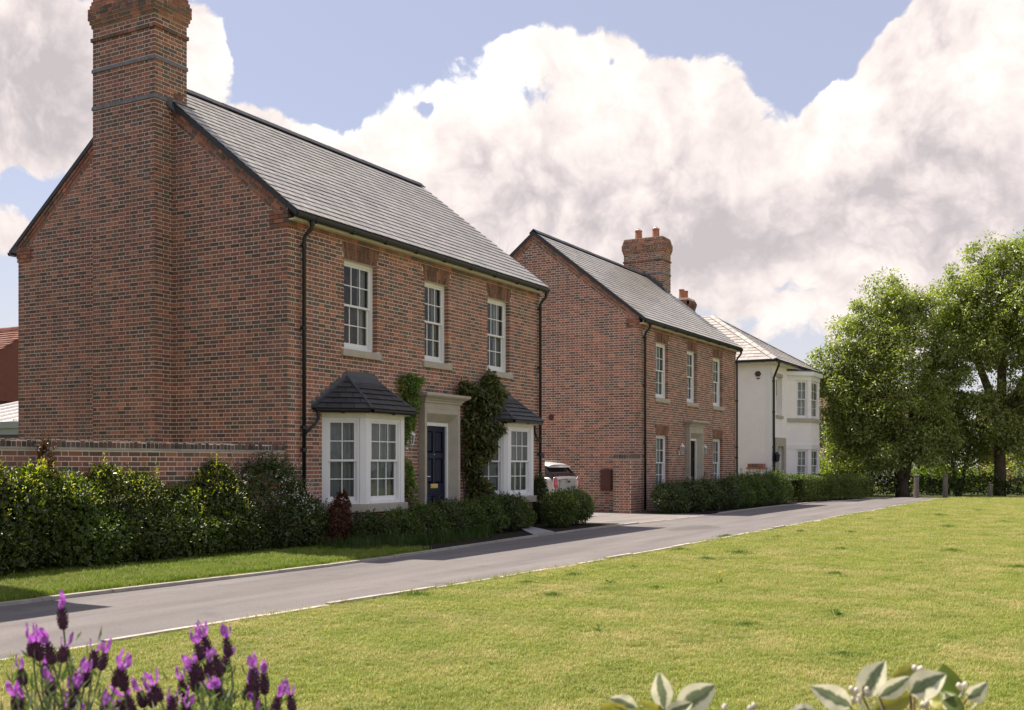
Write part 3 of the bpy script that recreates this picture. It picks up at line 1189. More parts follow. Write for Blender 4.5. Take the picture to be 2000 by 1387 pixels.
def gutter_run(parent, a, b, out, drop=.0, w=.115, h=.085, brackets=1.0):
    """half round gutter from a to b; out is the outward direction"""
    a, b, out = Vector(a), Vector(b), Vector(out).normalized()
    mb = MB()
    prof = []
    for k in range(9):
        t = math.pi * k / 8
        prof.append((.5 - .5 * math.cos(t), -math.sin(t) * .9))
    prof = [(x * w, z * h) for x, z in prof]
    inner = [(x * .86 + w * .07, z * .86 + .004) for x, z in reversed(prof)]
    poly = [a + out * x + Vector((0, 0, z)) for x, z in prof + inner]
    mb.prism(poly, b - a)
    g = mb.build('gutter', M['black'], parent)
    L = (b - a).length
    n = int(L / brackets)
    mb = MB()
    for k in range(n):
        p = a + (b - a) * ((k + .5) / n)
        d = (b - a).normalized() * .03
        poly = [p + out * (x * 1.06 - .004) + Vector((0, 0, z * 1.14 - .004)) for x, z in prof]
        mb.prism([q - d for q in poly], d * 2)
    if n:
        mb.build('gutter_bracket', M['black'], g)
    return g


def slate_slope(roof, fr_pt, Ls, L, gauge, width, mat, limit=300, key=lambda i, k: 0, seed=0, raise_=.020):
    """slates on a slope: fr_pt(s up the slope, t along, d outwards). The largest are objects."""
    rng = random.Random(seed)
    rows = int(L / gauge)
    items = []
    for i in range(rows):
        s0 = i * gauge
        off = 0 if i % 2 == 0 else width / 2
        t = -off
        while t < Ls - .01:
            a, b = max(t, 0), min(t + width, Ls)
            t += width
            if b - a < .03:
                continue
            items.append((i, s0, a + .008, b - .008))
    Z = []
    for q, (i, s0, a, b) in enumerate(items):
        p = Vector(fr_pt(s0 + gauge / 2, (a + b) / 2, 0)) - CAMV
        full = abs((b - a) - (width - .016)) < 1e-4
        Z.append((p.dot(FWD) if full else 1e9, q))
    Z.sort()
    pick = set(q for z, q in Z[:limit] if z < 1e8)
    rest = MB()
    shared = None
    O = Vector(fr_pt(0, 0, 0))
    us, ut, un = [(Vector(fr_pt(*v)) - O).normalized() for v in ((1, 0, 0), (0, 1, 0), (0, 0, 1))]
    for q, (i, s0, a, b) in enumerate(items):
        ln = gauge + .05
        jd = rng.uniform(0, .003)
        js = rng.uniform(-.004, .004)
        c8 = [(-.002 + js, 0, raise_ - .006 + jd), (ln, 0, .002), (ln, 0, .008), (-.002 + js, 0, raise_ + .007 + jd)]
        w = b - a
        if q in pick:
            if shared is None:
                mb = MB()
                P = [(-w / 2, sx, d) for sx, _, d in [(0, 0, raise_ - .006), (ln, 0, .002), (ln, 0, .008), (0, 0, raise_ + .007)]]
                mb.prism(P, (w, 0, 0))
                shared = bpy.data.meshes.new('slate')
                shared.from_pydata(mb.v, [], mb.f)
                shared.materials.append(mat)
            o = bpy.data.objects.new('slate', shared)
            C.objects.link(o)
            o.parent = roof
            m = Matrix((ut, us, un)).transposed() if ut.cross(us).dot(un) > 0 else Matrix((-ut, us, un)).transposed()
            o.matrix_local = Matrix.Translation(Vector(fr_pt(s0 + js, (a + b) / 2, jd)) - BASE[roof]) @ m.to_4x4() @ Matrix.Rotation(rng.uniform(-.004, .004), 4, 'Z')
        else:
            rest.prism([fr_pt(s0 + x, a, d) for x, _, d in c8], Vector(fr_pt(0, b, 0)) - Vector(fr_pt(0, a, 0)))
    if rest.f:
        rest.build('slates', mat, roof, kind='stuff')


XF, XB = -12.8, -20.05                       # facade and back wall of the brick houses
XM = (XF + XB) / 2
EAVE_X, TAN, RIDGE = XF + .24, .791, 9.0


def roof_z(x):
    return RIDGE - TAN * abs(x - XM)


def brick_house(Y0, L, label, cfg):
    H = thing('brick_house', label, 'house', (XM, Y0 + L / 2, 0))
    fac = Frame((XF, Y0, 0), (0, 1, 0), (1, 0, 0))
    gab = Frame((XB, Y0, 0), (1, 0, 0), (0, -1, 0))
    GW = XF - XB
    B = Bricks()
    # ---- wall body (mortar)
    ops = []
    for w in cfg['windows']:
        ops.append((w[0] - Y0, w[1] - Y0, w[2], w[3]))
    dc = cfg['door'] - Y0
    ops_door = [(dc - .52, dc + .52, 0.0, 2.40)]
    bays = [(b - Y0) for b in cfg.get('bays', [])]
    ops_bay = [(b - 1.17, b + 1.17, .12, 2.40) for b in bays]
    EH = 5.84
    mb = MB()
    wall_skin(mb, fac, L, EH, ops + ops_door + ops_bay)
    m = -.0025
    zt = lambda x: roof_z(x) - .115
    pts = [gab(0, 0, m), gab(GW, 0, m), gab(GW, zt(XF) - .02, m), gab(GW / 2, zt(XM) - .02, m), gab(0, zt(XB) - .02, m)]
    mb.face(pts)
    far = Frame((XF, Y0 + L, 0), (-1, 0, 0), (0, 1, 0))
    mb.face([far(0, 0, 0), far(GW, 0, 0), far(GW, zt(XB) - .02, 0), far(GW / 2, zt(XM) - .02, 0), far(0, zt(XF) - .02, 0)])
    mb.face([(XB, Y0 + L, 0), (XB, Y0, 0), (XB, Y0, EH), (XB, Y0 + L, EH)])
    wall = mb.build('wall', M['mortar'], H)
    # ---- facade bricks
    bo = []
    for (a, b, c, t) in ops:
        bo.append((a, b, a, b, c - .15, t))
        bo.append((a, b, a - .09, b + .09, t, t + (.338 if t > 4 else .31)))
        bo.append((a - .09, b + .09, a - .09, b + .09, c - .15, c - .005))
    bo.append((dc - .62, dc + .62, dc - .62, dc + .62, 0, 2.8))
    for b in bays:
        bo.append((b - 1.17, b + 1.17, b - 1.17, b + 1.17, 0, 2.42))
    B.wall(fac, L, 5.70, bo, key='w', seed=cfg['seed'])
    # oversailing course below the eaves, with the darker joint under it
    for k, (z, pr) in enumerate(((5.70, .028),)):
        mbx = B.rest.setdefault('w', MB())
        u = 0.0
        while u < L:
            w = STR
            add_brick(mbx, fac, [(u, z + .006), (min(u + w, L), z + .006), (min(u + w, L), z + .073), (u, z + .073)], -.006, pr + random.uniform(-.002, .002))
            u += w + JT
    # ---- gable bricks under the raking courses
    c = 1 / math.hypot(1, TAN)
    up = zt(XF) - .235 / c + 0
    hv = [(-TAN, 1, zt(XB) - .235 / c), (TAN, 1, zt(XF) - .235 / c + TAN * GW)]
    B.wall(gab, GW, RIDGE, (), hv, key='w', seed=cfg['seed'] + 1, phase=1)
    mbx = B.rest['w']
    # raking courses
    for side in (0, 1):
        for r in range(3):
            t0 = .235 - .0783 * r - .006
            s, k = 0.0, r
            run = (GW / 2) / c
            while s < run - .05:
                w = STR if k % 2 == 0 else HDR
                e = min(s + w, run - .01)
                poly = []
                for (ss, tt) in ((s, t0), (e, t0), (e, t0 - .066), (s, t0 - .066)):
                    # along the rake s from the eave, t below the roof line
                    uu = ss * c + tt * TAN * c
                    vv = zt(XB) + ss * c * TAN - tt * c
                    if side:
                        uu = GW - uu
                    poly.append((uu, vv))
                for hf in ((-1, 0, .0 + .0), (1, 0, GW)):
                    poly = clip_half(poly, *hf)
                poly = clip_half(poly, 0, -1, -5.97)
                poly = clip_half(poly, *((1, 0, GW / 2 - .004) if not side else (-1, 0, -(GW / 2 + .004))))
                if len(poly) >= 3:
                    add_brick(mbx, gab, poly, -.006, .004 + .012 * r + random.uniform(-.002, .002))
                s = e + JT
                k += 1
    # kneelers
    for u0, u1 in ((-.03, .40), (GW - .40, GW + .03)):
        for i in range(4):
            z = 5.66 + i * CO
            pr = (.014 if i == 0 else .022)
            us = [u0, u0 + .215, u1] if i % 2 == 0 else [u0, u0 + .1025, u0 + .3275, u1]
            for a, b in zip(us, us[1:]):
                add_brick(mbx, gab, [(a + .004, z + .006), (b - .004, z + .006), (b - .004, z + .071), (a + .004, z + .071)], -.25, pr + random.uniform(-.002, .002))
    # ---- roof
    y0, y1 = Y0 - .05, Y0 + L + .05
    mb = MB()
    prof = [(EAVE_X, roof_z(EAVE_X)), (XM, RIDGE), (2 * XM - EAVE_X, roof_z(EAVE_X)), (2 * XM - EAVE_X, roof_z(EAVE_X) - .10), (XM, RIDGE - .12), (EAVE_X, roof_z(EAVE_X) - .10)]
    mb.prism([(x, y0, z - .022) for x, z in prof], (0, y1 - y0, 0))
    roof = mb.build('roof', M['slate_edge'], H)
    cs, sn = c, TAN * c
    cut = cfg['chimney']

    def fr_pt(s, t, d):
        return (EAVE_X - s * cs + d * sn + .02 * cs, y0 + t, roof_z(EAVE_X) + s * sn + d * cs - .020 - .02 * sn)
    slope_len = (EAVE_X - XM) / cs
    slate_slope(roof, fr_pt, y1 - y0, slope_len - .02, slope_len / 23.0, .25, M['slate'], 300, seed=cfg['seed'])
    # ridge tiles
    n = 22
    for k in range(n):
        a, b = y0 + (y1 - y0) * k / n, y0 + (y1 - y0) * (k + 1) / n
        j = random.uniform(-.004, .004)
        if cut[0] - .02 < (a + b) / 2 < cut[1] + .02:
            continue
        mb = MB()
        q = []
        for (dx, dz) in ((-.15, -.105), (0, .025), (.15, -.105), (.14, -.125), (0, -.0), (-.14, -.125)):
            q.append((XM + dx, a + .003, RIDGE + dz + .03 + j))
        mb.prism(q, (0, b - a - .006, 0))
        mb.build('ridge_tile', M['slate_edge'], roof)
    # ---- chimney
    CX0, CX1 = XM - .83, XM + .83
    ya, yb, ztop = cut[0], cut[1], 10.05
    mb = MB()
    if cfg['breast']:
        mb.box(CX0 + .0025, CX1 - .0025, ya + .0025, Y0 + .02, 0, 8.5)
    mb.box(CX0 + .0025, CX1 - .0025, ya + .0025, yb - .0025, 5.0 if not cfg['breast'] else 8.5, ztop)
    ch = mb.build('chimney', M['mortar'], H)
    chf = Frame((CX0, ya, 0), (1, 0, 0), (0, -1, 0))
    chr_ = Frame((CX1, ya, 0), (0, 1, 0), (1, 0, 0))
    v0 = 0.0 if cfg['breast'] else 7.2
    B.wall(chf, CX1 - CX0, ztop, (), (), v0=v0, key='c', seed=cfg['seed'] + 2)
    if cfg['breast']:
        B.wall(chr_, Y0 - ya, 8.25, (), (), v0=0, key='c', seed=cfg['seed'] + 3, phase=1)
        B.wall(chr_, yb - ya, ztop, (), (), v0=8.25, key='c', seed=cfg['seed'] + 4, phase=1)
        chl = Frame((CX0, Y0, 0), (0, -1, 0), (-1, 0, 0))
        B.wall(chl, Y0 - ya, 8.25, (), (), key='c', seed=cfg['seed'] + 5, single=False)
    else:
        B.wall(chr_, yb - ya, ztop, (), (), v0=7.2, key='c', seed=cfg['seed'] + 3, phase=1)
    # string course, corbels and the stepped head, all round
    mbc = B.rest['c']
    top = 10.42 if cfg['breast'] else 10.40
    dz = 9.58 - (0 if cfg['breast'] else .08)
    courses = [(dz, .030), (9.835, .022), (9.91, .044), (9.985, .066), (10.06, .066), (10.135, .066), (10.21, .04), (10.285, .02), (10.36, .0)]
    core = MB()
    for z, pr in courses:
        if z > 9.8:
            core.box(CX0 - pr + .008, CX1 + pr - .008, ya - pr + .008, yb + pr - .008, z, z + CO)
        for (fr_, w0, w1) in ((Frame((CX0, ya, 0), (1, 0, 0), (0, -1, 0)), -pr, CX1 - CX0 + pr), (Frame((CX1, ya, 0), (0, 1, 0), (1, 0, 0)), -pr, yb - ya + pr),
                              (Frame((CX1, yb, 0), (-1, 0, 0), (0, 1, 0)), -pr, CX1 - CX0 + pr), (Frame((CX0, yb, 0), (0, -1, 0), (-1, 0, 0)), -pr, yb - ya + pr)):
            u, k = w0, int(z * 100) % 2
            while u < w1 - .02:
                w = STR if k % 2 == 0 else HDR
                e = min(u + w, w1)
                add_brick(mbc, fr_, [(u, z + .005), (e, z + .005), (e, z + .07), (u, z + .07)], -.02, pr + random.uniform(-.004, .004))
                u = e + JT
                k += 1
    core.build('chimney_head', M['mortar'], ch)
    fl = MB()
    fl.box(CX0 + .02, CX1 - .02, ya + .02, yb - .02, 10.43, 10.46)
    fl.build('flaunching', M['concrete'], ch)
    for px in (CX0 + .46, CX1 - .46):
        p = MB()
        p.lathe([(.15, 10.45), (.145, 10.52), (.135, 10.80), (.15, 10.81), (.15, 10.85), (.11, 10.85), (.11, 10.7)], (px, (ya + yb) / 2, 0), 14)
        pot = p.build('chimney_pot', M['clay_pot'], ch, smooth=False)
        p = MB()
        for q in range(6):
            a0 = q * math.pi / 6
            arc = [(px + .10 * math.cos(a0) * math.cos(t), (ya + yb) / 2 + .10 * math.sin(a0) * math.cos(t), 10.85 + .09 * math.sin(t)) for t in [math.pi * j / 6 for j in range(7)]]
            p.tube(arc, .004, 3, False)
        p.build('pot_guard', M['chrome'], ch)
    # lead trays
    for z in cfg['trays']:
        mb = MB()
        e = .016
        mb.box(CX0 - e, CX1 + e, ya - e, yb + e, z, z + .028)
        mb.box(CX0 - e - .003, CX1 + e + .003, ya - e - .003, yb + e + .003, z - .04, z + .002)
        mb.build('lead_tray', M['lead'], ch)
    # flashing where the shaft meets the front slope
    mb = MB()
    e = .02
    if cfg['breast']:
        mb.prism([(CX1 + .004, ya + .28, 8.22), (CX1 + .10, Y0 - .09, 8.10), (CX1 + .12, Y0 - .09, 8.07), (CX1 + .12, yb + .02, 8.07), (CX1 + .03, yb + .02, 8.25), (CX1 + .004, yb, 8.34), (CX1 + .004, ya + .3, 8.34)], (.012, 0, .01))
        mb.prism([(CX0 - .12, Y0 - .06, roof_z(CX0 - .12)), (CX1 + .12, Y0 - .06, roof_z(CX1 + .12) + .02), (CX1 + .12, yb + .10, roof_z(CX1 + .12) + .02), (CX0 - .12, yb + .1, roof_z(CX0 - .12) + .02)], (0, 0, .01))
    else:
        steps = 9
        for k in range(steps):
            xa = XM + (CX1 - XM) * k / steps
            xb_ = XM + (CX1 - XM) * (k + 1) / steps
            zz = roof_z(xa)
            mb.box(xa, xb_, ya - .012, ya + .002, roof_z(xb_) - .05, zz + .14)
        mb.prism([(XM, ya - .16, roof_z(XM) + .015), (CX1 + .1, ya - .16, roof_z(CX1 + .1) + .015), (CX1 + .1, ya, roof_z(CX1 + .1) + .015), (XM, ya, roof_z(XM) + .015)], (0, 0, .012))
        mb.prism([(CX1, ya - .1, roof_z(CX1) + .10), (CX1 + .2, ya - .1, roof_z(CX1 + .2) + .02), (CX1 + .2, y1 - .3, roof_z(CX1 + .2) + .02), (CX1, y1 - .3, roof_z(CX1) + .10)], (.004, 0, .012))
    mb.build('flashing', M['lead_flash'], ch)
    B.finish({'w': wall, 'c': ch}, M['brick'], 300, zmin=cfg['zmin'])
    # ---- windows and arches
    for k, w in enumerate(cfg['windows']):
        a, b, cc, t = w[0] - Y0, w[1] - Y0, w[2], w[3]
        sash_window(H, fac, a + .004, b - .004, cc, t - .004, 3, .105, w[4], seed=cfg['seed'] * 10 + k)
        flat_arch(H, fac, a, b, t, .338 if t > 4 else .31)
    # ---- eaves: soffit board, fascia, gutter
    mb = MB()
    mb.box(XF - .02, EAVE_X - .085, Y0 - .0, Y0 + L, 5.775, 5.80)
    mb.box(EAVE_X - .11, EAVE_X - .085, Y0 + .03, Y0 + L, 5.80, 5.885)
    mb.build('soffit_board', M['cream'], H)
    gz = 5.892
    gutter_run(H, (EAVE_X - .082, Y0 - .03, gz), (EAVE_X - .082, Y0 + L + .06, gz), (1, 0, 0), brackets=1.05, w=.125, h=.105)
    gutter_run(H, (2 * XM - EAVE_X + .082, Y0 - .06, gz), (2 * XM - EAVE_X + .082, Y0 + L + .06, gz), (-1, 0, 0), brackets=1.05)
    gx = EAVE_X - .02
    for (yy, dy) in ((Y0 + .36, .0), (Y0 + L - .08, 0)):
        x = XF + .075
        downpipe(H, [(gx, yy + .05, gz - .05), (gx, yy + .05, gz - .17), (gx - .02, yy + .05, gz - .22), (x + .03, yy, gz - .34), (x, yy, gz - .40), (x, yy, .05)],
                 .036, [((x, yy, z), (-.07, 0)) for z in (5.38, 3.9, 2.12, 1.72)] + [((gx, yy + .05, gz - .13), (0, 0))])
    return H, fac, wall


def door_surround(H, Y, colour, handle=True, name='front_door'):
    """stone surround with splayed reveal and moulded cornice, door in a white frame"""
    F = Frame((XF, Y, 0), (0, 1, 0), (1, 0, 0))
    wo, wi, wd = .70, .62, .505          # outer half width, front opening, door opening
    dpt = .16
    mb = MB()
    for sgn in (-1, 1):
        poly = [F(sgn * wo, 0, -.004), F(sgn * wo, 0, dpt), F(sgn * wi, 0, dpt), F(sgn * wd, 0, -.02), F(sgn * wd, 0, -.12), F(sgn * wo * .9, 0, -.12)]
        mb.prism(poly, (0, 0, 2.56 if sgn < 0 else 2.56))
    zi, zo = 2.36, 2.54
    mb.prism([F(-wo, 2.56, -.004), F(-wo, 2.56, dpt), F(-wo, 2.76, dpt), F(-wo, 2.76, -.004)], Vector(F(wo, 0, 0)) - Vector(F(-wo, 0, 0)))
    # splayed lintel between the jambs
    A = [F(-wi, zo, dpt - .001), F(wi, zo, dpt - .001), F(wd, zi, -.02), F(-wd, zi, -.02)]
    mb.face(A)
    mb.face([F(-wd, zi, -.02), F(wd, zi, -.02), F(wd, zi, -.12), F(-wd, zi, -.12)])
    mb.face([F(-wi, zo, dpt - .001), F(-wi, 2.561, dpt - .001), F(wi, 2.561, dpt - .001), F(wi, zo, dpt - .001)])
    # joint lines of the blocks
    sur = mb.build('door_surround', M['stone'], H)
    mb = MB()
    prof = [(dpt, 2.76), (dpt + .03, 2.765), (dpt + .03, 2.80), (dpt + .055, 2.815), (dpt + .075, 2.845), (dpt + .115, 2.865), (dpt + .15, 2.89), (dpt + .16, 2.905), (dpt + .175, 2.905), (dpt + .175, 2.955)]
    ring = []
    for d, z in prof:
        e = d - dpt
        ring.append([F(-wo - e, z, 0), F(-wo - e, z, d), F(wo + e, z, d), F(wo + e, z, 0)])
    for r0, r1 in zip(ring, ring[1:]):
        for k in range(3):
            mb.face([r0[k], r0[k + 1], r1[k + 1], r1[k]])
    t = ring[-1]
    mb.face([t[0], t[1], t[2], t[3]])
    tt = [(p[0], p[1], p[2]) for p in t]
    mb.face([F(-wo - .12, 2.957, 0), F(-wo - .12, 2.957, dpt + .12), F(wo + .12, 2.957, dpt + .12), F(wo + .12, 2.957, 0)])
    mb.build('cornice', M['stone'], sur)
    mb = MB()
    for z, d in ((2.655, .006), (2.765, .004)):
        mb.fbox(F, -wo + .01, wo - .01, z - .012, z, dpt - .01, dpt + d)
    mb.build('frieze_moulding', M['stone'], sur)
    # white frame
    mb = MB()
    fz = 2.36
    mb.fbox(F, -wd, -wd + .065, .16, fz, -.12, -.03)
    mb.fbox(F, wd - .065, wd, .16, fz, -.12, -.03)
    mb.fbox(F, -wd + .065, wd - .065, fz - .075, fz, -.12, -.03)
    mb.build('door_frame', M['white'], sur)
    # door leaf with raised panels
    a, b, z0, z1 = -wd + .068, wd - .068, .17, fz - .078
    dw = b - a
    dd = -.075
    mb = MB()
    rows = [(z0 + .20, z0 + .60), (z0 + .88, z0 + 1.42), (z0 + 1.54, z1 - .11)]
    colsu = [(a + .10, a + dw / 2 - .045), (a + dw / 2 + .045, b - .10)]
    us = [a, colsu[0][0], colsu[0][1], colsu[1][0], colsu[1][1], b]
    vs = [z0] + [q for r in rows for q in r] + [z1]
    for i in range(len(us) - 1):
        for j in range(len(vs) - 1):
            hole = (i in (1, 3)) and (j in (1, 3, 5))
            if not hole:
                mb.fbox(F, us[i], us[i + 1], vs[j], vs[j + 1], dd - .04, dd)
            else:
                u0, u1, v0, v1 = us[i], us[i + 1], vs[j], vs[j + 1]
                e = .045
                o = [(u0, v0), (u1, v0), (u1, v1), (u0, v1)]
                q = [(u0 + e, v0 + e), (u1 - e, v0 + e), (u1 - e, v1 - e), (u0 + e, v1 - e)]
                for k in range(4):
                    k2 = (k + 1) % 4
                    mb.face([F(*o[k], dd - .022), F(*o[k2], dd - .022), F(*q[k2], dd - .004), F(*q[k], dd - .004)])
                    mb.face([F(*o[k], dd), F(*o[k2], dd), F(*o[k2], dd - .022), F(*o[k], dd - .022)])
                mb.face([F(*p, dd - .004) for p in q])
    door = mb.build(name, colour, H)
    mb = MB()
    mb.tube([F(a + .07, 1.20, dd), F(a + .07, 1.20, dd + .05), F(a + .21, 1.20, dd + .055)], .011, 6)
    mb.fbox(F, a + .045, a + .095, 1.10, 1.28, dd, dd + .008)
    mb.build('handle', M['chrome'], door)
    mb = MB()
    mb.fbox(F, -.14, .14, .95, 1.04, dd, dd + .012)
    mb.fbox(F, -.10, .10, .975, 1.015, dd + .012, dd + .02)
    mb.build('letterbox', M['brass'], door)
    mb = MB()
    mb.lathe([(.014, 0), (.014, .012), (.006, .016)], F(0, z0 + 1.5, dd), 8, axis=(1, 0, 0))
    mb.build('spyhole', M['chrome'], door)
    mb = MB()
    mb.fbox(F, -wo - .05, wo + .05, .0, .15, -.1, .55)
    mb.build('doorstep', M['stone'], sur)
    return sur


def bay_window(H, Yc, seed, label=None):
    """canted bay: left cant, front and right cant with sash windows, slated hipped roof"""
    dep, hw, hf = .60, 1.17, .62
    P = [Vector((XF, Yc - hw, 0)), Vector((XF + dep, Yc - hf, 0)), Vector((XF + dep, Yc + hf, 0)), Vector((XF, Yc + hw, 0))]
    z0, z1 = .72, 2.32
    mb = MB()
    # frieze under the roof and corner posts: the white body of the bay
    ins = .0
    ring = [(p.x, p.y) for p in P]

    def offset(pts, e):
        out = []
        n = len(pts)
        for i, p in enumerate(pts):
            p = Vector(p)
            if i == 0 or i == n - 1:
                q = pts[1] if i == 0 else pts[n - 2]
                d = (Vector(q) - p) if i == 0 else (p - Vector(q))
                nn = Vector((d.y, -d.x)).normalized()
                # stay on the wall line
                out.append((XF, p.y + (-1 if i == 0 else 1) * e / abs(nn.y)))
            else:
                d0 = (p - Vector(pts[i - 1])).normalized()
                d1 = (Vector(pts[i + 1]) - p).normalized()
                n0, n1 = Vector((d0.y, -d0.x)), Vector((d1.y, -d1.x))
                b = (n0 + n1).normalized()
                out.append(tuple(p + b * (e / b.dot(n0))))
        return out

    def slab(mb, e, za, zb):
        r = offset(ring, e)
        mb.prism([(x, y, za) for x, y in r], (0, 0, zb - za))
    slab(mb, .0, z1, 2.40)
    slab(mb, .10, 2.40, 2.45)
    bay = mb.build('bay_window', M['cream'], H)
    # posts
    for i in (1, 2):
        post = MB()
        p = P[i]
        d0 = (P[i - 1] - p).normalized() * .115
        d1 = (P[i + 1] - p).normalized() * .115
        inn = Vector((-.13, .05 if i == 1 else -.05, 0))
        post.prism([p + Vector((0, 0, z0)), p + d1 + Vector((0, 0, z0)), p + d1 + inn + Vector((0, 0, z0)), p + d0 + inn + Vector((0, 0, z0)), p + d0 + Vector((0, 0, z0))], (0, 0, z1 - z0))
        post.build('post', M['white'], bay)
    for i, sgn in ((0, 1), (3, -1)):
        post = MB()
        p = P[i]
        d = (P[1 if i == 0 else 2] - p).normalized() * .05
        post.prism([p + Vector((0, 0, z0)), p + d + Vector((0, 0, z0)), p + d + Vector((-.10, .0, z0)), p + Vector((-.10, 0, z0))], (0, 0, z1 - z0))
        post.build('post', M['white'], bay)
    # stone sill and brick base
    mb = MB()
    slab(mb, .07, .565, .715)
    bevel(mb.build('sill', M['stone'], bay), .008, 1)
    mb = MB()
    slab(mb, -.03, 0.0, .565)
    mb.build('base', M['mortar'], bay)
    B = MB()
    for i in range(3):
        p, q = P[i], P[i + 1]
        d = (q - p)
        n = Vector((d.y, -d.x, 0)).normalized()
        fr = Frame(p - n * .02, d, n)
        rr = Bricks()
        rr.wall(fr, d.length, .56, (), (), key='b', seed=seed + i, single=False)
        B_ = rr.rest['b']
        off = len(B.v)
        B.v += B_.v
        B.f += [tuple(a + off for a in f) for f in B_.f]
    B.build('brickwork', M['brick'], bay, kind='stuff')
    # windows as parts of the bay: frame, sashes, panes, net curtains
    for i, cols in ((0, 2), (1, 3), (2, 2)):
        p, q = P[i], P[i + 1]
        d = q - p
        n = Vector((d.y, -d.x, 0)).normalized()
        fr = Frame(p, d, n)
        e0 = .05 if i == 0 else .115
        e1 = .05 if i == 2 else .115
        w = sash_window(bay, fr, e0, d.length - e1, z0, z1, cols, .02, 'net', name='bay_frame', sill=False, seed=seed * 7 + i, frame_w=.05, room=False)
        # keep three levels: sashes, panes and curtains hang on the bay itself
        for ch in list(w.children):
            ch.parent = bay
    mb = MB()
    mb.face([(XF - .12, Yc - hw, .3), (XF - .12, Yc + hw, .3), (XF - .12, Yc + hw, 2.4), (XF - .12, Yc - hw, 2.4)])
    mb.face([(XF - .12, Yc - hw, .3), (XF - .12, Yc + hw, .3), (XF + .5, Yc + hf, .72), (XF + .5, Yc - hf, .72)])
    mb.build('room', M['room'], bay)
    # roof: eave ring to a short top against the wall
    ze, zt_ = 2.47, 3.10
    er = offset(ring, .22)
    E = [Vector((x, y, ze)) for x, y in er]
    T = [Vector((XF + .02, Yc - .43, zt_)), Vector((XF + .02, Yc + .43, zt_))]
    roof = MB()
    faces = [[E[0], E[1], T[0]], [E[1], E[2], T[1], T[0]], [E[2], E[3], T[1]]]
    for f in faces:
        roof.face(f)
    roof.face([E[0], E[3], E[2], E[1]])
    rf = roof.build('bay_roof', M['slate_edge'], bay)
    # slates
    for k, f in enumerate(faces):
        a, b = f[0], f[1]
        ut = (b - a).normalized()
        nn = (b - a).cross(f[2] - a).normalized()
        if nn.z < 0:
            nn = -nn
        us = nn.cross(ut).normalized()
        if us.z < 0:
            us = -us
        poly = [((p - a).dot(ut), (p - a).dot(us)) for p in f]
        mx = max(p[1] for p in poly)
        if k == 1:
            mx -= .12
        gauge = .165
        r = 0
        while r * gauge < mx - .02:
            s0 = r * gauge
            s1 = min(s0 + gauge + .02, mx)
            t = -.6 + (.0 if r % 2 else .125) + .03 * k
            while t < 3:
                q = [(t + .005, s0), (t + .245, s0), (t + .245, s1), (t + .005, s1)]
                for i in range(len(poly)):
                    p0, p1 = poly[i], poly[(i + 1) % len(poly)]
                    ex, ey = p1[0] - p0[0], p1[1] - p0[1]
                    nx, ny = ey, -ex
                    ln = math.hypot(nx, ny)
                    if i == 0:
                        continue
                    q = clip_half(q, nx / ln, ny / ln, (nx * p0[0] + ny * p0[1]) / ln - .004)
                    if len(q) < 3:
                        break
                if len(q) >= 3:
                    mb = MB()
                    j = random.uniform(0, .003)
                    top = [a + ut * x + us * y + nn * (.034 - .026 * (y - s0) / (gauge + .02) + j) for x, y in q]
                    mb.prism([v - nn * .010 for v in top], nn * .010)
                    ob = mb.build('slate', M['slate_dark'], bay)
                t += .25
            r += 1
    for p, q in ((E[1], T[0]), (E[2], T[1])):
        mb = MB()
        mb.tube([p + Vector((0, 0, .02)), q + Vector((.0, 0, .03))], .024, 6)
        mb.build('hip_roll', M['lead_flash'], bay)
    # stepped lead against the wall, and the apron at the top
    mb = MB()
    for sgn, e, t_ in ((-1, E[0], T[0]), (1, E[3], T[1])):
        n = 8
        for k in range(n):
            ya = e.y + (t_.y - e.y) * k / n
            yb = e.y + (t_.y - e.y) * (k + 1) / n
            za = ze + (zt_ - ze) * k / n
            lo, hi = min(ya, yb), max(ya, yb)
            mb.box(XF - .002, XF + .007 + .0004 * k, lo - .004, hi + .004, za - .02, za + .155)
        mb.prism([(XF + .004, e.y, ze + .0), (XF + .05, e.y + sgn * .0, ze + .03), (XF + .05, t_.y, zt_ + .01), (XF + .004, t_.y, zt_ + .02)], (0, 0, .012))
    mb.box(XF - .002, XF + .0125, T[0].y - .03, T[1].y + .03, zt_ - .05, zt_ + .14)
    mb.prism([(XF + .012, T[0].y, zt_ + .03), (XF + .20, T[0].y - .06, zt_ - .12), (XF + .20, T[1].y + .06, zt_ - .12), (XF + .012, T[1].y, zt_ + .03)], (.004, 0, .014))
    mb.build('flashing', M['lead_flash'], bay)
    # gutter along the three sides
    gz = 2.475
    gr = offset(ring, .135)
    for i in range(3):
        a, b = Vector((*gr[i], gz)), Vector((*gr[i + 1], gz))
        d = b - a
        n = Vector((d.y, -d.x, 0))
        gg = gutter_run(bay, a, b, n, w=.10, h=.075, brackets=.7)
        for ch in list(gg.children):
            ch.parent = bay
    return bay

# ================================================================== the two brick houses
H1Y, H1L = 14.917, 9.6
H2Y, H2L = 31.08, 9.75
W1 = [(16.53, 17.58, 3.66, 5.36, 'sides'), (19.28, 20.22, 3.66, 5.36, 'sides'), (21.92, 22.97, 3.66, 5.36, 'sides')]
house1, fac1, _ = brick_house(H1Y, H1L, 'large red brick house with tall gable chimney breast, two white bay windows and navy door', dict(
    seed=3, windows=W1, door=19.75, bays=[17.04, 22.45], chimney=(H1Y - .45, 15.27), breast=True, trays=[9.03, 8.31], zmin=2.1))
door_surround(house1, 19.75, M['door_blue'])
bay_window(house1, 17.04, 21)
bay_window(house1, 22.45, 22)
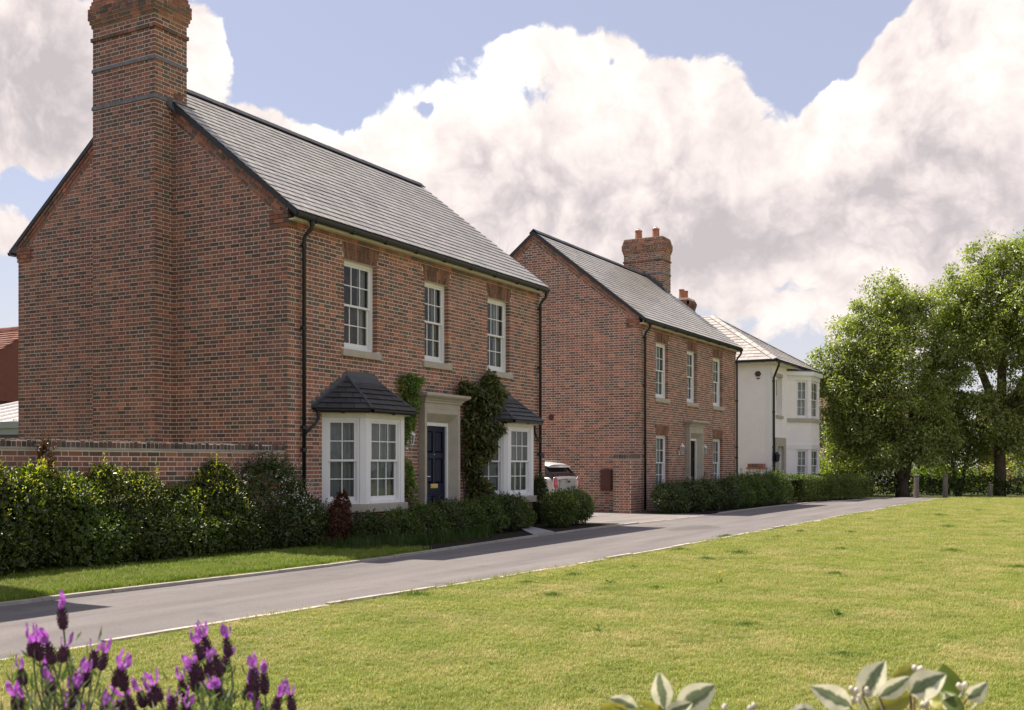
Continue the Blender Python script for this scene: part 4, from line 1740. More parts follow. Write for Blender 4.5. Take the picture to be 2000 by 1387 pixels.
# short pipes from the bay gutters to the downpipes
for ya, yb in ((15.62, 15.30), (24.05, 24.42)):
    downpipe(house1, [(XF + .12, ya, 2.43), (XF + .12, ya, 2.28), (XF + .10, ya + (yb - ya) * .25, 2.18), (XF + .08, yb, 2.02)], .03, name='bay_pipe')

W2 = [(32.50, 33.60, 3.60, 5.36, 'blind'), (35.37, 36.37, 3.60, 5.36, 'blind'), (38.12, 39.20, 3.60, 5.36, 'blind'),
      (32.52, 33.62, .62, 2.40, 'blind'), (38.13, 39.22, .62, 2.40, 'blind')]
house2, fac2, _ = brick_house(H2Y, H2L, 'second red brick house with flat front, black door and chimney with two clay pots', dict(
    seed=8, windows=W2, door=35.93, bays=[], chimney=(40.36, 41.22), breast=False, trays=[9.02], zmin=1.7))
door_surround(house2, 35.93, M['door_black'])
# terracotta vent and meter cabinet on the gable of the second house
g2 = Frame((XB, H2Y, 0), (1, 0, 0), (0, -1, 0))
mb = MB()
mb.lathe([(.09, 0), (.10, .02), (.07, .06), (.03, .065)], g2(-15.79 - XB, 2.97, 0), 12, axis=(0, -1, 0))
mb.build('wall_vent', pbr('red_vent', (.10, .03, .025), .6, .3), house2)
mb = MB()
mb.fbox(g2, -14.03 - XB, -13.66 - XB, .66, 1.30, 0, .13)
cab = bevel(mb.build('meter_cabinet', M['cabinet'], house2), .012, 2)
mb = MB()
mb.fbox(g2, -14.0 - XB, -13.69 - XB, .69, 1.27, .13, .142)
mb.lathe([(.012, 0), (.012, .008)], g2(-13.73 - XB, .98, .142), 8, axis=(0, -1, 0))
mb.build('cabinet_door', M['cabinet'], cab)

lantern('white lantern beside the navy door, half hidden by the pale climber', fac1, 18.60 - H1Y, 1.86)
lantern('white lantern on the near side of the black door', fac2, 34.60 - H2Y, 1.86)
lantern('white lantern on the far side of the black door', fac2, 36.88 - H2Y, 1.86)


def hexbox(fr, u, v, label, r=.15, side=M['white'], face=None):
    t = thing('alarm_box', label, 'alarm', fr(u, v, 0))
    pts = lambda rr, d: [fr(u + rr * math.cos(k * math.pi / 3), v + rr * .92 * math.sin(k * math.pi / 3), d) for k in range(6)]
    n = Vector(fr(0, 0, 1)) - Vector(fr(0, 0, 0))
    mb = MB()
    mb.prism(pts(r, 0), n * .06)
    bevel(mb.build('case', side, t), .01, 2)
    mb = MB()
    mb.prism(pts(r * .72, .061), n * .008)
    mb.build('badge', face, t)
    mb = MB()
    mb.fbox(fr, u - r * .5, u + r * .5, v - .012, v + .012, .07, .073)
    mb.build('stripe', pbr('badge_stripe', (.12, .09, .12), .5, .3), t)
    mb = MB()
    mb.fbox(fr, u - r * .3, u + r * .3, v - r * 1.02, v - r * .8, .0, .05)
    mb.build('strobe', M['black'], t)
    return t


hexbox(fac2, 31.52 - H2Y, 5.52, 'small alarm box high on the brick front beside a black downpipe', .13, pbr('alarm_grey', (.55, .55, .58), .4, .4), pbr('alarm_red', (.16, .02, .03), .5, .3))

# ================================================================== garden wall on the left
GW = thing('garden_wall', 'low brick garden wall with dark upright coping bricks behind the tall hedge', 'wall', (-13.1, 9, 0))
gdir = Vector((-12.85 + 13.45, 14.90 - 8.9, 0))
go = Vector((-12.85, 14.90, 0)) - gdir.normalized() * 10.8
gw = Frame(go, gdir, Vector((gdir.y, -gdir.x, 0)))
mb = MB()
mb.fbox(gw, 0, 10.8, 0, 1.70, -.21, -.003)
gwall = mb.build('wall', M['mortar'], GW)
B = Bricks()
B.wall(gw, 10.8, 1.66, (), key='w', seed=31)
B.finish({'w': gwall}, M['brick'], 200, zmin=1.05)
mb = MB()
k = 0
u = 10.8
while u > 0:
    ln = .45 * random.uniform(.96, 1.04)
    mb.fbox(gw, max(0, u - ln + .006), u, 1.672 + random.uniform(-.003, .003), 1.700, -.24, .03)
    u -= ln
mb.build('creasing_tile', M['concrete'], GW, kind='stuff')
u = 10.8
while u > .0:
    w = .065
    if u < 3.0:
        u -= w + .0112
        continue
    mb = MB()
    h = 1.815 + random.uniform(-.006, .005)
    jj = random.uniform(-.006, .006)
    n = 6
    prof = [(-.215 + jj, 1.705), (.004 + jj, 1.705), (.004 + jj, h - .04), (-.012 + jj, h - .012), (-.035 + jj, h), (-.18 + jj, h), (-.205 + jj, h - .02)]
    mb.prism([gw(u - w, z, d) for d, z in prof], Vector(gw(w - .001, 0, 0)) - Vector(gw(0, 0, 0)))
    mb.build('coping_brick', M['coping'], GW)
    u -= w + .0112
mb = MB()
mb.fbox(gw, 3.0, 10.8, 1.70, 1.795, -.20, -.004)
mb.build('coping_joint', M['mortar'], GW)


def pier(label, x0, x1, y0, y1, h, name='brick_pier'):
    t = thing(name, label, 'pier', ((x0 + x1) / 2, (y0 + y1) / 2, 0))
    mb = MB()
    mb.box(x0 + .003, x1 - .003, y0 + .003, y1 - .003, 0, h - .196)
    mb.box(x0 + .012, x1 - .012, y0 + .012, y1 - .012, h - .164, h - .05)
    core = mb.build('core', M['mortar'], t)
    B = Bricks()
    B.wall(Frame((x0, y0, 0), (1, 0, 0), (0, -1, 0)), x1 - x0, h - .2, (), key='w', seed=int(h * 100), deep=.02)
    B.wall(Frame((x1, y0, 0), (0, 1, 0), (1, 0, 0)), y1 - y0, h - .2, (), key='w', seed=int(h * 90) + 1, phase=1, deep=.02)
    B.finish({'w': core}, M['brick'], 60, zmin=.2)
    mb = MB()
    mb.box(x0 - .03, x1 + .03, y0 - .03, y1 + .03, h - .195, h - .165)
    mb.build('creasing_tile', M['concrete'], t)
    a = y0
    n = int((x1 - x0) / .076)
    for k in range(n):
        u = x0 + (x1 - x0) * k / n
        mb = MB()
        mb.box(u + .004, u + (x1 - x0) / n - .004, y0, y1, h - .162, h - .03 + random.uniform(-.006, .004))
        bevel(mb.build('coping_brick', M['coping'], t), .012, 2)
    return t


pier('brick gate pier standing against the gable of the second house', -13.30, -12.72, 30.30, 31.05, 1.80)
pier('narrow brick pier beside the far bay window, in front of the silver car', -13.25, -12.88, 24.56, 24.98, 1.78)
mb = MB()
o = thing('brick_plinth', 'low sunlit brick plinth between the clipped shrubs by the path', 'plinth', (-12.45, 24.3, 0))
for i in range(7):
    z = .03 + i * .06
    xx = -12.72
    k = i % 2
    while xx < -12.28:
        w = .215 if k % 2 == 0 else .1025
        e = min(xx + w, -12.25)
        mb = MB()
        mb.box(xx, e - .008, 24.02 + .004 * (i % 3), 24.42, z + .006, z + .054)
        mb.build('brick', M['brick_pale'], o)
        xx = e
        k += 1
mb = MB()
mb.box(-12.71, -12.27, 24.03, 24.41, 0, .45)
mb.build('core', M['mortar'], o)

# ================================================================== white rendered house
H3 = thing('rendered_house', 'white rendered house with hipped slate roof and two storey bay beyond the brick houses', 'house', (-16.8, 49.3, 0))
x3, y3a, y3b, x3b = -12.8, 45.5, 53.1, -20.8
f3 = Frame((x3, y3a, 0), (0, 1, 0), (1, 0, 0))
s3 = Frame((x3b, y3a, 0), (1, 0, 0), (0, -1, 0))
op3 = [(1.02, 1.95, 3.60, 5.25), (.95, 1.95, .0, 2.25)]
mb = MB()
wall_skin(mb, f3, y3b - y3a, 5.75, op3, d=0, reveal=.16)
mb.face([s3(0, 0, 0), s3(8, 0, 0), s3(8, 5.75, 0), s3(0, 5.75, 0)])
mb.face([(x3b, y3b, 0), (x3, y3b, 0), (x3, y3b, 5.75), (x3b, y3b, 5.75)])
mb.face([(x3b, y3a, 0), (x3b, y3b, 0), (x3b, y3b, 5.75), (x3b, y3a, 5.75)])
mb.build('wall', M['render'], H3)
mb = MB()
mb.box(x3 - .18, x3 + .015, y3a - .015, y3a + .18, 0, 5.68)
mb.build('corner_band', M['white'], H3)
mb = MB()
mb.fbox(f3, 1.02 - .12, 1.95 + .12, 5.25, 5.40, -.05, .012)
mb.build('head_band', M['stone'], H3)
sash_window(H3, f3, 1.03, 1.94, 3.60, 5.25, 2, .15, 'blind', seed=70)
# door recess of the white house
mb = MB()
for a, b, c, d_ in ((.62, .95, 0, 2.62), (1.95, 2.28, 0, 2.62), (.95, 1.95, 2.25, 2.62)):
    mb.fbox(f3, a, b, c, d_, -.02, .10)
mb.fbox(f3, .95, 1.95, 0, 2.25, -.3, -.26)
sr = mb.build('door_surround', M['stone'], H3)
mb = MB()
mb.fbox(f3, 1.05, 1.85, .1, 2.16, -.26, -.21)
dr = mb.build('front_door', M['white'], H3)
mb = MB()
mb.fbox(f3, 1.30, 1.60, .5, 1.95, -.21, -.205)
mb.build('pane', M['room'], dr)
mb = MB()
# eaves boards and soffit
mb.box(x3b - .35, x3 + .35, y3a - .35, y3b + .35, 5.70, 5.73)
mb.box(x3b - .33, x3 + .33, y3a - .33, y3a - .30, 5.73, 5.86)
mb.box(x3 + .30, x3 + .33, y3a - .30, y3b + .33, 5.73, 5.86)
mb.build('soffit_board', M['cream'], H3)
E3 = .40
za, ap = 5.86, 8.42
xa, xb, ya, yb = x3b - E3, x3 + E3, y3a - E3, y3b + E3
ym = (ya + yb) / 2
hx = (yb - ya) / 2
A = (xb, ya, za); Bq = (xb, yb, za); Cq = (xa, yb, za); D = (xa, ya, za)
P1, P2 = (xb - hx, ym, ap), (xa + hx, ym, ap)
mb = MB()
mb.face([A, Bq, P1]); mb.face([D, A, P1, P2]); mb.face([Bq, Cq, P2, P1]); mb.face([Cq, D, P2])
mb.face([(xa, ya, za - .02), (xb, ya, za - .02), (xb, yb, za - .02), (xa, yb, za - .02)])
roof3 = mb.build('roof', M['slate_edge'], H3)


def slates_on(face, parent, gauge, width, mat, name='slate', single=True, skip=0):
    a, b = Vector(face[0]), Vector(face[1])
    ut = (b - a).normalized()
    nn = (b - a).cross(Vector(face[2]) - a).normalized()
    if nn.z < 0:
        nn = -nn
    us = nn.cross(ut)
    if us.z < 0:
        us = -us
    poly = [((Vector(p) - a).dot(ut), (Vector(p) - a).dot(us)) for p in face]
    mx = max(p[1] for p in poly)
    ctr = (sum(p[0] for p in poly) / len(poly), sum(p[1] for p in poly) / len(poly))
    lo, hi = min(p[0] for p in poly), max(p[0] for p in poly)
    rest = MB()
    r = 0
    while r * gauge < mx - .03:
        s0, s1 = r * gauge, min(r * gauge + gauge + .03, mx)
        t = lo - (width / 2 if r % 2 else 0)
        while t < hi:
            q = [(t + .004, s0), (t + width - .004, s0), (t + width - .004, s1), (t + .004, s1)]
            for i in range(1, len(poly)):
                p0, p1 = poly[i], poly[(i + 1) % len(poly)]
                nx, ny = p1[1] - p0[1], p0[0] - p1[0]
                c0 = nx * p0[0] + ny * p0[1]
                if nx * ctr[0] + ny * ctr[1] > c0:
                    nx, ny, c0 = -nx, -ny, -c0
                q = clip_half(q, nx, ny, c0)
                if len(q) < 3:
                    break
            t += width
            if len(q) < 3:
                continue
            j = random.uniform(0, .004)
            mb = MB() if single else rest
            top = [a + ut * x + us * y + nn * (.030 - .018 * (y - s0) / gauge + j) for x, y in q]
            mb.prism([v - nn * .009 for v in top], nn * .009)
            if single:
                mb.build(name, mat, parent)
        r += 1
    if rest.f:
        rest.build(name + 's', mat, parent, kind='stuff')


slates_on([D, A, P1, P2], roof3, .30, .42, M['slate'], single=False)
slates_on([A, Bq, P1], roof3, .30, .42, M['slate'], single=False)
for p, q in ((A, P1), (Bq, P1)):
    p, q = Vector(p), Vector(q)
    n = 12
    for k in range(n):
        u, v = p + (q - p) * (k / n), p + (q - p) * ((k + 1) / n - .006)
        side = Vector((1, 1, 0)).normalized() if p.y < ym else Vector((-1, 1, 0)).normalized()
        mb = MB()
        w = .17
        mb.prism([u + side * w + Vector((0, 0, .005)), u + Vector((0, 0, .075)), u - side * w + Vector((0, 0, .005)), u - side * w + Vector((0, 0, -.02)), u + Vector((0, 0, .05)), u + side * w + Vector((0, 0, -.02))], v - u)
        mb.build('hip_tile', M['slate'], roof3)
gutter_run(H3, (xa, ya + .03, za - .01), (xb, ya + .03, za - .01), (0, -1, 0), brackets=1.0)
gutter_run(H3, (xb - .03, ya, za - .01), (xb - .03, yb, za - .01), (1, 0, 0), brackets=1.0)
px, py = x3 + .07, y3a + .42
downpipe(H3, [(xb + .02, y3a - .05, za - .1), (xb + .02, y3a - .05, za - .2), (px + .06, py - .1, 5.25), (px, py, 5.15), (px, py, .05)], .045, [((px, py, z), (-.07, 0)) for z in (5.0, 3.7, 2.2, 1.2)])
# two storey canted bay of the white house
bd, bw, bf = .85, 1.55, .80
yc3 = 49.9
pb = [Vector((x3, yc3 - bw, 0)), Vector((x3 + bd, yc3 - bf, 0)), Vector((x3 + bd, yc3 + bf, 0)), Vector((x3, yc3 + bw, 0))]
bayr = MB()


def bslab(mb, e, z0, z1):
    pts = [(pb[0].x - .02, pb[0].y - e * 1.4), (pb[1].x + e, pb[1].y - e * .5), (pb[2].x + e, pb[2].y + e * .5), (pb[3].x - .02, pb[3].y + e * 1.4)]
    mb.prism([(x, y, z0) for x, y in pts], (0, 0, z1 - z0))


bslab(bayr, .0, 2.36, 3.36)
b3 = bayr.build('bay', M['render'], H3)
mb = MB()
bslab(mb, .0, 0, .55)
mb.build('bay_base', M['render'], b3)
for nm, e_, za_, zb_, mt_ in (('bay_band', .03, 2.14, 2.359, 'white'), ('bay_band', .03, 5.22, 5.419, 'white'), ('bay_cornice', .14, 5.42, 5.60, 'white'), ('bay_sill', .08, 3.361, 3.52, 'stone'), ('bay_sill', .08, .551, .66, 'stone')):
    mb = MB()
    bslab(mb, e_, za_, zb_)
    mb.build(nm, M[mt_], b3)
mb = MB()
bslab(mb, .10, 5.601, 5.66)
mb.build('bay_lead', M['lead_flash'], b3)
for zz0, zz1 in ((.66, 2.14), (3.52, 5.22)):
    for i in (1, 2):
        mb = MB()
        p = pb[i]
        d0, d1 = (pb[i - 1] - p).normalized() * .13, (pb[i + 1] - p).normalized() * .13
        inn = Vector((-.16, 0, 0))
        mb.prism([p + Vector((0, 0, zz0)), p + d1 + Vector((0, 0, zz0)), p + d1 + inn + Vector((0, 0, zz0)), p + d0 + inn + Vector((0, 0, zz0)), p + d0 + Vector((0, 0, zz0))], (0, 0, zz1 - zz0))
        mb.build('post', M['render'], b3)
    for i in (0, 3):
        mb = MB()
        d = (pb[1 if i == 0 else 2] - pb[i]).normalized() * .42
        mb.prism([pb[i] + Vector((0, 0, zz0)), pb[i] + d + Vector((0, 0, zz0)), pb[i] + d + Vector((-.12, 0, zz0)), pb[i] + Vector((-.12, 0, zz0))], (0, 0, zz1 - zz0))
        mb.build('post', M['render'], b3)
    for i, cols in ((0, 2), (1, 2), (2, 2)):
        d = pb[i + 1] - pb[i]
        fr = Frame(pb[i], d, Vector((d.y, -d.x, 0)))
        e0, e1 = (.42 if i == 0 else .13), (.42 if i == 2 else .13)
        w = sash_window(b3, fr, e0, d.length - e1, zz0, zz1, cols, .03, 'blind', name='bay_frame', sill=False, seed=80 + i, room=True)
        for ch in list(w.children):
            ch.parent = b3
hexbox(s3, -13.28 - x3b, 5.30, 'hexagonal white alarm box with dark badge on the white house', .20, M['white'], pbr('alarm_dark', (.06, .035, .045), .5, .3))
# lamp by the door
t = thing('wall_lantern', 'black lantern on the white house beside its black downpipe', 'lantern', f3(.50, 1.75, 0))
mb = MB()
c = Vector(f3(.55, 1.62, .16))
mb.lathe([(.03, -.05), (.10, 0), (.13, .22), (.15, .24), (.08, .33), (.02, .38)], c, 8)
mb.fbox(f3, .52, .58, 1.8, 1.86, 0, .17)
mb.build('lamp_body', M['black'], t)
# small rendered pier with brick cap in front of its side wall
t = thing('rendered_pier', 'small white rendered pier with red brick cap by the white house', 'pier', (-13.3, 45.2, 0))
mb = MB()
mb.box(-13.58, -12.94, 44.95, 45.40, 0, 1.28)
mb.build('shaft', M['render'], t)
mb = MB()
mb.box(-13.64, -12.88, 44.90, 45.45, 1.28, 1.335)
mb.build('creasing_tile', M['clay_pot'], t)
for k in range(3):
    mb = MB()
    mb.box(-13.58 + k * .215, -13.58 + k * .215 + .205, 44.95, 45.4, 1.34, 1.50)
    mb.build('brick', M['brick'], t)
# chimney of the white house, seen over the roof of the second brick house
cx, cy = -19.1, 52.3
ch3 = MB()
ch3.box(cx - .42, cx + .42, cy - .55, cy + .55, 5.5, 9.78)
c3 = ch3.build('chimney', M['mortar'], H3)
B = Bricks()
B.wall(Frame((cx - .43, cy - .56, 0), (1, 0, 0), (0, -1, 0)), .86, 9.62, (), v0=8.1, key='w', seed=5, single=False)
B.wall(Frame((cx + .43, cy - .56, 0), (0, 1, 0), (1, 0, 0)), 1.12, 9.62, (), v0=8.1, key='w', seed=6, single=False)
for z, pr in ((9.32, .02), (9.395, .04), (9.47, .06), (9.545, .06), (9.62, .03)):
    for fr_, w in ((Frame((cx - .43, cy - .56, 0), (1, 0, 0), (0, -1, 0)), .86), (Frame((cx + .43, cy - .56, 0), (0, 1, 0), (1, 0, 0)), 1.12)):
        u = -pr
        while u < w + pr - .02:
            e = min(u + .215, w + pr)
            add_brick(B.rest['w'], fr_, [(u, z + .005), (e, z + .005), (e, z + .07), (u, z + .07)], -.02, pr)
            u = e + .01
B.finish({'w': c3}, M['brick'], 0)
mb = MB()
mb.box(cx - .4, cx + .4, cy - .5, cy + .5, 9.70, 9.80)
mb.build('flaunching', M['concrete'], c3)
for dy in (-.27, .27):
    mb = MB()
    mb.lathe([(.15, 9.79), (.14, 9.86), (.13, 10.2), (.145, 10.21), (.145, 10.25), (.10, 10.25)], (cx, cy + dy, 0), 12)
    mb.build('chimney_pot', M['clay_pot'], c3)

# ================================================================== house of another garden, behind on the left, and the conservatory
t = thing('tiled_house', 'red tiled house behind the left edge of the big gable', 'house', (-38, 21, 0))
mb = MB()
mb.box(-46, -30.2, 19.5, 26.0, 0, 3.45)
mb.build('wall', M['brick'], t)
rz0, rz1 = 3.40, 5.75
mb = MB()
mb.prism([(-46.4, 19.1, rz0), (-46.4, 26.4, rz0), (-46.4, 22.75, rz1)], (16.6, 0, 0))
rt = mb.build('roof', M['redtile'], t)
mb = MB()
n = 26
for k in range(n):
    s = k / n
    y, z = 19.1 + 3.65 * s, rz0 + (rz1 - rz0) * s
    dy, dz = 3.65 / n, (rz1 - rz0) / n
    xx = -38.0 + (.085 if k % 2 else 0)
    while xx < -29.85:
        j = random.uniform(0, .012)
        mb.prism([(xx + .003, y - .02, z + .012 + j), (xx + .003, y + dy, z + dz + .004), (xx + .003, y + dy, z + dz + .016), (xx + .003, y - .02, z + .03 + j)], (.162, 0, 0))
        xx += .168
mb.build('roof_tiles', M['redtile'], rt, kind='stuff')
mb = MB()
for k in range(18):
    mb.tube([(-38 + k * .45, 22.75, rz1 - .01), (-38 + k * .45 + .44, 22.75, rz1 - .01)], .12, 8)
mb.build('ridge_tiles', M['redtile'], rt, kind='stuff')

cons = thing('conservatory', 'glass roofed conservatory with grey green gutter beside the big gable', 'conservatory', (-22.2, 17.5, 0))
mb = MB()
mb.box(-24.4, -20.06, 15.42, 15.60, 0, 2.02)
cw = mb.build('wall', M['mortar'], cons)
B = Bricks()
B.wall(Frame((-24.4, 15.41, 0), (1, 0, 0), (0, -1, 0)), 4.33, 2.0, (), key='w', seed=41, single=False)
B.finish({'w': cw}, M['brick'], 0)
grn = pbr('grey_green_paint', (.30, .34, .29), .45, .4, namt=.05)
mb = MB()
mb.box(-24.5, -20.06, 15.30, 15.62, 2.10, 2.24)
mb.box(-24.5, -20.06, 15.26, 15.36, 2.24, 2.38)
mb.build('gutter', grn, cons)
mb = MB()
mb.box(-24.4, -20.07, 15.34, 15.4, 2.05, 2.10)
mb.build('seal', M['black'], cons)
for k in range(7):
    x = -24.3 + k * .70
    mb = MB()
    mb.prism([(x - .03, 15.36, 2.36), (x + .03, 15.36, 2.36), (x + .03, 15.36, 2.44), (x - .03, 15.36, 2.44)], (0, 4.4, 1.0))
    mb.build('glazing_bar', M['white'], cons)
glr = pbr('roof_glass', (.62, .62, .64), .06, .8, namt=.04)
for k in range(6):
    x = -24.3 + k * .70
    mb = MB()
    mb.prism([(x + .03, 15.36, 2.375), (x + .67, 15.36, 2.375), (x + .67, 19.76, 3.375), (x + .03, 19.76, 3.375)], (0, 0, .012))
    mb.build('pane', glr, cons)
mb = MB()
mb.box(-24.4, -20.07, 19.72, 19.8, 0, 3.45)
mb.build('back_wall', M['brick'], cons)

# ================================================================== terrace beyond the trees


def back_house(label, x0, x1, y, zs, win, low=True, wallm=None, name='terraced_house'):
    t = thing(name, label, 'house', ((x0 + x1) / 2, y + 4, 0))
    mb = MB()
    mb.box(x0, x1, y, y + 8, 0, zs)
    mb.build('wall', wallm or M['brick'], t)

    def tiles(mb, y0, z0, y1, z1):
        n = max(3, int(math.hypot(y1 - y0, z1 - z0) / .30))
        for k in range(n):
            s, e = k / n, (k + 1) / n + .02
            xx = x0 - .2
            while xx < x1 + .1:
                ya_, yb_, za_, zb_ = y0 + (y1 - y0) * s, y0 + (y1 - y0) * e, z0 + (z1 - z0) * s, z0 + (z1 - z0) * e
                mb.prism([(xx, ya_, za_ + .05), (xx + .15, ya_, za_ + .10), (xx + .29, ya_, za_ + .05), (xx + .29, yb_, zb_ + .0), (xx + .15, yb_, zb_ + .05), (xx, yb_, zb_)][:6], (0, 0, .02), True, True)
                xx += .30
    mb = MB()
    mb.prism([(x0 - .3, y - .4, zs - .1), (x0 - .3, y + 8.4, zs - .1), (x0 - .3, y + 4, zs + 2.6)], (x1 - x0 + .6, 0, 0))
    r = mb.build('roof', M['pantile'], t)
    mb = MB()
    tiles(mb, y - .42, zs - .06, y + 4, zs + 2.66)
    mb.build('roof_tiles', M['pantile'], r, kind='stuff')
    if low:
        mb = MB()
        mb.prism([(x0 - .2, y - 2.2, 2.05), (x0 - .2, y, 2.05), (x0 - .2, y, 3.0)], (x1 - x0 + .4, 0, 0))
        r2 = mb.build('porch_roof', M['pantile'], t)
        mb = MB()
        tiles(mb, y - 2.25, 2.08, y - .02, 3.02)
        mb.build('roof_tiles', M['pantile'], r2, kind='stuff')
        mb = MB()
        mb.box(x0 - .2, x1 + .2, y - 2.3, y - 2.25, 1.9, 2.1)
        mb.build('fascia', M['white'], t)
        mb = MB()
        mb.box(x0, x1, y - 2.0, y, 0, 2.0)
        mb.build('porch', M['render'], t)
    fr = Frame((0, y, 0), (1, 0, 0), (0, -1, 0))
    for (a, b, c, d) in win:
        mb = MB()
        for u0, u1, v0, v1 in ((a, a + .09, c, d), (b - .09, b, c, d), (a, b, c, c + .09), (a, b, d - .09, d), ((a + b) / 2 - .04, (a + b) / 2 + .04, c, d)):
            mb.fbox(fr, u0, u1, v0, v1, .0, .06)
        w = mb.build('window', M['white'], t)
        mb = MB()
        mb.fbox(fr, a + .05, b - .05, c + .05, d - .05, .01, .03)
        mb.build('pane', pbr('far_glass', (.10, .12, .15), .1, .7, namt=.1), w)
    return t


back_house('brown tiled terraced house with white windows, seen between the white house and the tree', -23.5, -12.0, 88.0, 5.05, [(-21.0, -19.7, 3.25, 4.65), (-17.2, -15.4, 3.25, 4.65)])
back_house('tan brick house half hidden behind the dark trunks on the right', -9.6, -1.0, 94.0, 4.6, [(-6.9, -5.6, .35, 1.75), (-4.6, -3.2, .35, 1.75), (-6.8, -5.6, 2.9, 4.1)], False, M['brick_pale'])
# house out of the picture to the left: its shadow lies across the road
t = thing('neighbour_house', 'brick house left of the garden whose roof shades the near road', 'house', (-16.4, 3.2, 0))
mb = MB()
mb.box(XB, XF, -2.0, 8.50, 0, 5.8)
mb.build('wall', M['brick'], t)
mb = MB()
mb.prism([(EAVE_X, -2.1, roof_z(EAVE_X) - .05), (XM, -2.1, RIDGE), (2 * XM - EAVE_X, -2.1, roof_z(EAVE_X) - .05)], (0, 10.66, 0))
mb.build('roof', M['slate'], t)

# ================================================================== wooden posts at the end of the road
for (x, y, h, r, lab) in ((-7.75, 50.9, 1.02, .115, 'tall weathered wooden post at the road end, nearest the clipped hedge'),
                          (-6.72, 52.2, 1.04, .115, 'tall weathered wooden post at the road end, on the edge of the lawn'),
                          (-4.93, 52.9, .60, .10, 'short pale wooden post standing alone at the edge of the lawn')):
    t = thing('wooden_post', lab, 'post', (x, y, 0), 'posts at the end of the road')
    mb = MB()
    mb.tube([(x, y, -.15), (x, y, h * .5), (x + .01, y, h - .10)], [r, r * .98, r * .95], 8)
    mb.build('shaft', M['timber'], t)
    mb = MB()
    mb.lathe([(r * .80, h - .105), (r * .80, h - .075), (r * 1.02, h - .07), (r * 1.0, h - .03), (r * .55, h), (.01, h + .005)], (x + .01, y, 0), 8)
    mb.build('top', M['timber'], t)

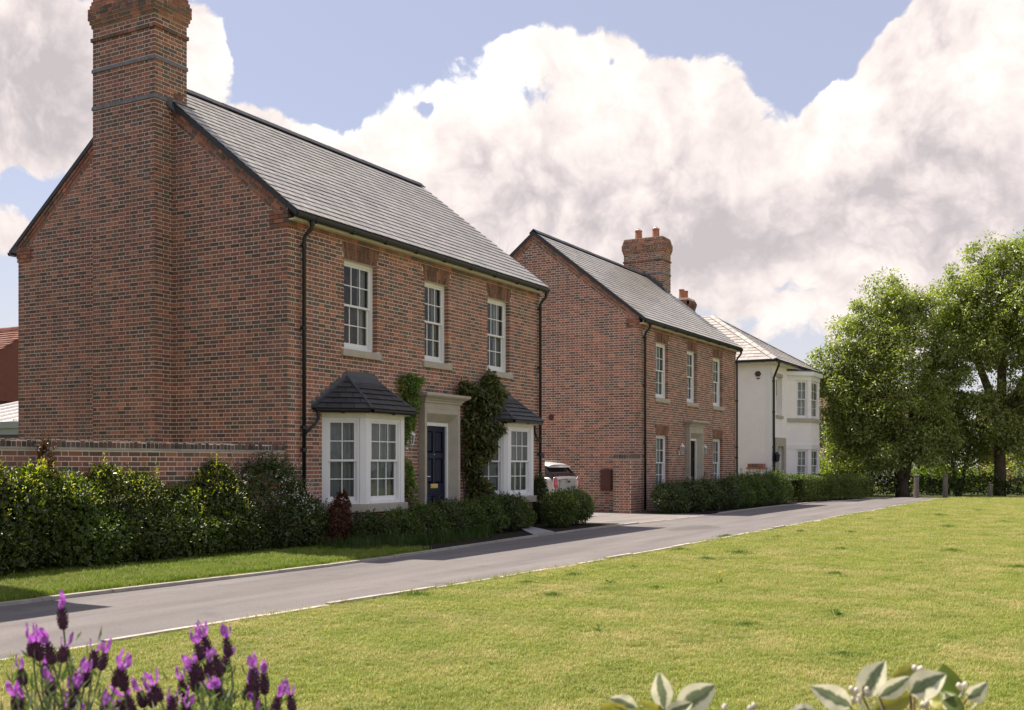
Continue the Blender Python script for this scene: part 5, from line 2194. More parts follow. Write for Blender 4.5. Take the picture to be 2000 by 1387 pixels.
# ================================================================== silver car, tail towards the road
def car():
    t = thing('parked_car', 'silver car with white roof parked tail out between the brick houses', 'car', (-15.4, 27.1, 0))
    paint = pbr('silver_paint', (.46, .455, .47), .28, .6, metal=.45, coat=.6, namt=.02)
    white = pbr('white_car_paint', (.80, .79, .78), .25, .5, coat=.5, namt=.02)
    dark = pbr('dark_trim', (.02, .02, .022), .5, .4, namt=.05)
    glass = pbr('car_glass', (.012, .013, .016), .05, .8, namt=.0)
    red = pbr('tail_lamp', (.42, .012, .015), .12, .7, coat=1.0, namt=.1)
    chrome = M['chrome']
    X0, Yc = -13.42, 27.5                      # tail, middle line

    def W(l, w, z):                              # l metres forward of the tail, w to the far side
        return (X0 - l, Yc + w, z)
    # lower body: cross sections from tail to nose (l, half width, z bottom, z shoulder, bulge)
    secs = [(.02, .70, .46, 1.06), (.05, .80, .38, 1.12), (.22, .875, .30, 1.15), (.60, .895, .24, 1.13), (1.3, .895, .22, 1.10), (2.3, .895, .22, 1.06), (3.1, .885, .22, .96), (3.7, .84, .26, .88), (4.02, .72, .34, .74), (4.10, .55, .42, .64)]
    ring_n = None
    V, F = [], []
    for (l, hw, zb, zs) in secs:
        prof = [(-.86, 0), (-.97, .10), (-1.0, .38), (-.985, .72), (-.93, .93), (-.84, 1.0), (0, 1.015), (.84, 1.0), (.93, .93), (.985, .72), (1.0, .38), (.97, .10), (.86, 0)]
        for a, b in prof:
            V.append(W(l - (.0 if True else 0), a * hw, zb + b * (zs - zb)))
    n = 13
    for i in range(len(secs) - 1):
        for k in range(n):
            a, b = i * n + k, i * n + (k + 1) % n
            F.append((a, b, b + n, a + n))
    F.append(tuple(range(n)))
    F.append(tuple((len(secs) - 1) * n + n - 1 - k for k in range(n)))
    mb = MB()
    mb.v, mb.f = V, F
    o = mb.build('body', paint, t, smooth=True)
    m = o.modifiers.new('sub', 'SUBSURF')
    m.levels = m.render_levels = 2
    # cabin (dark glass) and white roof
    cab = [(.10, .78, 1.10), (.28, .74, 1.25), (.46, .665, 1.42), (.60, .655, 1.46), (1.5, .665, 1.50), (2.2, .66, 1.46), (2.75, .70, 1.2), (3.1, .74, .97)]
    mb = MB()
    V, F = [], []
    for l, hw, z in cab:
        V += [W(l, -hw - (1.5 - z) * .13 * 0, z), W(l, -hw * .82, z + .015), W(l, hw * .82, z + .015), W(l, hw, z), W(l, hw + .09 * 0 + (z - 1.02) * .16, 1.02), W(l, -hw - (z - 1.02) * .16, 1.02)]
    for i in range(len(cab) - 1):
        for k in range(6):
            a, b = i * 6 + k, i * 6 + (k + 1) % 6
            F.append((a, b, b + 6, a + 6))
    F.append((0, 1, 2, 3, 4, 5))
    mb.v, mb.f = V, F
    mb.build('windows', glass, t)
    mb = MB()
    V, F = [], []
    rf = [(.28, .66, 1.435), (.42, .685, 1.47), (.8, .69, 1.515), (1.5, .69, 1.535), (2.1, .68, 1.505), (2.3, .66, 1.46)]
    for l, hw, z in rf:
        V += [W(l, -hw - .012, z - .055), W(l, -hw, z - .01), W(l, -hw * .6, z + .02), W(l, 0, z + .028), W(l, hw * .6, z + .02), W(l, hw, z - .01), W(l, hw + .012, z - .055), W(l, 0, z - .06)]
    for i in range(len(rf) - 1):
        for k in range(8):
            a, b = i * 8 + k, i * 8 + (k + 1) % 8
            F.append((a, b, b + 8, a + 8))
    F.append(tuple(range(8)))
    F.append(tuple(5 * 8 + 7 - k for k in range(8)))
    mb.v, mb.f = V, F
    mb.build('roof', white, t, smooth=True)
    mb = MB()
    for s in (-1, 1):
        mb.tube([W(.55, s * .60, 1.53), W(.66, s * .60, 1.555), W(1.9, s * .60, 1.555), W(2.0, s * .60, 1.52)], .011, 6)
    mb.build('roof_rail', dark, t)
    # pillars at the tail in body colour
    for s in (-1, 1):
        mb = MB()
        mb.prism([W(.12, s * .765, 1.11), W(.30, s * .73, 1.11), W(.52, s * .685, 1.42), W(.40, s * .675, 1.42)], Vector(W(0, s * .02, 0)) - Vector(W(0, 0, 0)))
        mb.build('rear_pillar', glass, t)
    # tail lamps: upright ovals in chrome rings
    for s in (-1, 1):
        mb = MB()
        c = Vector(W(.07, s * .70, .93))
        q = Vector((1, -0.30 * -s * -1, 0)).normalized()
        ax = Vector((.93, s * .36, .05)).normalized()
        sd = Vector((0, 0, 1)).cross(ax).normalized()
        up = ax.cross(sd)
        prof = [(1.0, -.06), (1.0, .015), (.9, .035), (.6, .05), (.2, .056)]
        V, F = [], []
        nn = 20
        for r, h in prof:
            for k in range(nn):
                a = 2 * math.pi * k / nn
                ca, sa = math.cos(a), math.sin(a)
                ca = math.copysign(abs(ca) ** .75, ca)
                sa = math.copysign(abs(sa) ** .75, sa)
                V.append(tuple(c + sd * ca * .088 * r + up * sa * .175 * r + ax * h))
        for i in range(len(prof) - 1):
            for k in range(nn):
                a, b = i * nn + k, i * nn + (k + 1) % nn
                F.append((a, b, b + nn, a + nn))
        F.append(tuple((len(prof) - 1) * nn + k for k in range(nn)))
        mb.v, mb.f = V, F
        lamp = mb.build('tail_light', red, t, smooth=True)
        mb = MB()
        pts = []
        for k in range(nn + 1):
            a = 2 * math.pi * k / nn
            ca, sa = math.cos(a), math.sin(a)
            ca = math.copysign(abs(ca) ** .75, ca)
            sa = math.copysign(abs(sa) ** .75, sa)
            pts.append(c + sd * ca * .096 + up * sa * .183 + ax * .012)
        mb.tube(pts, .012, 6, False)
        mb.build('lamp_ring', chrome, lamp, smooth=True)
    # hatch edge, badge with two wings, plate recess, bumper, wiper
    mb = MB()
    mb.tube([W(.06, -.56, 1.1), W(.024, -.57, .94), W(.015, -.56, .66), W(.012, 0, .64), W(.015, .56, .66), W(.024, .57, .94), W(.06, .56, 1.1)], .006, 4)
    mb.build('hatch_seam', dark, t)
    mb = MB()
    bc = Vector(W(-.005, 0, .98))
    mb.lathe([(.036, -.02), (.036, .01), (.03, .016)], bc, 16, axis=(1, 0, 0))
    bd = mb.build('badge', dark, t)
    mb = MB()
    for s in (-1, 1):
        for k in range(3):
            z = .992 - k * .016
            mb.prism([W(-.008, s * .036, z), W(-.008, s * (.11 - k * .02), z + .014 - k * .006), W(-.008, s * (.105 - k * .02), z + .004 - k * .006), W(-.008, s * .036, z - .012)], (.006, 0, 0))
    mb.build('badge_wing', chrome, bd)
    mb = MB()
    V, F = [], []
    for l, hw in ((-.05, .62), (-.055, .70), (.0, .80), (.12, .885), (.34, .90)):
        V += [W(l + .03, -hw, .30), W(l, -hw, .36), W(l, -hw, .54), W(l + .04, -hw * .98, .58)]
    nb = len(V) // 4
    L_ = [[V[i * 4 + k] for k in range(4)] for i in range(nb)]
    R_ = [[(p[0], 2 * Yc - p[1], p[2]) for p in q] for q in L_]
    chain = list(reversed(L_)) + R_
    mb2 = MB()
    for a, b in zip(chain, chain[1:]):
        for k in range(3):
            mb2.face([a[k], a[k + 1], b[k + 1], b[k]])
    mb2.build('bumper', paint, t, smooth=True)
    mb = MB()
    mb.prism([W(-.058, -.30, .36), W(-.058, .30, .36), W(-.058, .30, .50), W(-.058, -.30, .50)], (.006, 0, 0))
    mb.build('number_plate', pbr('plate_yellow', (.62, .45, .03), .5, .3), t)
    mb = MB()
    mb.tube([W(.09, -.02, 1.13), W(.16, .20, 1.19), W(.17, .26, 1.20)], .01, 5)
    mb.build('wiper', dark, t)
    # wheels and dark arches
    for l in (.72, 3.30):
        for s in (-1, 1):
            mb = MB()
            c = Vector(W(l, s * .80, .335))
            mb.lathe([(.20, -.10), (.30, -.115), (.335, -.09), (.335, .07), (.31, .10), (.22, .105)], c, 26, axis=(0, s, 0))
            wh = mb.build('wheel', dark, t, smooth=False)
            mb = MB()
            mb.lathe([(.215, .02), (.215, .095), (.19, .10), (.185, .05)], c, 22, axis=(0, s, 0))
            for k in range(7):
                a = 2 * math.pi * k / 7
                e = Vector((math.cos(a), 0, math.sin(a)))
                mb.tube([c + Vector((0, s * .10, 0)) + e * .03, c + Vector((0, s * .09, 0)) + e * .20], .022, 5)
            mb.build('rim', M['chrome'], wh)
            mb = MB()
            pts = [W(l - .40 * math.cos(a), s * .893, .335 + .40 * math.sin(a)) for a in [math.pi * j / 14 for j in range(15)]]
            mb.tube(pts, .045, 6)
            mb.build('wheel_arch', dark, t)
    mb = MB()
    mb.box(X0 - 3.6, X0 - .35, Yc - .84, Yc + .84, .20, .32)
    mb.build('underside', dark, t)
    for s in (-1, 1):
        mb = MB()
        mb.lathe([(.02, -.09), (.085, -.05), (.085, .05), (.02, .09)], W(2.65, s * .99, 1.02), 10, axis=(1, 0, 0))
        mb.build('wing_mirror', white, t, smooth=True)
    return t


car()

# ================================================================== leaves


def leaf_arrays(P, D, N, size, width=.45, fold=.12):
    """leaf blades: base points P, directions D, upward sides N (all n x 3)"""
    D = D / np.linalg.norm(D, axis=1, keepdims=True)
    S = np.cross(D, N)
    S /= np.maximum(np.linalg.norm(S, axis=1, keepdims=True), 1e-6)
    N2 = np.cross(S, D)
    L = size[:, None]
    base = P
    tip = P + D * L - N2 * L * .10
    mid = P + D * L * .48
    le = mid + S * L * width / 2 + N2 * L * fold
    ri = mid - S * L * width / 2 + N2 * L * fold
    n = len(P)
    V = np.stack([base, le, tip, ri], 1).reshape(-1, 3)
    i = np.arange(n) * 4
    F = np.concatenate([np.stack([i, i + 1, i + 2], 1), np.stack([i, i + 2, i + 3], 1)], 0)
    return V, F


def unit(n):
    v = RNG.normal(size=(n, 3))
    return v / np.linalg.norm(v, axis=1, keepdims=True)


def blob_points(blobs, n, shell=.3, lump=.16, zmin=.03, deep=.8):
    """points on the outside of a union of ellipsoids (cx,cy,cz,rx,ry,rz), roughened; also outward normals"""
    b = np.array(blobs, dtype=float)
    area = (b[:, 3] * b[:, 4] + b[:, 3] * b[:, 5] + b[:, 4] * b[:, 5])
    out_p, out_n = [], []
    need = n
    ph = RNG.uniform(0, 6, (4, 3))
    fr = RNG.normal(0, 2.6, (4, 3))
    while need > 0:
        m = int(need * 1.8) + 50
        k = RNG.choice(len(b), m, p=area / area.sum())
        d = unit(m)
        bump = sum(np.sin((d * 2.0) @ fr[q] * 1.3 + ph[q, 0] + k * 1.7) for q in range(4)) / 4
        r = 1 - shell * RNG.random(m) ** 1.6 + lump * bump + RNG.normal(0, .03, m)
        p = b[k, :3] + d * b[k, 3:] * r[:, None]
        ok = p[:, 2] > zmin
        for q in range(len(b)):
            e = (((p - b[q, :3]) / b[q, 3:]) ** 2).sum(1)
            ok &= (e > deep ** 2 * .9) | (k == q)
        p, nn = p[ok], (d / b[k, 3:])[ok]
        out_p.append(p[:need])
        out_n.append(nn[:need])
        need -= len(p)
    p, nn = np.concatenate(out_p)[:n], np.concatenate(out_n)[:n]
    return p, nn / np.linalg.norm(nn, axis=1, keepdims=True)


def foliage(name, parent, P, Nn, size, mat, width=.45, up=.35, spread=.9, fold=.12, kind=None, hang=0.0):
    n = len(P)
    D = Nn * .7 + unit(n) * spread + np.array([0, 0, up - hang])
    N = Nn * .6 + np.array([0, 0, .7]) + unit(n) * .55
    sz = size * RNG.uniform(.6, 1.25, n)
    V, F = leaf_arrays(P, D, N, sz, width, fold)
    me = mesh_np(name, V, F, BASE[parent])
    return link_mesh(name, me, mat, parent, kind)


def shoots(blobs, count, length, per=14):
    """leaves along upright young shoots out of the top of a shrub"""
    P, Nn = [], []
    for _ in range(count):
        b = blobs[random.randrange(len(blobs))]
        a, r = random.uniform(0, 6.283), math.sqrt(random.random()) * .85
        x, y = b[0] + b[3] * r * math.cos(a), b[1] + b[4] * r * math.sin(a)
        z = b[2] + b[5] * math.sqrt(max(0, 1 - r * r)) * .92
        h = length * random.uniform(.4, 1.2)
        lx, ly = random.gauss(0, .18), random.gauss(0, .18)
        for k in range(per):
            s = k / per
            P.append((x + lx * h * s, y + ly * h * s, z + h * s))
            aa = k * 2.4 + a
            Nn.append((math.cos(aa), math.sin(aa), .5))
    return np.array(P), np.array(Nn)


def stems(parent, x, y, blobs, n=5, r=.018):
    mb = MB()
    for k in range(n):
        b = blobs[k % len(blobs)]
        a = random.uniform(0, 6.283)
        x0, y0 = x + random.gauss(0, .10), y + random.gauss(0, .10)
        tx, ty, tz = b[0] + b[3] * .4 * math.cos(a), b[1] + b[4] * .4 * math.sin(a), b[2] + b[5] * .2
        mb.tube([(x0, y0, -.05), ((x0 + tx) / 2 + random.gauss(0, .04), (y0 + ty) / 2 + random.gauss(0, .04), tz * .5), (tx, ty, tz)], [r, r * .8, r * .5], 5)
    return mb.build('stem', M['stem'], parent)


L_DARK = leaf_mat('hedge_leaf', [(0, (0.032, 0.048, 0.013)), (0.5, (0.058, 0.082, 0.021)), (0.85, (0.087, 0.112, 0.026)), (1, (0.145, 0.165, 0.039))], .38, .5, .22)
L_YEL = leaf_mat('privet_leaf', [(0, (0.029, 0.045, 0.01)), (0.5, (0.056, 0.077, 0.016)), (0.85, (0.086, 0.11, 0.02)), (1, (0.146, 0.163, 0.034))], .40, .5, .28, tcol=(.36, .40, .05))
L_MID = leaf_mat('shrub_leaf', [(0, (0.047, 0.07, 0.016)), (0.5, (0.085, 0.117, 0.025)), (1, (0.161, 0.191, 0.04))], .42, .45, .30)
L_COP = leaf_mat('copper_leaf', [(0, (0.058, 0.022, 0.012)), (0.5, (0.107, 0.041, 0.019)), (1, (0.166, 0.074, 0.035))], .55, .3, .25, tcol=(.3, .12, .05))
L_PHO = leaf_mat('reddish_leaf', [(0, (.07, .05, .03)), (.4, (.10, .09, .04)), (1, (.20, .10, .07))], .35, .55, .3, tcol=(.3, .2, .1))
L_BLOS = pbr('white_blossom', (.62, .60, .52), .8, .2, var=.2, namt=.1)
L_CRM = pbr('cream_blossom', (.55, .50, .22), .8, .2, var=.25, namt=.1)
L_WIS = leaf_mat('creeper_leaf', [(0, (0.039, 0.051, 0.015)), (0.5, (0.078, 0.093, 0.025)), (0.85, (0.137, 0.136, 0.033)), (1, (0.234, 0.16, 0.053))], .45, .4, .3)
L_CLI = leaf_mat('climber_leaf', [(0, (0.072, 0.112, 0.024)), (0.5, (0.142, 0.203, 0.036)), (1, (0.263, 0.324, 0.061))], .45, .4, .35)
L_BOX = leaf_mat('clipped_leaf', [(0, (0.072, 0.094, 0.026)), (0.5, (0.132, 0.16, 0.041)), (1, (0.241, 0.253, 0.071))], .45, .4, .3)
L_ASH = leaf_mat('ash_leaf', [(0, (.12, .155, .045)), (.35, (.21, .25, .075)), (.75, (.31, .35, .12)), (1, (.44, .46, .24))], .36, .8, .44, tcol=(.34, .37, .08), nscale=1.1, namt=.32)
L_BRI = leaf_mat('bright_leaf', [(0, (0.09, 0.135, 0.018)), (0.5, (0.18, 0.24, 0.03)), (1, (0.3, 0.33, 0.053))], .45, .4, .4)


L_TIP = leaf_mat('sunlit_new_leaf', [(0, (.18, .21, .04)), (.5, (.30, .31, .06)), (1, (.46, .45, .16))], .42, .5, .45, tcol=(.42, .44, .07))  # yellower new growth, brightened further to paint sunlight on the shrub tops


def shrub(label, blobs, n, size, mat, name='shrub', cat='shrub', group=None, nshoot=0, slen=.2, width=.45, flowers=None, base=None, core=True, tip=None, up=.35, stem_n=5, lump=.16):
    x = sum(b[0] for b in blobs) / len(blobs)
    y = sum(b[1] for b in blobs) / len(blobs)
    t = thing(name, label, cat, (x, y, 0), group)
    P, Nn = blob_points(blobs, n, .34, lump)
    if nshoot:
        P2, N2 = shoots(blobs, nshoot, slen)
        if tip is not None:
            # yellower new leaves on the shoots; on the upper skin they paint in sunlight
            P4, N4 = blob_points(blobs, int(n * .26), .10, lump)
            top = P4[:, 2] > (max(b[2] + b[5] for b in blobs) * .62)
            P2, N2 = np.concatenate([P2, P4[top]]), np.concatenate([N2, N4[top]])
            foliage('sunlit_young_leaves', t, P2, N2, size * .9, tip, width, .7)
        else:
            P, Nn = np.concatenate([P, P2]), np.concatenate([Nn, N2])
    if core:
        inner = [(b[0], b[1], b[2], b[3] * .82, b[4] * .82, b[5] * .82) for b in blobs]
        P3, N3 = blob_points(inner, int(n * .30), .3, lump * .7)
        V1, F1 = leaf_arrays(P3, N3 + unit(len(P3)), N3 + unit(len(P3)) * .5, size * 1.9 * RNG.uniform(.7, 1.2, len(P3)), .7)
        D = Nn * .7 + unit(len(P)) * .9 + np.array([0, 0, up])
        N = Nn * .6 + np.array([0, 0, .7]) + unit(len(P)) * .55
        V0, F0 = leaf_arrays(P, D, N, size * RNG.uniform(.6, 1.25, len(P)), width)
        V, F = np.concatenate([V0, V1]), np.concatenate([F0, F1 + len(V0)])
        link_mesh('foliage', mesh_np('foliage', V, F, BASE[t]), mat, t)
    else:
        foliage('foliage', t, P, Nn, size, mat, width, up)
    stems(t, x, y, blobs, stem_n)
    if flowers:
        nf, fm, fsize, (zlo, zhi), per = flowers
        Q, QN = blob_points(blobs, nf * 6, .05, lump)
        sel = (Q[:, 2] > zlo) & (Q[:, 2] < zhi) & (QN[:, 0] > -.2)
        Q, QN = Q[sel][:nf], QN[sel][:nf]
        if len(Q):
            A = np.repeat(Q + QN * .07, per, 0) + RNG.normal(0, fsize * 1.3, (len(Q) * per, 3))
            AN = np.repeat(QN, per, 0)
            V, F = leaf_arrays(A, AN + unit(len(A)), AN + unit(len(A)), np.full(len(A), fsize) * RNG.uniform(.6, 1.2, len(A)), .9, .05)
            link_mesh('blossom', mesh_np('blossom', V, F, BASE[t]), fm, t)
    return t


# ---- tall mixed hedge along the garden wall
HG = 'shrubs of the tall mixed hedge'
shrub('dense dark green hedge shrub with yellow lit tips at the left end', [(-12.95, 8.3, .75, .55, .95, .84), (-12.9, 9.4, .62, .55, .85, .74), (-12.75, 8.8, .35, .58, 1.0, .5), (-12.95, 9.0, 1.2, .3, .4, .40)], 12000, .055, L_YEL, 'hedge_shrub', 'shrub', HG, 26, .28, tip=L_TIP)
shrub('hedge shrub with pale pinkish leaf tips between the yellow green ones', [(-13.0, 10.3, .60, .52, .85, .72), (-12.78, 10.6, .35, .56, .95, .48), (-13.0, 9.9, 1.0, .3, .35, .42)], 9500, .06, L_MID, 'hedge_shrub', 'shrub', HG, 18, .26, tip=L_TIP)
shrub('tall reddish shoot with glossy leaves standing above the hedge', [(-13.05, 10.15, 1.35, .10, .13, .30)], 260, .07, L_PHO, 'young_shrub', 'shrub', None, 9, .26, core=False, stem_n=3)
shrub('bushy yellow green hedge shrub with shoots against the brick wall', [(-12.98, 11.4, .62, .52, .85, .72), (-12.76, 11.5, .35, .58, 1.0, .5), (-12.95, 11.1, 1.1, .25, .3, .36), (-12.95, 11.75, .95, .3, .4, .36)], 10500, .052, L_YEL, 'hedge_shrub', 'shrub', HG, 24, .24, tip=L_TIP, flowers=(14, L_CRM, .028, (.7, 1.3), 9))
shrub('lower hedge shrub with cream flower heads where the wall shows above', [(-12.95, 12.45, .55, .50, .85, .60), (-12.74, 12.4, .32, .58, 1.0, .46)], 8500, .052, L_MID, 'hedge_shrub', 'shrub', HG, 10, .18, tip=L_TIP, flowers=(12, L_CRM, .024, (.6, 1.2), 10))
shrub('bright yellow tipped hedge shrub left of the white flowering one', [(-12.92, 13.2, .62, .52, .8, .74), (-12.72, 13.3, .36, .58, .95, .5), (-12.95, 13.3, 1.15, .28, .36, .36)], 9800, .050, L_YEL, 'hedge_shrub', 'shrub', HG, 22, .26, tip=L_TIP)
shrub('big dark hedge shrub dotted with white flower clusters beside the downpipe', [(-12.78, 14.35, .80, .60, .82, .84), (-12.62, 14.6, .42, .62, .9, .56), (-12.55, 15.05, .4, .45, .5, .5)], 13000, .046, L_DARK, 'hedge_shrub', 'shrub', HG, 20, .16,
      flowers=(56, L_BLOS, .026, (.6, 1.65), 12))
shrub('small copper brown shrub leaning against the near bay window', [(-12.05, 15.40, .45, .24, .24, .40), (-12.05, 15.5, .72, .15, .15, .26)], 2800, .034, L_COP, 'copper_shrub', 'shrub', None, 10, .10)

# ---- low hedge in front of the door and bays
LG = 'low shrubs in front of the big brick house'
spots = [(-11.75, 15.95, .34, .42), (-11.70, 16.75, .36, .44), (-11.72, 17.6, .40, .50), (-11.74, 18.4, .42, .54), (-11.75, 19.2, .40, .52), (-11.78, 20.0, .42, .56), (-11.80, 20.75, .42, .60), (-11.88, 21.45, .40, .58)]
for k, (x, y, r, h) in enumerate(spots):
    lab = ['low dark shrub at the foot of the near bay, next to the copper one', 'low shrub with tiny white flowers below the stone sill', 'low shrub with white flower specks left of the navy door', 'low shrub just in front of the left door jamb',
           'low shrub hiding the foot of the navy door', 'bushy green shrub between the door and the creeper', 'bushy shrub under the far bay window', 'rounded dark shrub at the edge of the pale path'][k]
    h *= 1.12
    shrub(lab, [(x, y, h * .62, r, .46, h * .60), (x + .12, y + .1, h * .4, r * .9, .4, h * .42)], 4200, .042, L_MID if k % 3 else L_DARK, 'low_shrub', 'shrub', LG, 16, .17,
          flowers=(26, L_BLOS, .012, (.1, .5), 5) if k in (1, 2) else None, up=.5)
# ---- two clipped shrubs beyond the path
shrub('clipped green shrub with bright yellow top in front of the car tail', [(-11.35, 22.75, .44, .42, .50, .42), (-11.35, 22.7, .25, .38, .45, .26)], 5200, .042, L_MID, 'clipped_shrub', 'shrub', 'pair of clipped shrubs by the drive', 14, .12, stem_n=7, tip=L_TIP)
shrub('rounded green shrub at the corner of the drive', [(-11.45, 23.75, .46, .44, .52, .44), (-11.5, 24.2, .40, .36, .34, .36)], 5200, .040, L_MID, 'clipped_shrub', 'shrub', 'pair of clipped shrubs by the drive', 10, .08, stem_n=7)
shrub('dark upright shrub against the brick corner behind the far bay', [(-12.45, 23.85, .62, .22, .24, .60)], 1700, .05, L_DARK, 'upright_shrub', 'shrub', None, 8, .22)

# ---- hedge in front of the second house
RG = 'hedge shrubs in front of the second brick house'
hl = ['hedge shrub touching the brick gate pier', 'dark hedge shrub below the nearest ground floor window', 'hedge shrub left of the black door', 'hedge shrub with long shoots before the black door',
      'hedge shrub right of the black door', 'hedge shrub below the farther ground floor window', 'tall feathery hedge shrub at the far corner of the second house', 'loose tall hedge shrub before the white house', 'last rounded hedge shrub beside the clipped box hedge']
for k in range(9):
    y = 30.9 + k * 1.27
    x = -11.75 + min(k, 3) * .16
    h = .82 + .034 * k + random.uniform(-.04, .06)
    shrub(hl[k], [(x, y, h * .56, .48, .80, h * .55), (x + .1, y + .3, h * .36, .46, .7, h * .40)], 4200, .055, L_DARK if k < 4 else L_MID, 'hedge_shrub', 'shrub', RG, 26, .30 if k > 1 else .2, stem_n=4)

# clipped box hedge: one long trimmed body
t = thing('box_hedge', 'long low clipped hedge with flat pale top before the trees', 'hedge', (-10.3, 45.6, 0))
n = 20000
a = RNG.random(n)
along = RNG.uniform(0, 1, n)
c0, c1 = np.array([-11.15, 42.6]), np.array([-9.75, 49.0])
dirv = (c1 - c0) / np.linalg.norm(c1 - c0)
nrm = np.array([dirv[1], -dirv[0]])
Lh = np.linalg.norm(c1 - c0)
side = RNG.choice(4, n, p=[.44, .16, .32, .08])
w, hgt = .48, .98
u = along * Lh
v = np.where(side == 0, w, np.where(side == 1, -w, RNG.uniform(-w, w, n)))
z = np.where(side == 2, hgt, RNG.uniform(.06, hgt, n))
u = np.where(side == 3, np.where(RNG.random(n) < .5, 0, Lh), u)
edge = np.sqrt(np.clip((np.abs(v) / w) ** 6 + (z / hgt) ** 6, 1, 9)) ** -.25
v = v * edge + RNG.normal(0, .035, n) + .04 * np.sin(u * 3.1)
z = z * edge + RNG.normal(0, .025, n) + .02 * np.sin(u * 2.3)
P = np.stack([c0[0] + dirv[0] * u + nrm[0] * v, c0[1] + dirv[1] * u + nrm[1] * v, np.maximum(z, .04)], 1)
Nn = np.stack([np.where(side == 0, nrm[0], np.where(side == 1, -nrm[0], 0)), np.where(side == 0, nrm[1], np.where(side == 1, -nrm[1], 0)), np.where(side == 2, 1.0, .1)], 1)
foliage('foliage', t, P, Nn, .07, L_BOX, .55, .2, .8)
mb = MB()
for k in range(14):
    uu = Lh * (k + .5) / 14
    p = c0 + dirv * uu
    mb.tube([(p[0], p[1], -.05), (p[0] + random.gauss(0, .05), p[1] + random.gauss(0, .05), .6)], .025, 5)
mb.build('stem', M['stem'], t)
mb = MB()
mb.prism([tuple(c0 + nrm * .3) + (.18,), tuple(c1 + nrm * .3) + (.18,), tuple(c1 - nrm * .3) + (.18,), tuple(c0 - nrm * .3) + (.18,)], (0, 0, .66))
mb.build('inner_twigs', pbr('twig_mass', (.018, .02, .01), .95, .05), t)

# ---- climbers on the facade


def climber(label, pads, n, size, mat, stem_pts, name, hang=.5, depth=.16):
    t = thing(name, label, 'climbing plant', (XF, pads[0][0], 0))
    pd = np.array(pads)
    area = pd[:, 2] * pd[:, 3]
    k = RNG.choice(len(pd), n, p=area / area.sum())
    a, r = RNG.uniform(0, 6.283, n), np.sqrt(RNG.random(n)) * RNG.normal(1, .10, n)
    y = pd[k, 0] + pd[k, 2] * r * np.cos(a)
    z = pd[k, 1] + pd[k, 3] * r * np.sin(a)
    x = XF + .02 + pd[k, 4] * (1 - .75 * np.clip(r, 0, 1) ** 2) * RNG.random(n) ** .45 + pd[k, 5]
    P = np.stack([x, y, z], 1)
    Nn = np.tile(np.array([[1.0, 0, .15]]), (n, 1))
    D = Nn * .35 + unit(n) * .75 + np.array([0, 0, -hang])
    N = Nn + unit(n) * .35
    V, F = leaf_arrays(P, D, N, size * RNG.uniform(.55, 1.25, n), .42, .08)
    link_mesh('foliage', mesh_np('foliage', V, F, BASE[t]), mat, t)
    for pts, rr in stem_pts:
        mb = MB()
        mb.tube([(XF + d, y_, z_) for y_, z_, d in pts], rr, 5)
        mb.build('stem', M['stem'], t)
    return t


climber('thick dark leafy creeper hanging over the right side of the door cornice', [
    (21.75, 3.05, .52, .40, .50, 0), (21.35, 2.75, .55, .42, .55, 0), (21.0, 3.05, .42, .22, .38, .05), (20.62, 3.15, .26, .16, .28, .05), (21.1, 2.25, .48, .42, .55, 0), (21.35, 1.90, .40, .36, .45, .05), (21.0, 1.55, .30, .38, .30, 0),
    (21.9, 3.40, .26, .24, .25, 0), (21.6, 2.35, .42, .4, .6, 0), (21.15, 1.0, .22, .5, .25, 0), (21.35, .75, .30, .4, .35, .1)],
    5200, .15, L_WIS, [([(20.75, 0, .08), (20.85, .6, .05), (21.0, 1.4, .06), (21.2, 2.3, .1), (21.5, 3.0, .08)], [.025, .02, .02, .015, .01]), ([(20.85, .5, .06), (20.7, 1.4, .05), (20.65, 2.2, .05)], .012)], 'wall_creeper')
climber('light green climber on the left side of the stone door surround', [
    (18.55, 3.05, .34, .26, .26, 0), (18.75, 3.20, .36, .12, .2, 0), (18.62, 2.70, .26, .30, .24, 0), (18.45, 2.35, .30, .26, .24, 0), (18.35, 2.02, .16, .18, .2, 0), (18.45, 1.25, .24, .30, .22, 0), (18.62, .95, .16, .18, .2, 0), (18.8, .45, .14, .3, .2, 0)],
    1900, .105, L_CLI, [([(18.95, 0, .05), (18.8, .6, .03), (18.5, 1.1, .04), (18.35, 1.7, .04), (18.5, 2.4, .05), (18.6, 3.0, .05)], [.014, .012, .012, .01, .008, .006])], 'wall_climber', .3)

# ================================================================== trees


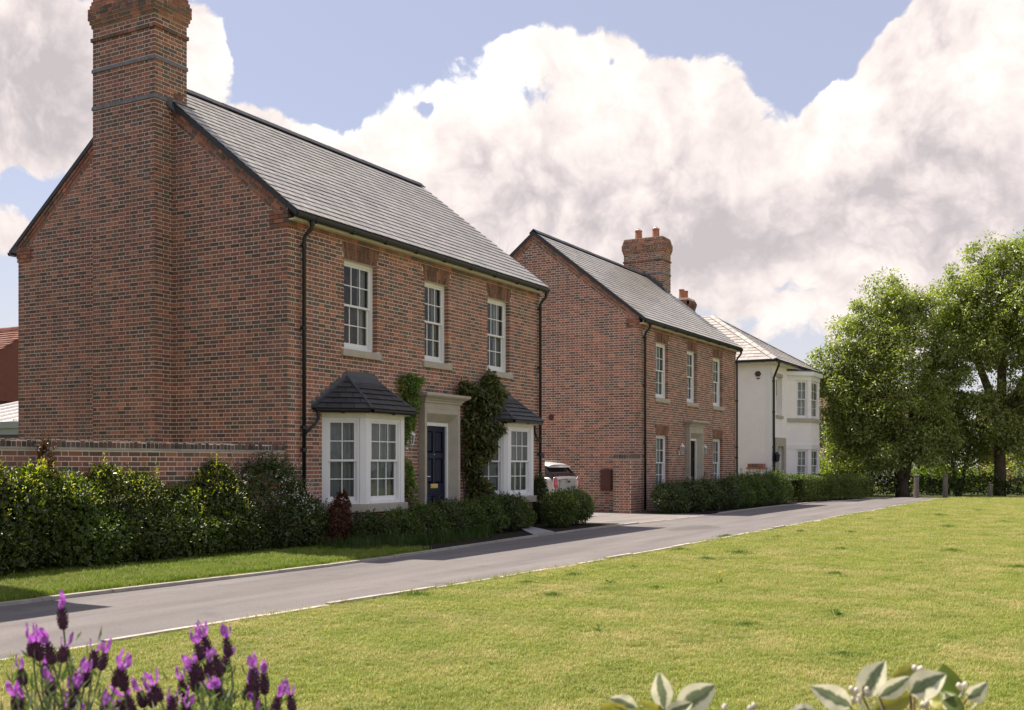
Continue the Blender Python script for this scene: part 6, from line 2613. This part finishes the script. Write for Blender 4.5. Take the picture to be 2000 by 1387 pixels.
def tree(name, label, base, trunks, lobes, nclump, per, lsize, mat, clump_r=.55, seed=0, group=None, lobes_gap=.0):
    rng = random.Random(seed)
    t = thing(name, label, 'tree', base, group)
    bx, by, bz = base
    tr = MB()
    tops = []
    for pts, radii in trunks:
        P = [Vector((bx + p[0], by + p[1], p[2])) for p in pts]
        tr.tube(P, radii, 10)
        for k in range(1, len(P)):
            for s in (.3, .7, 1.0):
                tops.append((P[k - 1].lerp(P[k], s), radii[k]))
    lb = np.array([(bx + l[0], by + l[1], l[2], l[3], l[4], l[5]) for l in lobes])
    # clump centres, more towards the outside of each lobe
    vol = lb[:, 3] * lb[:, 4] * lb[:, 5]
    k = RNG.choice(len(lb), nclump, p=vol ** .8 / (vol ** .8).sum())
    d = unit(nclump)
    r = RNG.random(nclump) ** .42
    r = r * (1 + .12 * np.sin(d[:, 0] * 7 + k) + .10 * np.sin(d[:, 2] * 9 + 2 * k))
    Cc = lb[k, :3] + d * lb[k, 3:] * r[:, None]
    Cc = Cc[Cc[:, 2] > .9]
    # limbs: from the trunks to the lobes, then branches to the clumps
    limb_nodes = []
    for q in range(len(lb)):
        c = Vector(lb[q, :3])
        cand = [tp for tp in tops if tp[0].z < c.z + .2] or tops
        st, rr = min(cand, key=lambda tp: (tp[0] - c).length + abs(tp[0].z - (c.z - 1.5)) * .4)
        m1 = st.lerp(c, .4) + Vector((rng.gauss(0, .15), rng.gauss(0, .15), .25))
        m2 = st.lerp(c, .75) + Vector((rng.gauss(0, .15), rng.gauss(0, .15), .25))
        r0 = max(.035, rr * .6)
        tr.tube([st, m1, m2, c], [r0, r0 * .75, r0 * .5, r0 * .3], 6)
        for s in (st.lerp(m1, .7), m1, m1.lerp(m2, .5), m2, m2.lerp(c, .6), c):
            limb_nodes.append(s)
    LN = np.array([tuple(v) for v in limb_nodes])
    for c in Cc[::2]:
        dd = np.linalg.norm(LN - c, axis=1) + np.maximum(0, LN[:, 2] - c[2]) * 1.5
        s = Vector(LN[int(np.argmin(dd))])
        e = Vector(c)
        m = s.lerp(e, .5) + Vector((rng.gauss(0, .1), rng.gauss(0, .1), .12))
        tr.tube([s, m, e], [.022, .015, .006], 4, False)
    tr.build('trunk', M['bark'], t, smooth=True)
    n = len(Cc) * per
    cc = np.repeat(Cc, per, 0)
    off = unit(n) * (RNG.random(n) ** .5)[:, None] * clump_r * np.array([1, 1, .72])
    rs = np.repeat(RNG.uniform(.45, 1.35, len(Cc)), per)
    P = cc + off * rs[:, None]
    out = off / np.maximum(np.linalg.norm(off, axis=1, keepdims=True), 1e-6)
    D = out * .8 + unit(n) * .7 + np.array([0, 0, -.25])
    N = out * .35 + np.array([0, 0, .8]) + unit(n) * .5
    V, F = leaf_arrays(P, D, N, lsize * RNG.uniform(.6, 1.3, n), .46, .10)
    link_mesh('crown', mesh_np('crown', V, F, BASE[t]), mat, t)
    return t


# right, forward axes of the view are only used to lay the lobes out across the line of sight
def across(r, f, z):
    return (RGT.x * r + FWD.x * f, RGT.y * r + FWD.y * f, z)


def lobes_of(L):
    return [(*across(r, f, z), rr, rr, rz) for r, f, z, rr, rz in L]


tree('ash_tree', 'shorter broad ash tree with several leaning stems behind the two tall posts', (-9.0, 55.0, 0), [
    ([(0, 0, -.2), (.0, 0, .35), across(.03, 0, .8)], [.36, .30, .24]),
    ([across(-.1, 0, .6), across(-.16, 0, 1.5), across(-.35, .1, 3.0), across(-.55, .2, 4.8), across(-.9, 0, 6.6), across(-1.2, 0, 8.4)], [.19, .165, .14, .11, .08, .04]),
    ([across(.15, 0, .7), across(.2, 0, 1.6), across(.30, -.1, 3.0), across(.4, -.2, 5.0), across(.5, 0, 7.2), across(.7, 0, 9.2)], [.18, .15, .125, .10, .07, .04]),
    ([across(-.2, 0, .8), across(-.36, 0, 1.6), across(-.9, .2, 3.2), across(-1.7, .3, 4.8), across(-2.5, .2, 6.2)], [.13, .11, .09, .07, .04]),
    ([across(.25, 0, .8), across(.36, 0, 1.6), across(1.0, .1, 3.4), across(1.5, .2, 5.4), across(1.8, .1, 7.2)], [.12, .10, .085, .06, .04])],
    lobes_of([(1.8, .3, 7.3, 1.2, 1.4), (2.0, .2, 5.6, 1.0, 1.2), (-2.6, 0, 6.0, 1.6, 1.9), (-1.7, .3, 7.9, 1.5, 1.5), (-.3, 0, 9.1, 1.6, 1.5), (.9, .2, 8.7, 1.2, 1.3), (-3.1, -.2, 4.5, 1.25, 1.5), (-2.2, -.6, 3.6, 1.3, 1.3), (-1.0, -1.3, 4.6, 1.4, 1.4),
              (-.9, -1.2, 6.8, 1.4, 1.4), (.6, -1.0, 4.4, 1.2, 1.2), (1.3, .4, 5.9, 1.0, 1.2), (-.4, 1.4, 6.6, 1.5, 1.7), (-1.2, 1.6, 4.2, 1.5, 1.6), (-3.4, .2, 6.0, .9, 1.1), (.4, -.8, 3.0, 1.2, .9), (-1.4, -.6, 2.7, 1.1, .8), (-2.9, .2, 2.9, 1.1, 1.0), (.9, .9, 2.4, 1.1, .9), (-.3, -1.6, 2.9, .9, .8), (1.5, -.9, 3.2, .9, .9), (-2.1, 1.0, 2.0, 1.0, .8), (-3.9, 0, 5.2, .7, .9), (0, -1.7, 2.2, 1.1, .8), (-1.5, -1.6, 1.9, 1.0, .8), (1.2, -1.5, 2.2, .9, .8)]),
    820, 108, .16, L_ASH, .58, 5, 'ash trees at the end of the road')
tree('ash_tree', 'tallest ash tree with single thick trunk at the right edge', (-5.0, 58.2, 0), [
    ([(0, 0, -.2), across(.02, 0, 1.5), across(-.05, 0, 3.4)], [.30, .26, .23]),
    ([across(-.05, 0, 3.3), across(-.5, 0, 5.0), across(-1.2, .1, 7.0), across(-1.6, 0, 9.2)], [.25, .20, .14, .05]),
    ([across(0, 0, 3.3), across(.15, .1, 5.4), across(.1, 0, 8.0), across(.2, 0, 11.0)], [.27, .22, .15, .05]),
    ([across(.05, 0, 3.3), across(.9, .1, 5.0), across(1.9, .1, 7.0), across(2.6, 0, 9.0)], [.24, .18, .12, .05])],
    lobes_of([(-1.6, 0, 9.6, 1.6, 1.6), (-.3, .2, 11.2, 1.7, 1.4), (1.2, 0, 11.0, 1.8, 1.6), (-2.4, 0, 8.3, 1.4, 1.4), (-2.6, -.3, 6.4, 1.3, 1.3), (2.6, 0, 9.3, 1.8, 1.8), (.6, -1.3, 8.8, 1.8, 1.7), (-1.0, -1.0, 7.2, 1.5, 1.4),
              (1.6, -1.0, 6.6, 1.8, 1.5), (3.0, 0, 6.4, 1.8, 1.8), (-.6, 1.5, 8.6, 1.7, 1.9), (1.5, 1.5, 8.0, 2.0, 2.0), (-2.6, .3, 4.8, 1.2, 1.1), (2.2, -.6, 4.4, 1.6, 1.2), (-1.5, -.8, 4.6, 1.1, .9), (-1.9, .6, 3.4, 1.2, 1.0), (1.9, .8, 3.0, 1.3, 1.1), (.5, 1.2, 4.3, 1.3, 1.1), (-.9, -1.5, 3.4, .8, .8), (.9, -1.6, 5.2, 1.2, 1.1), (.2, -1.7, 3.0, 1.0, .8), (1.8, -1.6, 3.4, 1.1, .9), (1.4, .6, 12.0, 1.2, 1.0)]),
    900, 108, .165, L_ASH, .60, 6, 'ash trees at the end of the road')
# smaller trees and undergrowth below and behind
tree('hazel_bush', 'dark tall thicket bush between the two ash trunks', (-6.9, 58.0, 0), [([(0, 0, -.1), across(-.2, 0, 1.2), across(-.4, 0, 2.6)], [.12, .09, .05]), ([(0.1, 0, -.1), across(.4, 0, 1.4), across(.7, 0, 2.8)], [.10, .08, .04])],
     lobes_of([(-.9, 0, 2.5, 1.2, 1.2), (.4, 0, 3.0, 1.3, 1.3), (1.2, 0, 2.3, 1.0, 1.1), (-.2, -.4, 1.7, 1.0, .9)]), 190, 46, .17, L_ASH, .5, 7)
tree('hazel_bush', 'dark thicket bush at the far right under the tallest tree', (-2.6, 61.0, 0), [([(0, 0, -.1), across(-.3, 0, 1.3), across(-.5, 0, 3.0)], [.12, .09, .05]), ([(0.1, 0, -.1), across(.5, 0, 1.5), across(.9, 0, 3.0)], [.10, .08, .04])],
     lobes_of([(-1.2, 0, 2.4, 1.3, 1.3), (.6, 0, 2.8, 1.5, 1.5), (1.8, 0, 2.0, 1.3, 1.4), (-.2, -.5, 1.4, 1.2, .8)]), 190, 46, .17, L_ASH, .5, 8)
tree('hawthorn_bush', 'dark low bush under the left side of the broad ash', (-12.0, 57.4, 0), [([(0, 0, -.1), across(-.1, 0, .9), across(.1, 0, 2.0)], [.10, .08, .04])],
     lobes_of([(-.8, 0, 1.6, 1.1, 1.1), (.6, 0, 1.9, 1.1, 1.2), (1.9, .2, 1.5, 1.1, 1.0)]), 150, 46, .15, L_ASH, .45, 9)
shrub('sunlit yellow green bush beside the bay of the white house', [(-14.6, 58.5, .9, 1.1, 1.0, .85), (-13.3, 59.0, .9, 1.0, 1.0, .85), (-15.4, 58.0, .8, .9, .9, .75)], 5200, .13, L_BRI, 'yellow_bush', 'shrub', None, 20, .35)
shrub('bright sunlit bush behind the tall posts under the trees', [(-8.6, 61.8, .75, 1.2, .7, .75), (-7.2, 62.6, .6, .9, .7, .6)], 2600, .12, L_BRI, 'yellow_bush', 'shrub', None, 8, .3)
# low scrub that closes the view under the crowns
t = thing('scrub', 'dark scrub growing along the far side of the trees', 'scrub', (-6, 66, 0))
bl = []
for k in range(16):
    s = k / 15
    q = across(-16 + 34 * s, 0, 0)
    bl.append((-6 + q[0] + 1.2, 64 + q[1] + random.uniform(-1, 1), random.uniform(.5, .9), 1.5, 1.1, random.uniform(.8, 1.5)))
P, Nn = blob_points(bl, 15000, .5, .2)
foliage('foliage', t, P, Nn, .17, L_ASH, .5)
t = thing('undergrowth', 'dark low undergrowth at the feet of the ash trees behind the posts', 'undergrowth', (-7, 56, 0))
bl = []
for k in range(17):
    q = across(-4.6 + 13.5 * k / 16, random.uniform(-.5, .8), 0)
    bl.append((-7.3 + q[0], 56.2 + q[1], random.uniform(.1, .45), random.uniform(.6, 1.0), .7, random.uniform(.3, .95)))
P, Nn = blob_points(bl, 9000, .5, .25)
foliage('foliage', t, P, Nn, .14, L_DARK, .5)
# wooden garden gate far behind the yellow bush
t = thing('garden_fence', 'tan wooden fence panel glimpsed below the brown porch roof', 'fence', (-14.5, 66.0, 0))
for k in range(12):
    mb = MB()
    mb.box(-15.6 + k * .19, -15.6 + k * .19 + .175, 66.0, 66.03, 0, 1.75)
    mb.build('plank', pbr('fence_wood', (.26, .20, .08), .85, .1, var=.2) if k == 0 else bpy.data.materials['fence_wood'], t)
mb = MB()
mb.box(-15.6, -13.3, 66.03, 66.08, .3, .4)
mb.box(-15.6, -13.3, 66.03, 66.08, 1.4, 1.5)
mb.build('rail', bpy.data.materials['fence_wood'], t)

# ================================================================== plants right in front of the camera
bed = MB()
bed.prism([(-3.4, .2, -.1), (.6, .2, -.1), (.6, 2.1, -.1), (-3.4, 2.1, -.1)], (0, 0, .68))
bed.build('raised_ground', M['soil'], kind='structure')
HEADS = [(-1.459, 1.165, 1.206), (-1.468, 1.117, 1.164), (-1.53, 1.176, 1.146), (-1.457, 1.14, 1.155), (-1.418, 1.133, 1.158), (-1.454, 1.221, 1.133), (-1.558, 1.328, 1.104), (-1.654, 1.238, 1.083), (-1.609, 1.251, 1.096), (-1.473, 1.153, 1.096), (-1.51, 1.233, 1.089), (-1.437, 1.19, 1.108), (-1.369, 1.195, 1.117), (-1.346, 1.186, 1.116), (-1.438, 1.169, 1.082), (-1.695, 1.256, 1.028), (-1.661, 1.243, 1.032), (-1.474, 1.339, 1.044), (-1.458, 1.346, 1.044), (-1.319, 1.229, 1.091), (-1.382, 1.231, 1.066), (-1.35, 1.351, 1.134), (-1.361, 1.378, 1.141), (-1.354, 1.421, 1.132), (-1.364, 1.424, 1.101), (-1.241, 1.238, 1.131), (-1.331, 1.354, 1.107), (-1.384, 1.346, 1.071), (-1.333, 1.321, 1.092), (-1.233, 1.272, 1.134), (-1.287, 1.336, 1.072), (-1.166, 1.28, 1.119), (-1.339, 1.455, 1.049), (-1.313, 1.447, 1.057), (-1.239, 1.386, 1.086), (-1.321, 1.262, 1.063), (-1.428, 1.397, 1.024), (-1.227, 1.401, 1.048), (-1.262, 1.481, 1.032), (-1.303, 1.447, 1.026)]
VLEAF = [(-0.544, 1.414, 1.114, -0.543, 1.392, 1.168, 0.018, 0), (-0.525, 1.412, 1.115, -0.473, 1.418, 1.153, 0.024, 0), (-0.582, 1.406, 1.112, -0.607, 1.369, 1.131, 0.015, 0), (-0.543, 1.404, 1.116, -0.563, 1.37, 1.131, 0.008, 1), (-0.312, 1.496, 1.127, -0.353, 1.45, 1.158, 0.02, 0), (-0.301, 1.522, 1.136, -0.27, 1.516, 1.188, 0.023, 0), (-0.249, 1.62, 1.163, -0.273, 1.584, 1.155, 0.01, 1), (-0.275, 1.5, 1.143, -0.236, 1.499, 1.173, 0.015, 0), (-0.239, 1.521, 1.147, -0.195, 1.522, 1.176, 0.023, 0), (-0.199, 1.622, 1.116, -0.208, 1.594, 1.177, 0.024, 2), (-0.177, 1.587, 1.134, -0.15, 1.579, 1.16, 0.015, 0), (-0.248, 1.582, 1.131, -0.291, 1.536, 1.116, 0.018, 1), (-0.226, 1.586, 1.128, -0.19, 1.583, 1.117, 0.015, 1), (-0.193, 1.587, 1.121, -0.201, 1.559, 1.146, 0.015, 0), (-0.3, 1.617, 1.099, -0.269, 1.611, 1.123, 0.013, 0)]
BUDS = [(-0.462, 1.425, 1.122), (-0.431, 1.442, 1.122), (-0.308, 1.51, 1.146), (-0.18, 1.581, 1.151), (-0.228, 1.554, 1.128), (-0.294, 1.518, 1.143), (-0.285, 1.523, 1.146), (-0.232, 1.552, 1.176), (-0.158, 1.593, 1.142), (-0.305, 1.512, 1.134)]

M_CAL = pbr('lavender_calyx', (.10, .04, .07), .7, .2, var=.35, namt=.2)
M_PET = leaf_mat('lavender_bract', [(0, (.34, .11, .38)), (.5, (.48, .20, .52)), (1, (.66, .40, .68))], .6, .2, .45, tcol=(.26, .13, .29), namt=.1)
M_LSTEM = pbr('lavender_stem', (.13, .15, .08), .8, .2, var=.15)
M_LLEAF = leaf_mat('lavender_leaf', [(0, (.12, .15, .085)), (.5, (.18, .21, .12)), (1, (.27, .29, .19))], .7, .2, .25, namt=.15)


def petal(mb, base, dirv, side, L, w):
    dirv, side = Vector(dirv).normalized(), Vector(side).normalized()
    nrm = dirv.cross(side)
    n = 6
    prev = None
    for k in range(n + 1):
        s = k / n
        ww = w * math.sin(math.pi * (s * .88 + .06)) ** .8 * (.55 + .6 * s)
        c = Vector(base) + dirv * L * s + nrm * L * (.28 * s * s + .05 * math.sin(s * 9))
        cur = [c - side * ww / 2, c + nrm * ww * .18, c + side * ww / 2]
        if prev:
            mb.face([prev[0], prev[1], cur[1], cur[0]])
            mb.face([prev[1], prev[2], cur[2], cur[1]])
        prev = cur


def lavender(label, heads, root):
    t = thing('lavender_plant', label, 'lavender', (root[0], root[1], .58), 'lavender in the foreground')
    rng = random.Random(int(abs(root[0]) * 1000))
    for h in heads:
        h = Vector(h)
        r0 = Vector((root[0] + rng.gauss(0, .10), root[1] + rng.gauss(0, .08), .56))
        lean = (h - r0)
        ax = (Vector((lean.x * .9, lean.y * .9, lean.z)).normalized() + Vector((rng.gauss(-.10, .16), rng.gauss(0, .16), .2))).normalized()
        hl = .0265 * rng.uniform(.7, 1.2)
        b = h - ax * hl * .5
        mb = MB()
        mb.tube([r0, r0.lerp(b, .45) + Vector((rng.gauss(0, .02), rng.gauss(0, .02), .02)), b - ax * .05, b], [.0022, .0020, .0016, .0015], 5)
        mb.build('stalk', M_LSTEM, t)
        # flower head: rows of small calyx scales round a spindle
        mb = MB()
        rings = 7
        for q in range(rings):
            s = q / (rings - 1)
            rr = .0078 * math.sin(math.pi * (.18 + .70 * s)) ** .7
            for j in range(7):
                a = 2 * math.pi * (j + .5 * (q % 2)) / 7
                o = ax.orthogonal().normalized()
                e = (o * math.cos(a) + ax.cross(o) * math.sin(a))
                c = b + ax * hl * s + e * rr * .72
                up_ = (ax + e * .55).normalized()
                sd = up_.cross(e).normalized()
                p0, p1, p2, p3 = c - up_ * .003 - sd * .0030, c - up_ * .003 + sd * .0030, c + up_ * .0052 + e * .0012, c + e * .0034
                mb.face([p0, p3, p2]); mb.face([p3, p1, p2]); mb.face([p0, p1, p3])
        o = ax.orthogonal().normalized()
        pts = [b + ax * hl * s for s in (0, .25, .6, 1.0)]
        mb.tube(pts, [.003, .0064, .0058, .0022], 8)
        fh = mb.build('flower_head', M_CAL, t)
        top = b + ax * hl
        npet = rng.choice((2, 3, 4, 4))
        mb_l = []
        for j in range(npet):
            a = rng.uniform(0, 6.283) if j == 0 else a + 6.283 / npet + rng.gauss(0, .35)
            e = (o * math.cos(a) + ax.cross(o) * math.sin(a))
            mb = MB()
            petal(mb, top - ax * .003, ax + e * rng.uniform(.1, 1.1), (ax.cross(e) + e * rng.uniform(-.7, .7)), .029 * rng.uniform(.55, 1.25), .0105 * rng.uniform(.6, 1.4))
            mb.build('petal', M_PET, fh, smooth=True)
    # grey green needle leaves
    n = 7000
    hs = np.array([tuple(h) for h in heads])
    k = RNG.integers(0, len(hs), n)
    s = RNG.uniform(.25, 1.0, n)
    rt = np.array([root[0], root[1], .56])
    P = rt + (hs[k] - rt) * s[:, None] + RNG.normal(0, .026, (n, 3)) - np.array([0, 0, .055])
    D = unit(n) * .7 + np.array([0, 0, .9])
    V, F = leaf_arrays(P, D, unit(n) + np.array([0, 0, .3]), RNG.uniform(.016, .034, n), .15, .03)
    link_mesh('foliage', mesh_np('foliage', V, F, BASE[t]), M_LLEAF, t)
    return t


left = [h for h in HEADS if (Vector(h) - CAMV).dot(RGT) / (Vector(h) - CAMV).dot(FWD) < -.352]
right = [h for h in HEADS if h not in left]
extra = random.Random(9)
for q in range(28):
    b = extra.choice(HEADS)
    h = (b[0] + extra.gauss(0, .08), b[1] + extra.gauss(0, .08), extra.uniform(.98, 1.05))
    q_ = Vector(h) - CAMV
    if q_.dot(RGT) / q_.dot(FWD) > -.225:
        continue
    (left if h[0] < -1.40 else right).append(h)
lavender('purple lavender clump in the bottom left corner with one bloom standing tallest', left, (-1.50, 1.20))
lavender('purple lavender clump right of the corner one, in front of the lawn', right, (-1.30, 1.33))


def vleaf_mat(name, green, cream, yellow=False):
    m = bpy.data.materials.new(name)
    m.use_nodes = True
    t = NT(m.node_tree)
    b = t.n['Principled BSDF']
    uv = t.add('ShaderNodeUVMap').outputs[0]
    sep = t.add('ShaderNodeSeparateXYZ')
    t.link(uv, sep.inputs[0])
    pos = t.add('ShaderNodeNewGeometry').outputs['Position']
    nz = t.noise(pos, 90, 4, .6)
    edge = t.math('ADD', t.math('ABSOLUTE', sep.outputs[0]), t.math('MULTIPLY', t.math('SUBTRACT', nz, .5), .75))
    mg = t.smooth(edge, .30, .48)
    vein = t.smooth(t.math('ABSOLUTE', sep.outputs[0]), .0, .06, .22, 0)
    g2 = t.noise(pos, 140, 3, .6)
    gr = t.mix(g2, (*green, 1), (*[q * 1.7 + .02 for q in green], 1))
    c = t.mix(mg, gr, (*cream, 1))
    c = t.mix(vein, c, (*[q * .8 for q in cream], 1))
    t.val(b.inputs['Base Color'], c)
    b.inputs['Roughness'].default_value = .45
    tr = t.add('ShaderNodeBsdfTranslucent')
    t.val(tr.inputs['Color'], c)
    mx = t.add('ShaderNodeMixShader')
    mx.inputs[0].default_value = .35
    t.link(b.outputs[0], mx.inputs[1])
    t.link(tr.outputs[0], mx.inputs[2])
    t.link(mx.outputs[0], t.n['Material Output'].inputs['Surface'])
    return m


VM = [vleaf_mat('variegated_leaf', (.13, .165, .085), (.86, .82, .60)), vleaf_mat('young_leaf', (.22, .22, .02), (.36, .33, .06)), vleaf_mat('green_leaf', (.07, .11, .015), (.12, .16, .03))]


def big_leaf(parent, b, tip, w, kind, rng):
    b, tip = Vector(b), Vector(tip)
    d = tip - b
    L = d.length
    dn = d.normalized()
    view = (CAMV - (b + tip) / 2).normalized()
    side = dn.cross(view).normalized()
    side = (side + view * rng.uniform(-.45, .45)).normalized()
    nn = side.cross(dn).normalized()
    nu, nv = 6, 9
    V, F, UV = [], [], []
    bend = rng.uniform(-.12, .18) * L
    for j in range(nv + 1):
        s = j / nv
        ww = w * (math.sin(math.pi * min(1, s * .97 + .02)) ** .75) * (1 - .25 * s)
        for i in range(nu + 1):
            u = i / nu * 2 - 1
            p = b + dn * L * s + side * u * ww / 2 + nn * (bend * math.sin(math.pi * s) + abs(u) * ww * .16 + .05 * ww * math.sin(s * 14 + u * 2))
            V.append(tuple(p))
            UV.append((u, s))
    for j in range(nv):
        for i in range(nu):
            a = j * (nu + 1) + i
            F.append((a, a + 1, a + nu + 2, a + nu + 1))
    mb = MB()
    mb.v, mb.f = V, F
    o = mb.build('leaf', VM[kind], parent, smooth=True)
    uvl = o.data.uv_layers.new(name='UVMap')
    for lp in o.data.loops:
        uvl.data[lp.index].uv = UV[lp.vertex_index]
    return o


def variegated(label, leaves, buds, root):
    t = thing('variegated_shrub', label, 'shrub', (root[0], root[1], .58), 'variegated shrub sprigs in the foreground')
    rng = random.Random(len(leaves))
    mb = MB()
    tops = []
    for (bx, by, bz, tx, ty, tz, w, k) in leaves:
        big_leaf(t, (bx, by, bz), (tx, ty, tz), w * 1.9, k, rng)
        p = Vector((bx, by, bz))
        q = Vector((root[0], root[1], p.z - .09))
        mb.tube([p, p.lerp(q, .5) - Vector((0, 0, .02)), q], [.0012, .002, .0028], 5)
    for k in range(4):
        mb.tube([(root[0] + rng.gauss(0, .03), root[1] + rng.gauss(0, .03), .56), (root[0] + rng.gauss(0, .02), root[1] + rng.gauss(0, .02), .85), (root[0] + rng.gauss(0, .012), root[1] + rng.gauss(0, .012), 1.10)], [.006, .005, .003], 6)
    mb.build('stem', pbr('shrub_twig', (.16, .09, .06), .8, .2) if 'shrub_twig' not in bpy.data.materials else bpy.data.materials['shrub_twig'], t)
    # more leaves below, out of sight from the front
    for k in range(30):
        a = rng.uniform(0, 6.283)
        z = rng.uniform(.86, 1.115)
        p = Vector((root[0] + rng.gauss(0, .035), root[1] + rng.gauss(0, .03), z))
        e = p + Vector((math.cos(a) * .05, math.sin(a) * .05, rng.uniform(-.01, .03)))
        big_leaf(t, p + (e - p) * .15, e, .026, rng.choice((0, 0, 1, 0, 2)), rng)
    for (x, y, z) in buds:
        mb = MB()
        c = Vector((x, y, z))
        for q in range(3):
            o_ = c + Vector((rng.gauss(0, .0025), rng.gauss(0, .0025), rng.gauss(0, .002)))
            mb.lathe([(.0008, -.005), (.0030, -.002), (.0036, .001), (.0022, .0042), (.0004, .0052)], o_, 8)
        mb.tube([c - Vector((0, 0, .004)), Vector((root[0] + (x - root[0]) * .6, root[1] + (y - root[1]) * .6, z - .05))], .0009, 4)
        mb.build('flower_bud', pbr('bud', (.68, .62, .52), .6, .3) if 'bud' not in bpy.data.materials else bpy.data.materials['bud'], t, smooth=True)
    return t


variegated('small variegated shrub tip with cream edged leaves low at the bottom centre right', VLEAF[:4], BUDS[:2], (-.54, 1.41))
variegated('larger variegated shrub with cream edged and yellow leaves at the bottom right', VLEAF[4:], BUDS[2:], (-.24, 1.55))
